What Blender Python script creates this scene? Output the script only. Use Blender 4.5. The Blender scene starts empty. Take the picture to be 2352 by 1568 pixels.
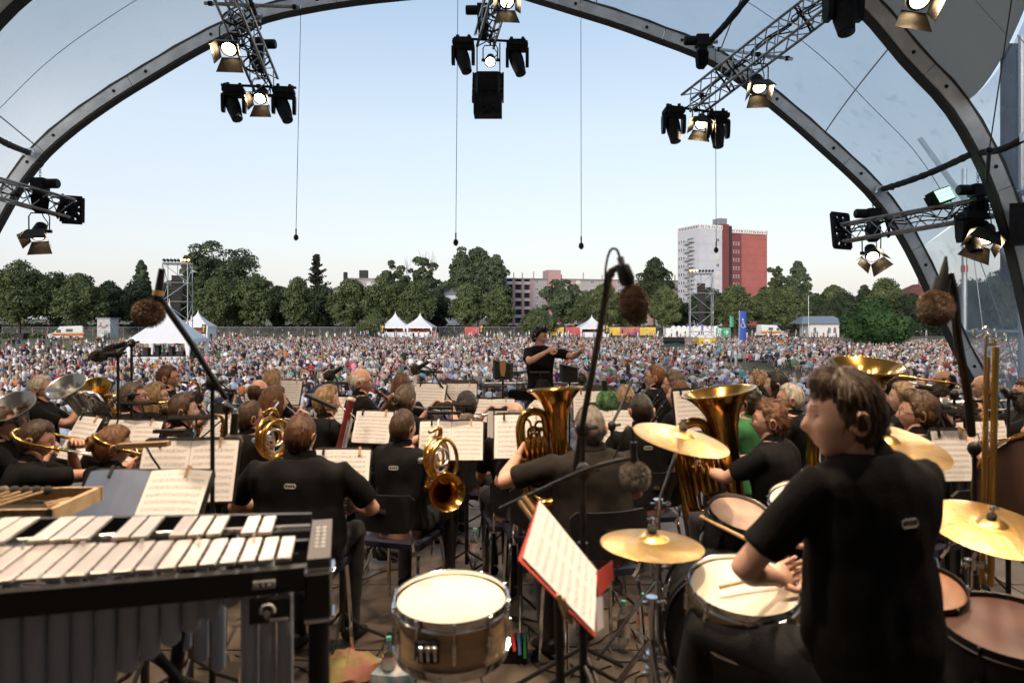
import bpy, math, random
import numpy as np
from mathutils import Vector as V, Matrix as Mx, Quaternion, noise as NZ
from mathutils.bvhtree import BVHTree
R_ = math.radians
SC = bpy.context.scene
COL = SC.collection
# ------------------------------------------------------------------ camera
F, CU, HV, ZC = 1568.0, 1176.0, 727.0, 4.5
cam_d = bpy.data.cameras.new('camera')
cam = bpy.data.objects.new('camera', cam_d)
COL.objects.link(cam)
cam.location = (0, 0, ZC)
cam.rotation_euler = (R_(90), 0, 0)
cam_d.sensor_width = 36
cam_d.lens = 24
cam_d.shift_y = -57.0 / 2352
cam_d.clip_start = 0.05
cam_d.clip_end = 3000
cam_d.dof.use_dof = True
cam_d.dof.focus_distance = 17.0
cam_d.dof.aperture_fstop = 2.4
cam_d.dof.aperture_blades = 9
SC.camera = cam
# ------------------------------------------------------------------ sky, sun, exposure
SC.view_settings.view_transform = 'Standard'
SC.view_settings.look = 'None'
SC.view_settings.gamma = 1
SC.view_settings.use_curve_mapping = False
SC.view_settings.exposure = 1.55
SC.cycles.use_denoising = True
SC.cycles.max_bounces = 8
SC.cycles.transparent_max_bounces = 16
SC.cycles.sample_clamp_indirect = 6
SC.cycles.caustics_reflective = False
SC.cycles.caustics_refractive = False
W = bpy.data.worlds.new('World')
SC.world = W
W.use_nodes = True
wn = W.node_tree
wn.nodes.clear()
wo = wn.nodes.new('ShaderNodeOutputWorld')
wb = wn.nodes.new('ShaderNodeBackground')
sk = wn.nodes.new('ShaderNodeTexSky')
sk.sky_type = 'NISHITA'
sk.sun_disc = False
sk.sun_elevation = R_(7)
sk.sun_rotation = R_(200)
sk.air_density = 1.0
sk.dust_density = 1.6
sk.ozone_density = 1.2
wb.inputs['Strength'].default_value = 0.15
geo = wn.nodes.new('ShaderNodeTexCoord')
sep = wn.nodes.new('ShaderNodeSeparateXYZ')
rmp = wn.nodes.new('ShaderNodeValToRGB')
wn.links.new(geo.outputs['Generated'], sep.inputs[0])
wn.links.new(sep.outputs['Z'], rmp.inputs[0])
cr = rmp.color_ramp
for pos, c in ((0.0, (1.82, 1.77, 1.92)), (.10, (1.88, 1.93, 2.12)), (.26, (1.62, 1.82, 2.12)), (.42, (1.08, 1.38, 1.82)), (1.0, (.42, .72, 1.2))):
    e = cr.elements.new(pos)
    e.color = (*c, 1)
cr.elements.remove(cr.elements[0]); cr.elements.remove(cr.elements[-1])
skm = wn.nodes.new('ShaderNodeMix'); skm.data_type = 'RGBA'; skm.inputs[0].default_value = .82   # evening haze over the clear sky
wn.links.new(sk.outputs[0], skm.inputs[6]); wn.links.new(rmp.outputs[0], skm.inputs[7])
wn.links.new(skm.outputs[2], wb.inputs['Color'])
wn.links.new(wb.outputs[0], wo.inputs[0])
sun_d = bpy.data.lights.new('sun', 'SUN')
sun = bpy.data.objects.new('sun', sun_d)
COL.objects.link(sun)
sun_d.energy = 1.0
sun_d.angle = R_(25)
sun_d.color = (1.0, 0.9, 0.82)
sun.rotation_euler = (R_(78), 0, R_(-20))

# ------------------------------------------------------------------ helpers
def P(u, v, D):
    return V(((u - CU) / F * D, D, ZC - (v - HV) / F * D))
def lerp(a, b, t): return a + (b - a) * t
def frame(d, up=V((0, 0, 1))):
    d = V(d).normalized()
    if abs(d.dot(up)) > .98: up = V((0, 1, 0)) if abs(d.y) < .9 else V((1, 0, 0))
    x = d.cross(up).normalized()
    y = x.cross(d).normalized()
    return x, y, d
class MB:
    def __init__(s): s.v = []; s.f = []; s.m = []; s.mi = 0; s.uv = {}
    def add(s, vs, fs):
        o = len(s.v)
        s.v += [tuple(p) for p in vs]
        s.f += [tuple(i + o for i in f) for f in fs]
        s.m += [s.mi] * len(fs)
        return s
    def box(s, c, size, R=None):
        c = V(c); h = [k / 2 for k in size]
        vs = [V((x * h[0], y * h[1], z * h[2])) for x in (-1, 1) for y in (-1, 1) for z in (-1, 1)]
        if R is not None: vs = [R @ p for p in vs]
        return s.add([p + c for p in vs], [(0, 1, 3, 2), (4, 6, 7, 5), (0, 4, 5, 1), (2, 3, 7, 6), (0, 2, 6, 4), (1, 5, 7, 3)])
    def rings(s, rings, cap=True, close=True):
        n = len(rings[0]); vs = [p for r in rings for p in r]; fs = []
        for k in range(len(rings) - 1):
            for j in range(n if close else n - 1):
                a = k * n + j; b = k * n + (j + 1) % n
                fs.append((a, b, b + n, a + n))
        if cap:
            fs.append(tuple(range(n - 1, -1, -1))); fs.append(tuple((len(rings) - 1) * n + j for j in range(n)))
        return s.add(vs, fs)
    def tube(s, pts, r, n=8, cap=True, sx=1.0, up=None, loop=False):
        pts = [V(p) for p in pts]; L = len(pts)
        rs = r if isinstance(r, (list, tuple)) else [r] * L
        if len(rs) == 2 and L > 2: rs = [lerp(rs[0], rs[1], i / (L - 1)) for i in range(L)]
        if loop:
            T = [(pts[(i + 1) % L] - pts[i - 1]).normalized() for i in range(L)]
        else:
            T = [(pts[min(i + 1, L - 1)] - pts[max(i - 1, 0)]).normalized() for i in range(L)]
        x, y, _ = frame(T[0], V(up) if up else V((0, 0, 1)))
        out = []
        for i in range(L):
            if i:
                ax = T[i - 1].cross(T[i])
                if ax.length > 1e-6:
                    q = Quaternion(ax.normalized(), T[i - 1].angle(T[i]))
                    x = q @ x; y = q @ y
            out.append([pts[i] + (x * math.cos(2 * math.pi * k / n) * sx + y * math.sin(2 * math.pi * k / n)) * rs[i] for k in range(n)])
        if loop: out.append(out[0]); cap = False
        return s.rings(out, cap)
    def lathe(s, prof, c, d=(0, 0, 1), n=24, cap=False, up=V((0, 0, 1)), sx=1):
        x, y, z = frame(d, up); c = V(c)
        return s.rings([[c + z * h + (x * math.cos(2 * math.pi * k / n) * sx + y * math.sin(2 * math.pi * k / n)) * r for k in range(n)] for r, h in prof], cap)
    def ell(s, c, rad, n=12, m=8, R=None):
        c = V(c); rr = []
        for i in range(m + 1):
            t = math.pi * i / m; t = min(max(t, .02), math.pi - .02)
            ring = [V((math.sin(t) * math.cos(2 * math.pi * k / n) * rad[0], math.sin(t) * math.sin(2 * math.pi * k / n) * rad[1], math.cos(t) * rad[2])) for k in range(n)]
            rr.append([c + (R @ p if R is not None else p) for p in ring][::-1])
        return s.rings(rr)
    def quad(s, a, b, c, d, uv=False):
        if uv: s.uv[len(s.f)] = ((0, 0), (1, 0), (1, 1), (0, 1))
        return s.add([a, b, c, d], [(0, 1, 2, 3)])
    def plate(s, o, ex, ey, t, uv=False):
        """slab: corner o, edges ex, ey, thickness vector t (front face o.. carries the uv)"""
        o, ex, ey, t = V(o), V(ex), V(ey), V(t)
        s.quad(o, o + ex, o + ex + ey, o + ey, uv)
        b = o + t
        s.quad(b, b + ey, b + ex + ey, b + ex)
        for a, e in ((o, ex), (o + ex, ey), (o + ex + ey, -ex), (o + ey, -ey)): s.quad(a, a + t, a + e + t, a + e)
        return s
    def mesh(s, name, mats, smooth=True):
        me = bpy.data.meshes.new(name); me.from_pydata(s.v, [], s.f)
        for m in (mats if isinstance(mats, (list, tuple)) else [mats]): me.materials.append(m)
        if len(me.materials) > 1: me.polygons.foreach_set('material_index', s.m)
        if s.uv:
            L = me.uv_layers.new(name='UVMap').data
            for fi, q in s.uv.items():
                for li, t in zip(me.polygons[fi].loop_indices, q): L[li].uv = t
        if smooth is True: sm(me)
        return me
    def build(s, name, mats, parent=None, smooth=True, loc=None):
        return link(name, s.mesh(name, mats, smooth), parent, loc)
def sm(me, ang=40):
    me.polygons.foreach_set('use_smooth', [True] * len(me.polygons))
    try: me.set_sharp_from_angle(angle=R_(ang))
    except Exception: pass
def link(name, data, parent=None, loc=None):
    o = bpy.data.objects.new(name, data); COL.objects.link(o)
    if parent: o.parent = parent
    if loc is not None: o.location = loc
    return o
def tag(o, label, cat, group=None, kind=None):
    o['label'] = label; o['category'] = cat
    if group: o['group'] = group
    if kind: o['kind'] = kind
    return o
def thing(name, label, cat, loc=(0, 0, 0), rz=0, group=None):
    o = link(name, None, None, loc); o.rotation_euler = (0, 0, rz); o.empty_display_size = .1
    return tag(o, label, cat, group)
def stru(o): o['kind'] = 'structure'; return o
def copy_thing(o, label=None, loc=None, rz=None, scale=None, group=None):
    c = o.copy(); COL.objects.link(c)
    if label: c['label'] = label
    if group: c['group'] = group
    if loc is not None: c.location = loc
    if rz is not None: c.rotation_euler = (0, 0, rz)
    if scale is not None: c.scale = scale if hasattr(scale, '__len__') else (scale,) * 3
    def rec(s, d):
        for ch in s.children:
            k = ch.copy(); COL.objects.link(k); k.parent = d; rec(ch, k)
    rec(o, c)
    return c
_rod = {}
def rod(name, a, b, r, m, parent=None, n=8):
    key = (m.name, n, round(r, 4))
    if key not in _rod: _rod[key] = MB().tube([(0, 0, 0), (0, 0, 1)], r, n).mesh('rod', m)
    a = V(a); b = V(b); d = b - a
    o = link(name, _rod[key], parent)
    x, y, z = frame(d)
    o.matrix_local = Mx.Translation(a) @ Mx((x, y, z)).transposed().to_4x4() @ Mx.Diagonal((1, 1, d.length, 1))
    return o
def bez(pts, n=8):
    """Catmull-Rom through pts"""
    pts = [V(p) for p in pts]; q = [pts[0] * 2 - pts[1]] + pts + [pts[-1] * 2 - pts[-2]]; out = []
    for i in range(1, len(q) - 2):
        for k in range(n):
            t = k / n
            out.append(.5 * ((2 * q[i]) + (q[i + 1] - q[i - 1]) * t + (2 * q[i - 1] - 5 * q[i] + 4 * q[i + 1] - q[i + 2]) * t * t + (3 * q[i] - q[i - 1] - 3 * q[i + 1] + q[i + 2]) * t ** 3))
    return out + [pts[-1]]
# ------------------------------------------------------------------ materials
MATS = {}
def M(name, col, rough=.6, metal=0., var=0., vs=8., bump=0., bs=60., emis=0., ecol=None, alpha=1., trans=0., coat=0., col2=None, sheen=0., spec=None, ocol=False, stretch=None, attr=None, coord='Object'):
    if name in MATS: return MATS[name]
    m = bpy.data.materials.new(name); m.use_nodes = True; MATS[name] = m
    nt = m.node_tree; b = nt.nodes['Principled BSDF']; I = b.inputs
    I['Base Color'].default_value = (*col, 1); I['Roughness'].default_value = rough; I['Metallic'].default_value = metal
    if emis: I['Emission Strength'].default_value = emis; I['Emission Color'].default_value = (*(ecol or col), 1)
    if alpha < 1: I['Alpha'].default_value = alpha
    if trans: I['Transmission Weight'].default_value = trans
    if coat: I['Coat Weight'].default_value = coat
    if spec is not None: I['Specular IOR Level'].default_value = spec
    if sheen: I['Sheen Weight'].default_value = sheen
    src = None
    if ocol:
        oi = nt.nodes.new('ShaderNodeObjectInfo'); src = oi.outputs['Color']
    if attr:
        at = nt.nodes.new('ShaderNodeAttribute'); at.attribute_name = attr; src = at.outputs['Color']
    tc = nt.nodes.new('ShaderNodeTexCoord').outputs[coord]
    if stretch:
        mp = nt.nodes.new('ShaderNodeMapping'); mp.inputs['Scale'].default_value = stretch; nt.links.new(tc, mp.inputs[0]); tc = mp.outputs[0]
    if var or col2:
        n = nt.nodes.new('ShaderNodeTexNoise'); n.inputs['Scale'].default_value = vs; n.inputs['Detail'].default_value = 5; nt.links.new(tc, n.inputs['Vector'])
        rp = nt.nodes.new('ShaderNodeMapRange'); rp.inputs[1].default_value = .35; rp.inputs[2].default_value = .65; nt.links.new(n.outputs['Fac'], rp.inputs[0])
        mx = nt.nodes.new('ShaderNodeMix'); mx.data_type = 'RGBA'; nt.links.new(rp.outputs[0], mx.inputs[0])
        c2 = col2 or tuple(k * (1 - var) for k in col); c1 = tuple(min(1, k * (1 + var)) for k in col) if not col2 else col
        if src:
            mx.blend_type = 'MULTIPLY'; nt.links.new(src, mx.inputs[6]); mx.inputs[7].default_value = (1 - var, 1 - var, 1 - var, 1)
        else:
            mx.inputs[6].default_value = (*c1, 1); mx.inputs[7].default_value = (*c2, 1)
        nt.links.new(mx.outputs[2], I['Base Color'])
        if not src or rough < .5:
            r2 = nt.nodes.new('ShaderNodeMapRange'); r2.inputs[3].default_value = rough * .85; r2.inputs[4].default_value = min(1, rough * 1.2); nt.links.new(n.outputs['Fac'], r2.inputs[0]); nt.links.new(r2.outputs[0], I['Roughness'])
    elif src: nt.links.new(src, I['Base Color'])
    if bump:
        n2 = nt.nodes.new('ShaderNodeTexNoise'); n2.inputs['Scale'].default_value = bs; n2.inputs['Detail'].default_value = 4; nt.links.new(tc, n2.inputs['Vector'])
        bp = nt.nodes.new('ShaderNodeBump'); bp.inputs['Strength'].default_value = bump; bp.inputs['Distance'].default_value = .01; nt.links.new(n2.outputs['Fac'], bp.inputs['Height']); nt.links.new(bp.outputs[0], I['Normal'])
    return m
BLK = M('black_metal', (.012, .012, .013), .45, .3, var=.3, vs=20)
BLKP = M('black_plastic', (.012, .012, .014), .6, 0, var=.3, vs=12, spec=.3)
CHR = M('chrome', (.75, .76, .78), .12, 1, var=.05, vs=30)
ALU = M('aluminium', (.55, .57, .6), .32, 1, var=.2, vs=14, bump=.1, bs=90)
STEEL = M('galvanised_steel', (.42, .44, .46), .45, .8, var=.25, vs=5)
BRASS = M('brass', (.78, .48, .13), .2, 1, var=.18, vs=9)
BRASSD = M('dark_gold_brass', (.60, .34, .085), .16, 1, var=.3, vs=6)
SILVER = M('silver_plate', (.86, .86, .84), .24, 1, var=.06, vs=10)
FAB = M('black_fabric', (.007, .007, .008), .9, var=.35, vs=7, bump=.5, bs=220, spec=.15)
FABB = M('black_fabric_lit_tone', (.017, .014, .012), .9, var=.35, vs=7, bump=.5, bs=220, spec=.2)  # black cloth with the stage light on it put into the colour
DENIM = M('dark_jeans', (.006, .0065, .010), .8, var=.4, vs=12, bump=.5, bs=260, sheen=.05)
WHITE = M('white_print', (.4, .4, .4), .7)
CREAM = M('drum_head', (.76, .70, .58), .45, var=.08, vs=5)
WOODL = M('maple_wood', (.60, .42, .24), .35, var=.18, vs=9, stretch=(1, 1, 6), coat=.3)
WOODB = M('beech_wood', (.5, .33, .17), .5, var=.15, vs=14, stretch=(6, 1, 1))
GLASSB = M('clear_plastic', (.85, .93, .92), .08, trans=.95, alpha=.6)
EYEW = M('eye_white', (.28, .25, .23), .35)
IRIS = M('eye_iris', (.03, .02, .012), .2)
# ------------------------------------------------------------------ ground, stage
def grass_mat():
    m = M('dry_grass', (.17, .14, .075), .95, var=.3, vs=.12, col2=(.095, .095, .045), bump=.6, bs=3)
    return m
g = MB(); g.quad((-900, -60, 0), (900, -60, 0), (900, 1500, 0), (-900, 1500, 0))
ground = stru(g.build('ground', grass_mat(), smooth=False)); ground['label'] = 'dry trampled meadow reaching to the tree line'
FLOORM = M('stage_plywood', (.095, .075, .06), .5, var=.35, vs=2.2, bump=.15, bs=30, spec=.35)
FLOORM2 = M('riser_plywood', (.065, .05, .04), .55, var=.4, vs=3, bump=.2, bs=40, spec=.3)
DARK = M('stage_drape', (.012, .012, .013), .9)
STZ, RZ = 2.5, 2.95
b = MB(); b.box((-.3, 4.6, 1.2), (18.5, 13.0, 2.38)); stage = stru(b.build('stage_deck', DARK, smooth=False))
pm = MB().box((0, 0, 0), (1.985, .985, .1)).mesh('floor_panel', FLOORM, False)
for i in range(-5, 5):
    for j in range(0, 9):
        o = link('floor_panel', pm, stage, (i * 2 + .7 + (j % 2) * .0, 2.6 + j, STZ - .05)); o.rotation_euler = (0, 0, math.pi * (random.Random(i * 9 + j).random() > .5))
b = MB(); b.box((-.3, .25, 2.68), (18, 4.98, .42)); riser = stru(b.build('riser_deck', DARK, smooth=False))
pm = MB().box((0, 0, 0), (1.985, .985, .06)).mesh('floor_panel', FLOORM2, False)
for i in range(-4, 5):
    for j in range(0, 5 if i >= 1 else 4): link('floor_panel', pm, riser, (i * 2 + .1, -1.75 + j + .9 - .4, RZ - .03))
# ------------------------------------------------------------------ stage roof: arches and membranes
C1 = [(-330, 1270), (-250, 1000), (-150, 770), (-60, 590), (0, 478), (40, 410), (95, 343), (170, 278), (260, 215), (330, 172), (420, 118), (500, 76), (600, 32), (700, 9), (810, -9), (930, -22), (1060, -34), (1170, -31), (1235, -14), (1320, 12), (1420, 43), (1530, 83), (1610, 114), (1690, 160), (1760, 213), (1830, 270), (1900, 332), (1970, 396), (2020, 448), (2070, 515), (2110, 585), (2160, 690), (2212, 800), (2268, 905), (2330, 1030), (2425, 1270)]
A1 = [(P(u, v, 13).x, P(u, v, 13).z) for u, v in C1]
CX = -1.19
half = [(8.6, 0), (8.5, 2), (8.35, 3.4), (8.1, 4.68), (7.8, 5.9), (7.46, 6.84), (6.92, 7.79), (6.24, 8.53), (5.47, 9.41), (4.3, 10.3), (2.9, 11.1), (1.2, 11.7), (-1.19, 11.95)]
A2 = [(2 * CX - x, z) for x, z in half] + half[-2::-1]
def smooth_arch(A, y, n=96):
    pts = bez([V((x, y, z)) for x, z in A], 6)
    L = [0]
    for i in range(1, len(pts)): L.append(L[-1] + (pts[i] - pts[i - 1]).length)
    out = []; j = 0
    for k in range(n + 1):
        t = L[-1] * k / n
        while j < len(L) - 2 and L[j + 1] < t: j += 1
        out.append(pts[j].lerp(pts[j + 1], (t - L[j]) / max(1e-6, L[j + 1] - L[j])))
    return out
S1 = smooth_arch(A1, 13.0); S2 = smooth_arch(A2, 10.6)
ARCH = M('arch_aluminium', (.8, .78, .75), .6, .1, var=.15, vs=3, bump=.1, bs=40)
ARCHD = M('arch_groove', (.06, .06, .055), .6, .3)
BOLT = M('bolt_hole', (.02, .018, .017), .6)
def arch(S, label, w=.205, dep=.12, near=False):
    t = thing('roof_arch', label, 'arch', (0, 0, 0), 0, 'arches of the stage roof')
    n = len(S); seg = 6
    cen = V((CX, S[0].y, 3))
    def cross(i, a0, a1, d0, d1):
        T = (S[min(i + 1, n - 1)] - S[max(i - 1, 0)]).normalized(); N = V((T.z, 0, -T.x))
        if N.dot(cen - S[i]) < 0: N = -N
        return [S[i] + N * a + V((0, d, 0)) for a, d in ((a0, d0), (a1, d0), (a1, d1), (a0, d1))]
    for s in range(0, n - 1, seg):
        e = min(s + seg, n - 1)
        m = MB(); rr = [cross(i, -w / 2, w / 2, -dep / 2, dep / 2) for i in range(s, e + 1)]
        d = (rr[1][0] - rr[0][0]).normalized() * .006
        rr[0] = [p + d for p in rr[0]]; rr[-1] = [p - d for p in rr[-1]]
        m.rings(rr); m.build('beam_segment', ARCH, t, smooth=False)
        m = MB(); m.rings([cross(i, w / 2, w / 2 + .035, -dep / 2 + .02, dep / 2 + .08) for i in range(s, e + 1)]); m.build('edge_profile', ARCHD, t, smooth=False)
        m = MB(); m.rings([cross(i, -w / 2 - .03 - .012 * (i % 2), -w / 2, -dep / 2 - .01, dep / 2) for i in range(s, e + 1)]); m.build('membrane_hem', ARCHD, t, smooth=False)
    bm_ = MB().lathe([(.03, 0), (.03, -.012), (.012, -.012), (.012, -.03), (.001, -.03)], (0, 0, 0), (0, 1, 0), 10).mesh('bolt', BOLT)
    for s in range(seg, n - seg, seg):
        for k in (s - 1, s + 1):
            c = cross(k, 0, .04, -dep / 2, 0); o = link('bolt', bm_, t, (c[0] + V((0, -.001, 0))))
    return t
arch(S1, 'front grey aluminium arch of the stage roof framing the open sky')
arch(S2, 'second grey arch of the stage roof curving down at the right', .235)
def film(name, col, tr, tl, scr=.5, gl=.06):
    m = bpy.data.materials.new(name); m.use_nodes = True; nt = m.node_tree; nt.nodes.clear()
    N = nt.nodes.new; Lk = nt.links.new
    o = N('ShaderNodeOutputMaterial'); a = N('ShaderNodeBsdfTransparent'); b_ = N('ShaderNodeBsdfTranslucent'); d = N('ShaderNodeBsdfDiffuse'); gl_ = N('ShaderNodeBsdfGlossy')
    a.inputs[0].default_value = (.93, .97, 1, 1); b_.inputs[0].default_value = (*col, 1); d.inputs[0].default_value = (*[c * .9 for c in col], 1); gl_.inputs[1].default_value = .35
    m1 = N('ShaderNodeMixShader'); m2 = N('ShaderNodeMixShader'); m3 = N('ShaderNodeMixShader')
    tc = N('ShaderNodeTexCoord'); n = N('ShaderNodeTexNoise'); n.inputs['Scale'].default_value = .9; n.inputs['Detail'].default_value = 8; Lk(tc.outputs['Object'], n.inputs['Vector'])
    mp = N('ShaderNodeMapping'); mp.inputs['Scale'].default_value = (.6, 4, 4); mp.inputs['Rotation'].default_value = (.4, .5, .3); Lk(tc.outputs['Object'], mp.inputs[0])
    n2 = N('ShaderNodeTexNoise'); n2.inputs['Scale'].default_value = 1.6; n2.inputs['Detail'].default_value = 6; Lk(mp.outputs[0], n2.inputs['Vector'])
    r = N('ShaderNodeMapRange'); r.inputs[1].default_value = .3; r.inputs[2].default_value = .7; r.inputs[3].default_value = tr * (1 - .25 * scr); r.inputs[4].default_value = min(1, tr * (1 + .15 * scr)); Lk(n.outputs['Fac'], r.inputs[0])
    r2 = N('ShaderNodeMapRange'); r2.inputs[1].default_value = .58; r2.inputs[2].default_value = .72; r2.inputs[3].default_value = 0; r2.inputs[4].default_value = .2 * scr; Lk(n2.outputs['Fac'], r2.inputs[0])
    sb = N('ShaderNodeMath'); sb.operation = 'SUBTRACT'; sb.use_clamp = True; Lk(r.outputs[0], sb.inputs[0]); Lk(r2.outputs[0], sb.inputs[1])
    m1.inputs[0].default_value = tl; Lk(d.outputs[0], m1.inputs[1]); Lk(b_.outputs[0], m1.inputs[2])
    Lk(sb.outputs[0], m2.inputs[0]); Lk(m1.outputs[0], m2.inputs[1]); Lk(a.outputs[0], m2.inputs[2])
    m3.inputs[0].default_value = gl; Lk(m2.outputs[0], m3.inputs[1]); Lk(gl_.outputs[0], m3.inputs[2]); Lk(m3.outputs[0], o.inputs[0])
    return m
FMILK = film('milky_membrane', (.84, .92, .97), .10, .9, 1.6, .02)
FCLR = film('clear_film', (.74, .86, .95), .3, .85, .7, .03)
FSIDE = film('side_window_film', (.42, .48, .55), .62, .6, 1.0, .05)
FOPQ = film('opaque_membrane', (.5, .51, .48), 0.0, .3, .2, .01)
SEAM = M('membrane_seam', (.62, .7, .78), .8)
def skin(Sa, Sb, i0, i1, name, mat, label, bulge=.0, ny=10, f0=None, f1=None):
    rr = []
    n = i1 - i0
    for j in range(ny + 1):
        s = j / ny; lo = i0 if f0 is None else f0(s); hi = i1 if f1 is None else f1(s); row = []
        for k in range(n + 1):
            t = lerp(lo, hi, k / n); a = int(min(t, len(Sa) - 1.001)); fr = t - a
            p = Sa[a].lerp(Sa[a + 1], fr).lerp(Sb[a].lerp(Sb[a + 1], fr), s)
            out = (p - V((CX, p.y, 3))).normalized()
            p = p + out * (.17 + bulge * math.sin(math.pi * s))
            row.append(p)
        rr.append(row)
    m = MB(); m.rings(rr, cap=False, close=False)
    o = m.build(name, mat); tag(o, label, 'roof membrane', 'membranes of the stage roof')
    for f in (.22, .48, .74) if mat is not FSIDE else ():
        k = int(n * f); m = MB(); w_ = (rr[0][k + 1] - rr[0][k]).normalized() * .012; m.rings([[r[k] - w_ - V((0, 0, .004)), r[k] + w_ - V((0, 0, .004))] for r in rr], False, False); m.build('seam', SEAM, o)
    for j in (int(ny * .5),):
        m = MB(); m.tube([p - (p - V((CX, p.y, 3))).normalized() * .006 for p in rr[j]], .008, 4); m.build('seam', SEAM, o)
    return o
skin(S1, S2, 0, 50, 'roof_membrane', FMILK, 'milky translucent membrane between the two left arches', -.12)
skin(S1, S2, 50, 78, 'roof_membrane', FCLR, 'pale blue translucent membrane behind the right lighting truss', -.12)
skin(S1, S2, 78, 96, 'roof_membrane', FSIDE, 'scratched clear side film between the two right arch legs', 0)
S3 = [V((CX + (p.x - CX) * 1.0, 7.6, p.z)) for p in S2]; S4 = [V((p.x, 4.4, p.z)) for p in S2]; S5 = [V((p.x, 1.2, p.z)) for p in S2]; S6 = [V((p.x, -2.0, p.z)) for p in S2]
k77 = min(range(60, 97), key=lambda k: abs(S2[k].z - 7.75)); k89 = min(range(55, 97), key=lambda k: abs(S2[k].z - 9.0))
sp = lambda s: lerp(k77, k89, s ** 1.5)
skin(S2, S3, 0, k77, 'roof_membrane', FOPQ, 'opaque grey roof membrane at the top right behind the second arch', -.1, 12, None, sp)
skin(S2, S3, k77, 96, 'roof_membrane', FSIDE, 'clear scratched side film at the far right edge', 0, 12, sp, None)
for a, b_, w_ in ((S3, S4, 'third'), (S4, S5, 'fourth'), (S5, S6, 'last')):
    o = skin(a, b_, 0, 96, 'roof_membrane', FOPQ, 'opaque grey roof membrane, %s bay over the rear of the stage' % w_, -.1, 4)
bw = MB(); pts = [p + V((0, 0, 0)) for p in S6]; bw.add(pts + [p - V((0, .1, 0)) for p in pts], [tuple(range(len(pts))), tuple(range(2 * len(pts) - 1, len(pts) - 1, -1))])
o = bw.build('back_wall', M('back_cloth', (.14, .14, .15), .9), smooth=False); o['kind'] = 'structure'
# wrapped purlins between the arches
WRAP = M('wrapped_dark_cloth', (.03, .033, .035), .85, bump=.8, bs=25)
def purlin(a, b_, label, r=.055):
    pts = [V(a).lerp(V(b_), i / 30) + V((0, 0, -.05 * math.sin(math.pi * i / 30))) for i in range(31)]
    rr = [r * (1 + .25 * NZ.noise(V((i * .9, a[0], 0)))) for i in range(31)]
    m = MB(); m.tube(pts, rr, 9); t = m.build('purlin', WRAP); tag(t, label, 'purlin', 'cloth wrapped purlins')
    br = MB(); br.box((0, 0, 0), (.2, .1, .12)); br.lathe([(.04, -.02), (.04, .12)], (.05, -.1, 0), (1, 0, 0), 8, True); br.build('bracket', ALU, t, False, V(a) + V((0, -.1, 0)))
purlin(P(2018, 437, 12.9), P(2235, 352, 10.7), 'dark cloth wrapped tube between the right arches above the green floodlight')
purlin(P(1620, 106, 12.9), P(1760, -60, 10.7), 'dark cloth wrapped tube at the upper right arch bracket')
purlin(P(72, 352, 12.9), P(-60, 285, 10.7), 'dark cloth wrapped tube meeting the left arch')
purlin(P(590, 48, 12.9), P(520, -160, 10.7), 'dark tube running up from the left arch behind a truss')
purlin(P(2352, 318, 9.6), P(2255, 350, 10.5), 'grey tube leaving the second arch at the right edge', .05)
# ------------------------------------------------------------------ trusses
def truss(A, B, size, n, label, three=False, rollv=(0, 0, 1)):
    A, B = V(A), V(B); t = thing('lighting_truss', label, 'truss', A, 0, 'aluminium lighting trusses')
    B = B - A; x, y, z = frame(B, V(rollv)); h = size / 2
    cs = [x * -h + y * h, x * h + y * h, x * h - y * h, x * -h - y * h] if not three else [x * -h + y * h, x * h + y * h, y * -h]
    for c in cs: rod('chord', c, B + c, .025, ALU, t)
    L = len(cs)
    for k in range(L):
        c0, c1 = cs[k], cs[(k + 1) % L]
        for i in range(n):
            a, b_ = (c0, c1) if i % 2 == 0 else (c1, c0)
            rod('brace', B * (i / n) + a, B * ((i + 1) / n) + b_, .011, ALU, t, 6)
    cab = MB()
    rng = random.Random(label)
    for q in range(3):
        pts = [B * (i / 14) + V((rng.uniform(-1, 1), rng.uniform(-1, 1), rng.uniform(-.6, 1))) * size * .42 for i in range(15)]
        cab.tube(bez(pts, 3), .012, 5)
    cab.build('cable', BLKP, t)
    for i in range(3):
        b2 = MB(); c = B * rng.uniform(.15, .9); b2.tube(bez([c + (x * math.cos(a) + y * math.sin(a)) * h * 1.35 + z * .02 * math.sin(3 * a) for a in [k * math.pi / 4 for k in range(9)]], 2), .018, 5); b2.build('cable_tie', BLKP, t)
    return t
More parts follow.
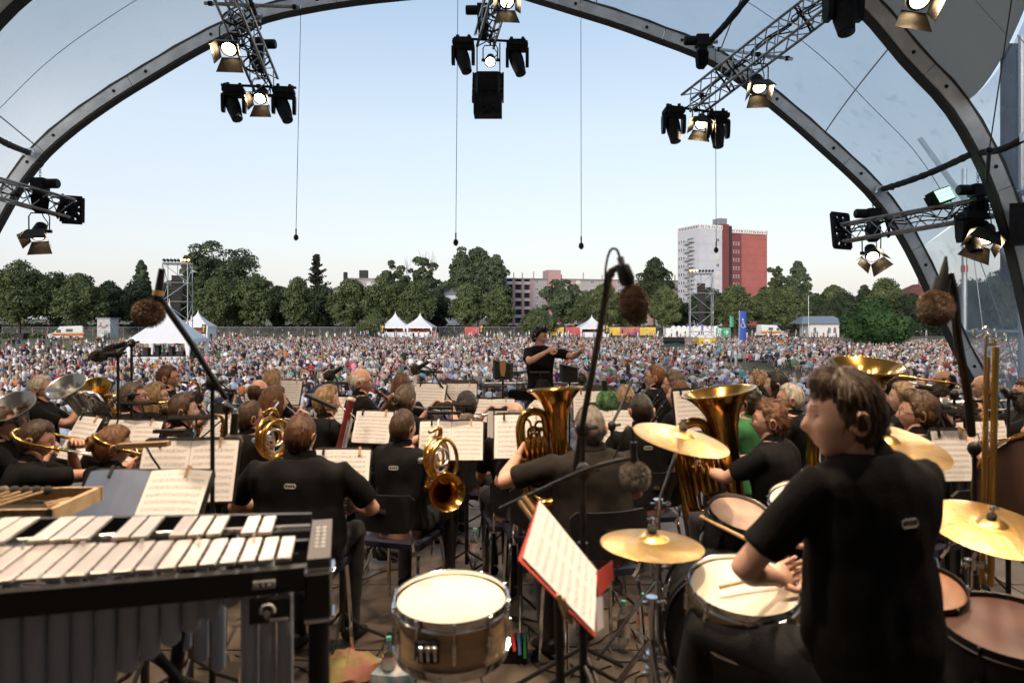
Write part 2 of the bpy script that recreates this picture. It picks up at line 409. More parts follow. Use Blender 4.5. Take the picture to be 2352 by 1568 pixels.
def lamp_body(R, t, ls=1.0, emis=9.0, door=(35, 35, 40, 30), doors=True):
    """barrel, lens and barn doors of a theatre lamp in the frame R (beam along R @ -Z)"""
    def T(m): m.v = [tuple(R @ (V(p) * ls)) for p in m.v]; return m
    m = MB(); pr = [(.118, 0), (.128, .0), (.128, .035), (.112, .04)]
    for k in range(9): pr += [(.112 - .002 * k, .05 + k * .026), (.121 - .003 * k, .054 + k * .026), (.121 - .003 * k, .064 + k * .026), (.111 - .003 * k, .068 + k * .026)]
    pr += [(.07, .30), (.05, .33), (.001, .335)]
    m.lathe(pr, (0, 0, 0), (0, 0, 1), 24); T(m).build('lamp_housing', BLK, t)
    m = MB(); m.lathe([(.118, .0), (.118, -.02), (.098, -.022), (.095, .02)], (0, 0, 0), (0, 0, 1), 24); T(m).build('lens_ring', BARN, t)
    m = MB(); m.lathe([(.001, -.028), (.05, -.02), (.098, .004)], (0, 0, 0), (0, 0, 1), 24); T(m).build('lens', LENS if emis > 0 else LENSOFF, t)
    if doors:
        for k in range(4):
            Rz = Mx.Rotation(k * math.pi / 2, 3, 'Z'); a = R_(door[k]); L = .24 if k % 2 == 0 else .2; wi = .13; wo = .2 if k % 2 == 0 else .15
            e = V((0, math.sin(a), -math.cos(a))); m = MB()
            q = [V((-wi, .13, -.01)), V((wi, .13, -.01)), V((wo, .13, -.01)) + e * L, V((-wo, .13, -.01)) + e * L]
            nn = V((0, math.cos(a), math.sin(a))) * .004
            q = q + [p + nn for p in q]
            m.add([Rz @ p for p in q], [(0, 1, 2, 3), (7, 6, 5, 4), (0, 4, 5, 1), (1, 5, 6, 2), (2, 6, 7, 3), (3, 7, 4, 0)])
            T(m).build('barn_door', BARN, t, False)
BARN = M('barn_door_enamel', (.026, .019, .013), .42, .2, var=.3, vs=12)
LENS = M('lit_lens', (1, .8, .55), .3, emis=14.0, ecol=(1, .74, .42))
LENSOFF = M('dark_lens', (.01, .02, .03), .05, coat=.5)
def aimR(d, roll=0):
    x, y, z = frame(-V(d).normalized()); R = Mx((x, y, z)).transposed(); return R @ Mx.Rotation(roll, 3, 'Z')
def fresnel(u, v, D, aim, label, power=120, ls=1.0, roll=0, door=(35, 35, 40, 30), doors=True, up=.32, size=125, grp='lit theatre spotlights'):
    c = P(u, v, D) if D is not None else V(u); t = thing('theatre_spotlight', label, 'spotlight', c, 0, grp)
    R = aimR(aim, roll); lamp_body(R, t, ls, 9, door, doors)
    s = V((R @ V((1, 0, 0))).xy.to_3d()).normalized() * .16 * ls; top = V((0, 0, up * ls)); pv = R @ V((0, 0, .12)) * ls
    m = MB(); m.tube([pv + s, pv + s * 1.02 + top * .8, pv + s * .8 + top, pv - s * .8 + top, pv - s * 1.02 + top * .8, pv - s], .011, 6); m.tube([pv - s * 1.2, pv - s * .8], .03, 8); m.tube([pv + s * 1.25, pv + s * .8], .03, 8); m.build('yoke', BLK, t)
    m = MB(); m.tube([pv + top, pv + top + V((0, 0, .14))], .016, 6); m.tube([pv + top + V((-.035, 0, .16)), pv + top + V((.035, 0, .16))], .04, 8); m.tube(bez([pv, pv + V((.12, .05, .12)), pv + top * .9 + V((.06, 0, 0)), pv + top + V((.02, 0, .2))], 5), .009, 5); m.build('clamp', BLK, t)
    if power:
        ld = bpy.data.lights.new('spot_lamp', 'SPOT'); ld.energy = power; ld.color = (1, .75, .52); ld.spot_size = R_(size); ld.spot_blend = .6; ld.shadow_soft_size = .09
        lo = link('spot_lamp', ld, t); lo.matrix_local = Mx.Translation(R @ V((0, 0, -.035)) * ls) @ R.to_4x4()
    return t
def moving_head(u, v, D, aim, label, yaw=0, s=1.0):
    c = P(u, v, D); t = thing('moving_head_light', label, 'stage light', c, yaw, 'unlit moving head lights')
    m = MB(); m.box((0, 0, .0), (.36, .26, .07)); m.box((0, 0, .05), (.3, .2, .05)); m.box((0, 0, -.05), (.2, .2, .04)); m.box((.185, 0, 0), (.012, .16, .04)); m.box((-.185, 0, 0), (.012, .16, .04))
    m.build('base', BLKP, t, False)
    m = MB(); m.tube([(-.1, 0, .06), (-.1, 0, .14)], .03, 6); m.tube([(.1, 0, .06), (.1, 0, .14)], .03, 6); m.build('clamp', BLK, t)
    m = MB()
    for sx in (-1, 1): m.rings([[V((sx * .175 + a, b_, z)) for a, b_ in ((-.028, -w), (.028, -w), (.028, w), (-.028, w))] for z, w in ((-.07, .07), (-.12, .09), (-.3, .075), (-.38, .05))])
    m.box((0, 0, -.085), (.36, .15, .05)); m.build('yoke', BLKP, t, False)
    R = aimR(aim); m = MB(); m.lathe([(.001, .24), (.08, .23), (.115, .17), (.125, .05), (.118, -.08), (.1, -.2), (.092, -.27), (.085, -.275)], R @ V((0, 0, .02)) + V((0, 0, -.3)), R @ V((0, 0, 1)), 20); m.build('lamp_head', BLKP, t)
    m = MB(); m.lathe([(.001, 0), (.05, -.006), (.085, .004)], R @ V((0, 0, -.25)) + V((0, 0, -.3)), R @ V((0, 0, 1)), 18); m.build('lens', LENSOFF, t)
    if s != 1: t.scale = (s, s, s)
    return t
def hoist(u, v, D, top, label, flip=1):
    c = P(u, v, D); t = thing('chain_hoist', label, 'hoist', c, 0, 'black chain hoists')
    m = MB(); m.box((0, 0, 0), (.22, .2, .2)); m.box((0, 0, -.13), (.16, .16, .1)); m.build('hoist_body', BLKP, t, False)
    m = MB(); m.lathe([(.001, 0), (.08, 0), (.085, .05), (.085, .2), (.07, .22), (.001, .22)], (.1 * flip, 0, .01), (flip, 0, 0), 14); m.build('motor', BLKP, t)
    m = MB(); m.rings([[V((a * k, b_ * k, z)) for a, b_ in ((-1, -1), (1, -1), (1, 1), (-1, 1))] for z, k in ((-.16, .07), (-.25, .1), (-.45, .085), (-.5, .05))]); m.build('chain_bag', FAB, t, False)
    m = MB(); zt = P(u, top, D).z - c.z; z = .1
    while z < zt - .1:
        a = 0 if int(z * 20) % 2 else math.pi / 2
        m.tube([(math.cos(a) * .016, math.sin(a) * .016, z), (math.cos(a) * .016, math.sin(a) * .016, z + .045), (-math.cos(a) * .016, -math.sin(a) * .016, z + .045), (-math.cos(a) * .016, -math.sin(a) * .016, z)], .006, 4, loop=True); z += .05
    m.tube(bez([(0, 0, zt - .1), (.05, 0, zt - .05), (.03, 0, zt + .03), (-.03, 0, zt + .02), (-.035, 0, zt - .04)], 4), .014, 6); m.build('chain', BLK, t)
    return t
def bar(u0, v0, u1, v1, D, D1, label, r=.024, mat=BLK):
    a = P(u0, v0, D); t = thing('crossbar', label, 'pipe', a, 0, 'black crossbars'); rod('pipe', (0, 0, 0), P(u1, v1, D1) - a, r, mat, t)
    for k in (.06, .5, .94):
        m = MB(); c = (P(u1, v1, D1) - a) * k; m.tube([c - V((.03, 0, 0)), c + V((.03, 0, 0))], .042, 8); m.build('clamp', BLK, t)
    return t
def endcap(u, v, D, label, s=.22):
    c = P(u, v, D); t = thing('truss_end_cover', label, 'truss cover', c, .5, 'black perforated truss end covers'); m = MB()
    for a, b_ in (((-1, -1), (1, -1)), ((1, -1), (1, 1)), ((1, 1), (-1, 1)), ((-1, 1), (-1, -1)), ((-1, -1), (1, 1)), ((-1, 1), (1, -1)), ((-1, 0), (1, 0)), ((0, -1), (0, 1))):
        m.tube([(a[0] * s * .7, .03 * a[1], a[1] * s), (b_[0] * s * .7, .03 * b_[1], b_[1] * s)], .045, 5)
    m.build('cover', BLKP, t, False)
# T1 left
truss(P(-150, 392, 11.2), P(168, 482, 12.2), .32, 10, 'silver truss entering from the left edge')
endcap(166, 482, 12.25, 'black perforated end cover on the left truss'); hoist(92, 423, 11.9, 372, 'chain hoist hanging from the left arch above the left truss')
fresnel(86, 540, 11.8, (.32, -1, -.95), 'lit spotlight with open barn doors under the left truss', 95, .98, .1, (-5, 30, 35, 25))
# T2 upper left
truss(P(500, -70, 10.4), P(612, 196, 12.2), .34, 9, 'silver truss at the upper left descending to two moving heads')
bar(508, 195, 680, 202, 12.1, 12.1, 'black crossbar under the upper left truss carrying two moving heads')
moving_head(537, 209, 12.0, (.35, -.4, -1), 'moving head left of the lit spotlight on the upper left truss', .2); moving_head(652, 212, 12.0, (.35, -.4, -1), 'moving head right of the lit spotlight on the upper left truss', .2)
fresnel(526, 112, 11.3, (.1, -1, -1.0), 'large lit spotlight high on the upper left truss', 95, 1.12, 0, (20, 20, 35, 20)); fresnel(597, 226, 12.0, (.05, -1, -.9), 'lit spotlight between the two moving heads on the upper left truss', 95, .95, 0, (22, 22, 35, 22))
bar(470, 8, 690, 17, 10.8, 10.8, 'grey pipe across the upper left truss holding a microphone cable', .03, ALU); hoist(593, 103, 12.4, 58, 'chain hoist behind the upper left truss')
# T3 centre
truss(P(1160, -70, 11.0), P(1112, 96, 12.2), .3, 5, 'silver truss coming down at the top centre')
bar(1042, 88, 1212, 97, 12.1, 12.1, 'black crossbar at the top centre carrying two moving heads')
moving_head(1064, 99, 12.0, (.3, -.3, -1), 'moving head left of the centre truss', 0); moving_head(1188, 104, 12.0, (.28, -.3, -1), 'moving head right of the centre truss', 0)
fresnel(1126, 142, 12.0, (0, -1, -.75), 'small lit spotlight without barn doors above the hanging speakers', 100, .8, 0, (0, 0, 0, 0), False); fresnel(1164, 2, 11.4, (.1, -1, -.6), 'lit spotlight cut by the top edge near the centre', 95, 1.1, 0, (20, 25, 38, 20))
hoist(1110, 25, 12.4, -30, 'chain hoist left of the centre truss at the top edge', -1)
t = thing('line_array_speaker', 'black line of stacked loudspeakers hanging at the top centre', 'loudspeaker', P(1122, 180, 12), 0)
for k in range(5):
    a = R_(4 + k * 6); R = Mx.Rotation(a, 3, 'X'); m = MB()
    m.rings([[R @ V((x, y, z)) + V((0, -.05 - .055 * k, -.1 * k)) for x, z in ((-w, -.056), (w, -.056), (w, .056), (-w, .056))] for y, w in ((.2, .25), (-.05, .25), (-.17, .17))]); m.build('cabinet', BLKP, t, False)
    m = MB(); m.tube([R @ V((-.26, -.05, -.05)) + V((0, -.05 - .055 * k, -.115 * k)), R @ V((-.26, -.05, .07)) + V((0, -.05 - .055 * k, -.115 * k))], .015, 5); m.tube([R @ V((.26, -.05, -.05)) + V((0, -.05 - .055 * k, -.115 * k)), R @ V((.26, -.05, .07)) + V((0, -.05 - .055 * k, -.115 * k))], .015, 5); m.build('rigging', BLK, t)
m = MB(); m.rings([[V((x, y - .38, z)) for x, z in ((-.24, -.32), (.24, -.32), (.24, .02), (-.24, .02))] for y in (.3, -.06)]); m.v = [(p[0], p[1], p[2] - .42) for p in m.v]; m.build('bottom_cabinet', BLKP, t, False)
m = MB(); rng = random.Random(5)
for k in range(9): m.tube(bez([(rng.uniform(-.12, .12), -.1 - .05 * j - rng.uniform(0, .12), -.11 * j) for j in range(8)], 3), .011, 5)
for sx in (-.2, .2): m.tube([(sx, 0, .08), (sx, 0, .62)], .012, 5)
m.build('cable', BLKP, t)
# T4 right
truss(P(2020, -90, 10.2), P(1585, 243, 12.2), .36, 16, 'long silver truss slanting across the upper right')
bar(1530, 243, 1668, 262, 12.1, 12.0, 'black crossbar at the end of the slanting right truss')
moving_head(1547, 257, 12.0, (.1, -.25, -1), 'moving head at the left end of the slanting right truss'); moving_head(1648, 268, 12.0, (-.02, -.25, -1), 'moving head right of the lit lamp on the slanting right truss')
fresnel(1611, 284, 12.0, (-.3, -1, -.7), 'lit spotlight between two moving heads on the slanting right truss', 95, .95, -.2, (-5, 30, 30, 25)); fresnel(1744, 200, 11.3, (-.1, -1, -1.0), 'lit spotlight under the middle of the slanting right truss', 95, 1.02, 0, (5, 30, 30, 12))
hoist(1612, 95, 12.5, 128, 'chain hoist under the right arch beside the slanting truss', -1); bar(1642, 112, 1820, 136, 12.3, 11.2, 'grey pipe across the slanting right truss holding a microphone cable', .028, ALU)
moving_head(1937, -28, 10.4, (0, -.3, -1), 'large black stage light cut by the top edge beside the slanting truss', 0, 1.35)
fresnel(2112, -2, 7.8, (-.25, -1, -.9), 'big lit spotlight at the top right against the grey membrane', 95, 1.05, -.25, (15, 20, 30, 15))
# T5 right lower
truss(P(2480, 440, 10.4), P(1935, 536, 12.2), .3, 15, 'silver truss reaching in from the right edge')
endcap(1932, 530, 12.3, 'black crumpled end cover on the right truss', .3)
fresnel(2004, 588, 12.0, (-.3, -1, -.8), 'lit spotlight with splayed barn doors under the end of the right truss', 95, .95, .75, (30, 30, 30, 30)); fresnel(2262, 545, 10.8, (-.9, -1, -.75), 'lit spotlight with barn doors at the far right beside the arch', 95, 1.15, -.5, (-15, 25, 35, 25))
moving_head(2232, 498, 11.0, (-.1, -.5, -1), 'moving head under the right truss beside the second arch', .1, 1.1); hoist(2005, 492, 12.3, 458, 'chain hoist above the end of the right truss', -1); hoist(2246, 438, 11.0, 370, 'chain hoist under the second arch on the right truss', -1)
t = thing('floodlight', 'rectangular floodlight with green lit panel on the right truss', 'floodlight', P(2160, 452, 11.4)); GL = M('green_led_panel', (.3, 1, .5), emis=.8, ecol=(.35, 1, .5))
R = Mx.Rotation(R_(-18), 3, 'Y') @ Mx.Rotation(R_(25), 3, 'Z') @ Mx.Rotation(R_(-12), 3, 'X')
m = MB(); m.box((0, 0, 0), (.46, .16, .24), R); m.box(R @ V((0, .1, 0)), (.4, .08, .18), R); m.build('flood_housing', BLKP, t, False)
for k in range(3):
    m = MB(); m.box(R @ V((0, -.082, -.07 + .07 * k)), (.42, .006, .062), R); m.build('led_panel', GL, t, False)
m = MB(); m.tube([R @ V((-.25, 0, 0)), V((-.2, 0, -.2)), V((.2, 0, -.2)), R @ V((.25, 0, 0))], .014, 6); m.build('yoke', BLK, t)
t = thing('loudspeaker', 'black loudspeaker cut by the right edge beside the truss', 'loudspeaker', P(2365, 515, 10.2), -.4); m = MB(); m.rings([[V((x, y, z)) for x, z in ((-w, -.3), (w, -.3), (w, .3), (-w, .3))] for y, w in ((.2, .2), (-.2, .3))]); m.build('cabinet', BLKP, t, False); m = MB(); m.lathe([(.09, 0), (.11, -.01), (.11, .01)], (0, -.2, .3), (0, 0, 1), 12); m.tube([(0, 0, .3), (0, 0, .55)], .02, 6); m.build('bracket', BLK, t)
for i, (x, y) in enumerate(((-3.2, 4.0), (0.2, 4.0), (3.6, 4.0), (-2.4, 2.5), (.6, 2.5), (2.9, 2.5))):
    fresnel((x, y, 7.6), 0, None, (.1 - .05 * (i % 3), .25 if i < 3 else -.1, -1), '%s spotlight from the left on the %s overhead truss behind the band' % (('first', 'second', 'third')[i % 3], 'near' if i > 2 else 'rear'), 230 if i < 3 else 250, 1, 0, (30, 30, 30, 30), size=100, grp='rear overhead spotlights')  # lamps added out of view to brighten the band and percussion
truss((-6, 4.2, 8.2), (6.5, 4.2, 8.2), .34, 20, 'rear overhead truss above the band'); truss((-6, 2.6, 8.2), (6.5, 2.6, 8.2), .34, 20, 'near overhead truss above the percussion')
# hanging stays and ropes on the right
ROPE = M('steel_cable', (.12, .13, .14), .5, .5)
t = thing('guy_cable', 'thin steel stay with turnbuckle beside the second arch', 'cable', P(2272, 330, 10)); rod('wire', (0, 0, -.1), P(2325, -10, 8.5) - P(2272, 330, 10), .009, ROPE, t); m = MB(); m.tube([(0, 0, -.1), (-.03, 0, -.55)], .028, 8); m.ell((0, 0, -.1), (.05, .05, .05)); m.build('turnbuckle', BLK, t)
# ------------------------------------------------------------------ furry microphones
FURB = M('brown_fur', (.20, .14, .10), .9, var=.5, vs=18); FURG = M('grey_fur', (.25, .22, .2), .9, var=.5, vs=20); FURD = M('dark_fur', (.06, .054, .05), .9, var=.5, vs=18); FURGR = M('fur_tinted_green_light', (.13, .27, .13), .9, var=.5, vs=18)  # last fur has the green stage light put into its colour
def fur(c, rad, mat, n=1500, ln=.03, R=None, seed=1, w=.0022):
    n = int(n * 1.9); ln *= .62; w *= .6; rng = np.random.default_rng(seed); m = MB(); c = V(c); m.ell(c, [k * .93 for k in rad], 16, 12, R)
    vs = []; fs = []
    for _ in range(n):
        d = V(rng.normal(size=3)).normalized(); p = V((d.x * rad[0], d.y * rad[1], d.z * rad[2])) * .92; nn = V((d.x / rad[0], d.y / rad[1], d.z / rad[2])).normalized()
        tuft = NZ.noise_vector(p * 22) * .4; dirn = (nn + V(rng.normal(size=3)) * .3 + tuft).normalized(); L = ln * rng.uniform(.5, 1.2)
        s = dirn.cross(V(rng.normal(size=3))).normalized() * w; q = p + dirn * L * .55; e = p + dirn * L + V((0, 0, -L * .25)); i = len(vs)
        pts = [p - s, p + s, q + s * .7, q - s * .7, e]
        vs += [c + (R @ k if R is not None else k) for k in pts]; fs += [(i, i + 1, i + 2, i + 3), (i + 3, i + 2, i + 4)]
    m.add(vs, fs); return m
for i, (u0, v0, u1, v1, D, lb) in enumerate(((691, 18, 680, 541, 10.8, 'leftmost furry microphone hanging on a thin cable under the sky'), (1052, -60, 1047, 552, 10.0, 'furry microphone hanging just left of centre above the crowd'), (1334, -60, 1335, 560, 10.0, 'furry microphone hanging right of centre above the crowd'), (1643, 112, 1645, 570, 11.5, 'furry microphone hanging in front of the white tower block'))):
    c = P(u1, v1, D); t = thing('hanging_microphone', lb, 'microphone', c, 0, 'microphones hanging on thin cables')
    fur((0, 0, -.03), (.034, .034, .048), FURD, 420, .022, seed=i, w=.002).build('windshield', FURD, t); top = P(u0, v0, D) - c; m = MB(); m.tube([(0, 0, .02), (0, 0, .11)], .011, 8); m.build('microphone_body', BLKP, t); rod('wire', (0, 0, .1), top, .0045, BLKP, t, 5)
# ------------------------------------------------------------------ trees
TRUNK = M('bark', (.07, .055, .04), .9, var=.4, vs=3, bump=.8, bs=12)
def leafmat(name, c1, c2):
    m = M(name, c1, .7, col2=c2, vs=.45, spec=.2)
    return m
LF = [leafmat('linden_leaves', (.11, .138, .06), (.045, .066, .03)), leafmat('dark_leaves', (.05, .068, .036), (.022, .036, .02)), leafmat('poplar_leaves', (.095, .125, .07), (.042, .066, .037)), leafmat('spruce_needles', (.03, .036, .022), (.014, .019, .013)), leafmat('bright_leaves', (.045, .095, .03), (.016, .042, .014))]
def crown_mesh(kind, seed, rx, h, n, leaf, mat, core=.62):
    """crown between z=0 and z=h, half width rx; kind: round, tall, airy, spruce, wide"""
    rng = np.random.default_rng(seed)
    L = []
    if kind == 'spruce':
        for k in range(44):
            z = h * (.05 + .93 * (k / 44)); r = rx * (1 - z / h) ** .8 * rng.uniform(.6, 1.15) + .3
            for _ in range(3):
                a = rng.uniform(0, 6.28)
                for s in np.linspace(.1, 1, 9): L.append((math.cos(a) * r * s, math.sin(a) * r * s, z + r * .28 * s * s - r * .1, .42 * (1.2 - s) + .15))
    else:
        nl = {'round': 130, 'tall': 110, 'airy': 75, 'wide': 120}[kind]
        for _ in range(nl):
            d = rng.normal(size=3); d /= np.linalg.norm(d)
            t = rng.uniform(.55, 1) if kind != 'airy' else rng.uniform(.25, 1.02)
            z = .5 + d[2] * .5 * t
            prof = {'round': (1 - abs(2 * z - .85) ** 2.6 * .75), 'tall': (1 - abs(2 * z - .8) ** 2 * .85), 'airy': (1 - abs(2 * z - 1.15) ** 2 * .75), 'wide': (1 - abs(2 * z - .6) ** 2.2 * .7)}[kind]
            q = math.hypot(d[0], d[1]) + 1e-6; rr = rx * max(.1, prof) * t * min(1, q * 1.25)
            s = rx * rng.uniform(.13, .27) * (.95 if kind == 'airy' else 1)
            L.append((d[0] / q * rr * .85, d[1] / q * rr * .85, h * (.07 + .86 * z), s))
    if kind in ('round', 'wide', 'tall'):
        for z in np.linspace(.2, .8, 5): L.append((0, 0, h * z, rx * (.62 - abs(z - .45) * .5)))
    L = np.array(L)
    w = L[:, 3] ** 2; w /= w.sum(); idx = rng.choice(len(L), n, p=w)
    d = rng.normal(size=(n, 3)); d /= np.linalg.norm(d, axis=1)[:, None]; d[:, 2] = np.where(rng.random(n) < .55, np.abs(d[:, 2]), d[:, 2])
    rad = rng.uniform(.55, 1.08, n) ** .6
    c = L[idx, :3] + d * (L[idx, 3] * rad)[:, None] * np.array([1, 1, .8])
    nn = d + rng.normal(size=(n, 3)) * .55; nn /= np.linalg.norm(nn, axis=1)[:, None]
    a = np.cross(nn, rng.normal(size=(n, 3))); a /= np.linalg.norm(a, axis=1)[:, None]; b = np.cross(nn, a)
    sz = (leaf * rng.uniform(.5, 1.3, n))[:, None]
    vs = np.concatenate([c - a * sz - b * sz * .6, c + a * sz * .9 - b * sz * .7, c + a * sz * .7 + b * sz, c - a * sz * .8 + b * sz * .8], 1).reshape(-1, 3)
    me = bpy.data.meshes.new('crown'); fs = np.arange(4 * n).reshape(-1, 4)
    core_mb = MB()
    if kind != 'spruce' and core:
        for l in L[rng.choice(len(L), min(34, len(L)), False)]: core_mb.ell(l[:3] * np.array([.8, .8, 1]), (l[3] * core * .9,) * 3, 7, 5)
    cv = np.array(core_mb.v).reshape(-1, 3); cf = [tuple(i + 4 * n for i in f) for f in core_mb.f]
    me.from_pydata(np.concatenate([vs, cv]).tolist(), [], fs.tolist() + cf); me.materials.append(mat)
    return me
def trunk_mesh(h, r, seed, crown_h, rx, limbs=6, bare=False):
    rng = random.Random(seed); m = MB(); top = h + crown_h * (.55 if not bare else .7)
    m.tube(bez([(0, 0, -.3), (rng.uniform(-.1, .1), 0, h * .5), (rng.uniform(-.3, .3), rng.uniform(-.3, .3), h + crown_h * .2), (rng.uniform(-.5, .5), 0, top)], 4), [r * 1.4] + [r * (1 - .85 * i / 12) for i in range(12)], 8)
    for k in range(limbs):
        a = rng.uniform(0, 6.28); z = h + crown_h * rng.uniform(0, .35); e = rx * rng.uniform(.5, .85)
        m.tube(bez([(0, 0, z), (math.cos(a) * e * .5, math.sin(a) * e * .5, z + e * .5), (math.cos(a) * e, math.sin(a) * e, z + e * rng.uniform(.7, 1.4))], 3), [r * .45, r * .1], 5)
    return m.mesh('trunk', TRUNK)
_tm = {}
def tree(u, top, hw, D, kind, seed, label, mat=0, grp='trees along the edge of the meadow', base=None, dens=1., trunk=None, leaf=None):
    gx = (u - CU) / F * D; H = ZC + (HV - top) / F * D; rx = hw / F * D
    th = trunk if trunk is not None else (H * .10 if kind != 'spruce' else .5); ch = H - th
    key = (kind, seed % 4, mat, round(rx / ch, 1), round(D / 60))
    if key not in _tm:
        n = int({'round': 15000, 'tall': 13000, 'airy': 16000, 'spruce': 7000, 'wide': 15000}[kind] * dens)
        s = 1
        _tm[key] = (crown_mesh(kind, seed, rx, ch, n, leaf or max(.16, .00125 * D), LF[mat], .7 if kind != 'airy' else .0), trunk_mesh(th, max(.16, rx * .06), seed, ch, rx, 8, kind in ('airy', 'spruce')), rx, ch, th)
    cm, tm, r0, c0, t0 = _tm[key]
    t = thing('tree', label, 'tree', (gx, D, 0), seed * 1.7, grp)
    c = link('crown', cm, t, (0, 0, th)); c.scale = (rx / r0, rx / r0, ch / c0)
    k = link('trunk', tm, t); k.scale = (rx / r0, rx / r0, (ch + th) / (c0 + t0))
    return t
TL = [
 (45, 598, 78, 158, 'round', 1, 'big round linden at the far left edge beside the waste bin', 0), (-25, 605, 60, 170, 'round', 2, 'dark crown cut by the left edge behind the first linden', 1), (128, 618, 62, 185, 'round', 3, 'dark tree behind the gap between the two leftmost lindens', 1),
 (182, 622, 62, 158, 'round', 2, 'pointed linden standing behind the ambulance', 0), (250, 645, 50, 175, 'round', 1, 'dark tree behind the small graffiti hut', 1), (325, 583, 25, 235, 'tall', 4, 'slim poplar rising alone left of the scaffold tower', 2), (318, 640, 62, 190, 'wide', 3, 'dull green broad tree under the slim poplar', 1), (400, 640, 55, 190, 'round', 4, 'dark tree behind the left scaffold tower', 1),
 (515, 526, 100, 215, 'airy', 5, 'tall airy poplar towering over the left lindens', 2), (452, 560, 42, 205, 'airy', 9, 'loose grey green tree right beside the left scaffold tower', 2), (497, 630, 58, 165, 'round', 6, 'linden with flat round crown right of the second tent', 0), (588, 622, 56, 168, 'round', 7, 'linden directly under the tall airy poplar, right side', 0), (545, 640, 60, 190, 'round', 2, 'dark tree filling the gap below the tall airy poplar', 1), (640, 650, 40, 185, 'round', 4, 'dark narrow tree left of the oval linden', 1),
 (684, 627, 46, 165, 'tall', 5, 'oval linden standing alone left of the spruce', 0), (728, 580, 54, 200, 'spruce', 6, 'dark spruce with drooping tiers of branches', 3), (745, 655, 55, 185, 'round', 7, 'dark tree at the foot of the spruce', 1), (806, 636, 60, 166, 'round', 8, 'linden left of the dark rooftop chimney', 0), (880, 630, 62, 168, 'round', 9, 'linden behind the left one of the paired tents', 0), (953, 642, 56, 168, 'round', 10, 'linden behind the right one of the paired tents', 0),
 (905, 590, 50, 200, 'airy', 11, 'loose leafy tree above the paired tents, left crown', 2), (975, 578, 52, 200, 'airy', 12, 'loose leafy tree with dead twigs above the paired tents', 2), (1005, 668, 42, 180, 'round', 13, 'small dark tree left of the white gable', 1), (855, 725, 40, 150, 'wide', 14, 'low spreading bush left of the paired tents', 0),
 (1060, 562, 46, 205, 'tall', 14, 'left stem of the tall poplar clump', 2), (1098, 551, 54, 208, 'round', 15, 'middle and highest stem of the tall poplar clump', 2), (1138, 572, 44, 206, 'tall', 16, 'right stem of the tall poplar clump', 2), (1073, 645, 46, 170, 'round', 17, 'linden at the left foot of the tall poplar clump', 0), (1142, 655, 44, 170, 'round', 18, 'linden at the right foot of the tall poplar clump', 0),
 (1236, 712, 50, 150, 'wide', 19, 'low broad bushy tree in front of the pink end wall', 0), (1292, 636, 58, 178, 'airy', 20, 'uneven tree in front of the pink building stairwell', 2), (1345, 668, 44, 175, 'round', 21, 'tree right of the uneven one before the pink building', 0), (1390, 645, 48, 165, 'round', 22, 'linden behind the single tent, left of the centre microphone stand', 0), (1445, 670, 46, 170, 'round', 23, 'linden right behind the centre furry microphone', 0),
 (1503, 580, 48, 240, 'round', 24, 'dark dense tree rising behind the long flat roof', 1), (1527, 650, 40, 165, 'round', 25, 'linden left of the right scaffold tower', 0), (1560, 690, 36, 180, 'round', 26, 'dark small tree between linden and white tower block', 1), (1627, 660, 60, 172, 'round', 27, 'dark tree behind the right scaffold tower', 1), (1688, 650, 56, 160, 'round', 28, 'round linden in front of the red tower block', 0), (1760, 652, 40, 165, 'round', 29, 'linden at the right foot of the red tower block', 0),
 (1787, 578, 24, 240, 'airy', 30, 'thin tree directly beside the red tower block', 2), (1833, 593, 40, 205, 'tall', 31, 'tall tree right of the red tower block', 2), (1813, 652, 50, 160, 'round', 32, 'broad linden right of the second ambulance', 0), (1873, 672, 34, 200, 'round', 33, 'dark crown left of the flat grey building', 1), (1915, 650, 42, 210, 'round', 34, 'pale crown above the flat grey building', 0), (1940, 665, 42, 190, 'round', 35, 'dark crown right of the flat grey building', 1), (1893, 700, 40, 165, 'wide', 36, 'low tree above the blue roofed pavilion', 1),
 (2035, 637, 62, 200, 'wide', 37, 'broad grey green crown at the right behind the bright tree', 0), (1985, 652, 30, 205, 'tall', 38, 'slim dark conifer left of the broad right crown', 1), (2090, 668, 44, 190, 'round', 39, 'dark tree before the red roofed house', 1), (2007, 692, 84, 88, 'wide', 40, 'bright green spreading tree standing in the crowd at the right', 4), (2150, 690, 60, 170, 'round', 41, 'dark tree behind the right arch leg', 1), (2230, 640, 80, 120, 'round', 42, 'dark tree seen through the clear side film', 1), (2350, 600, 110, 110, 'round', 43, 'big dark tree at the right edge behind the side film', 1), (1560, 640, 30, 245, 'round', 44, 'far tree peeking left of the white tower block', 1)]
for a in TL:
    u, top, hw, D, kind, seed, lb, mt = a
    tree(u, top, hw, D, kind, seed, lb, mt, trunk=(.6 if seed == 40 else None), leaf=(.16 if seed == 40 else None), dens=1.6 if seed == 40 else 1)
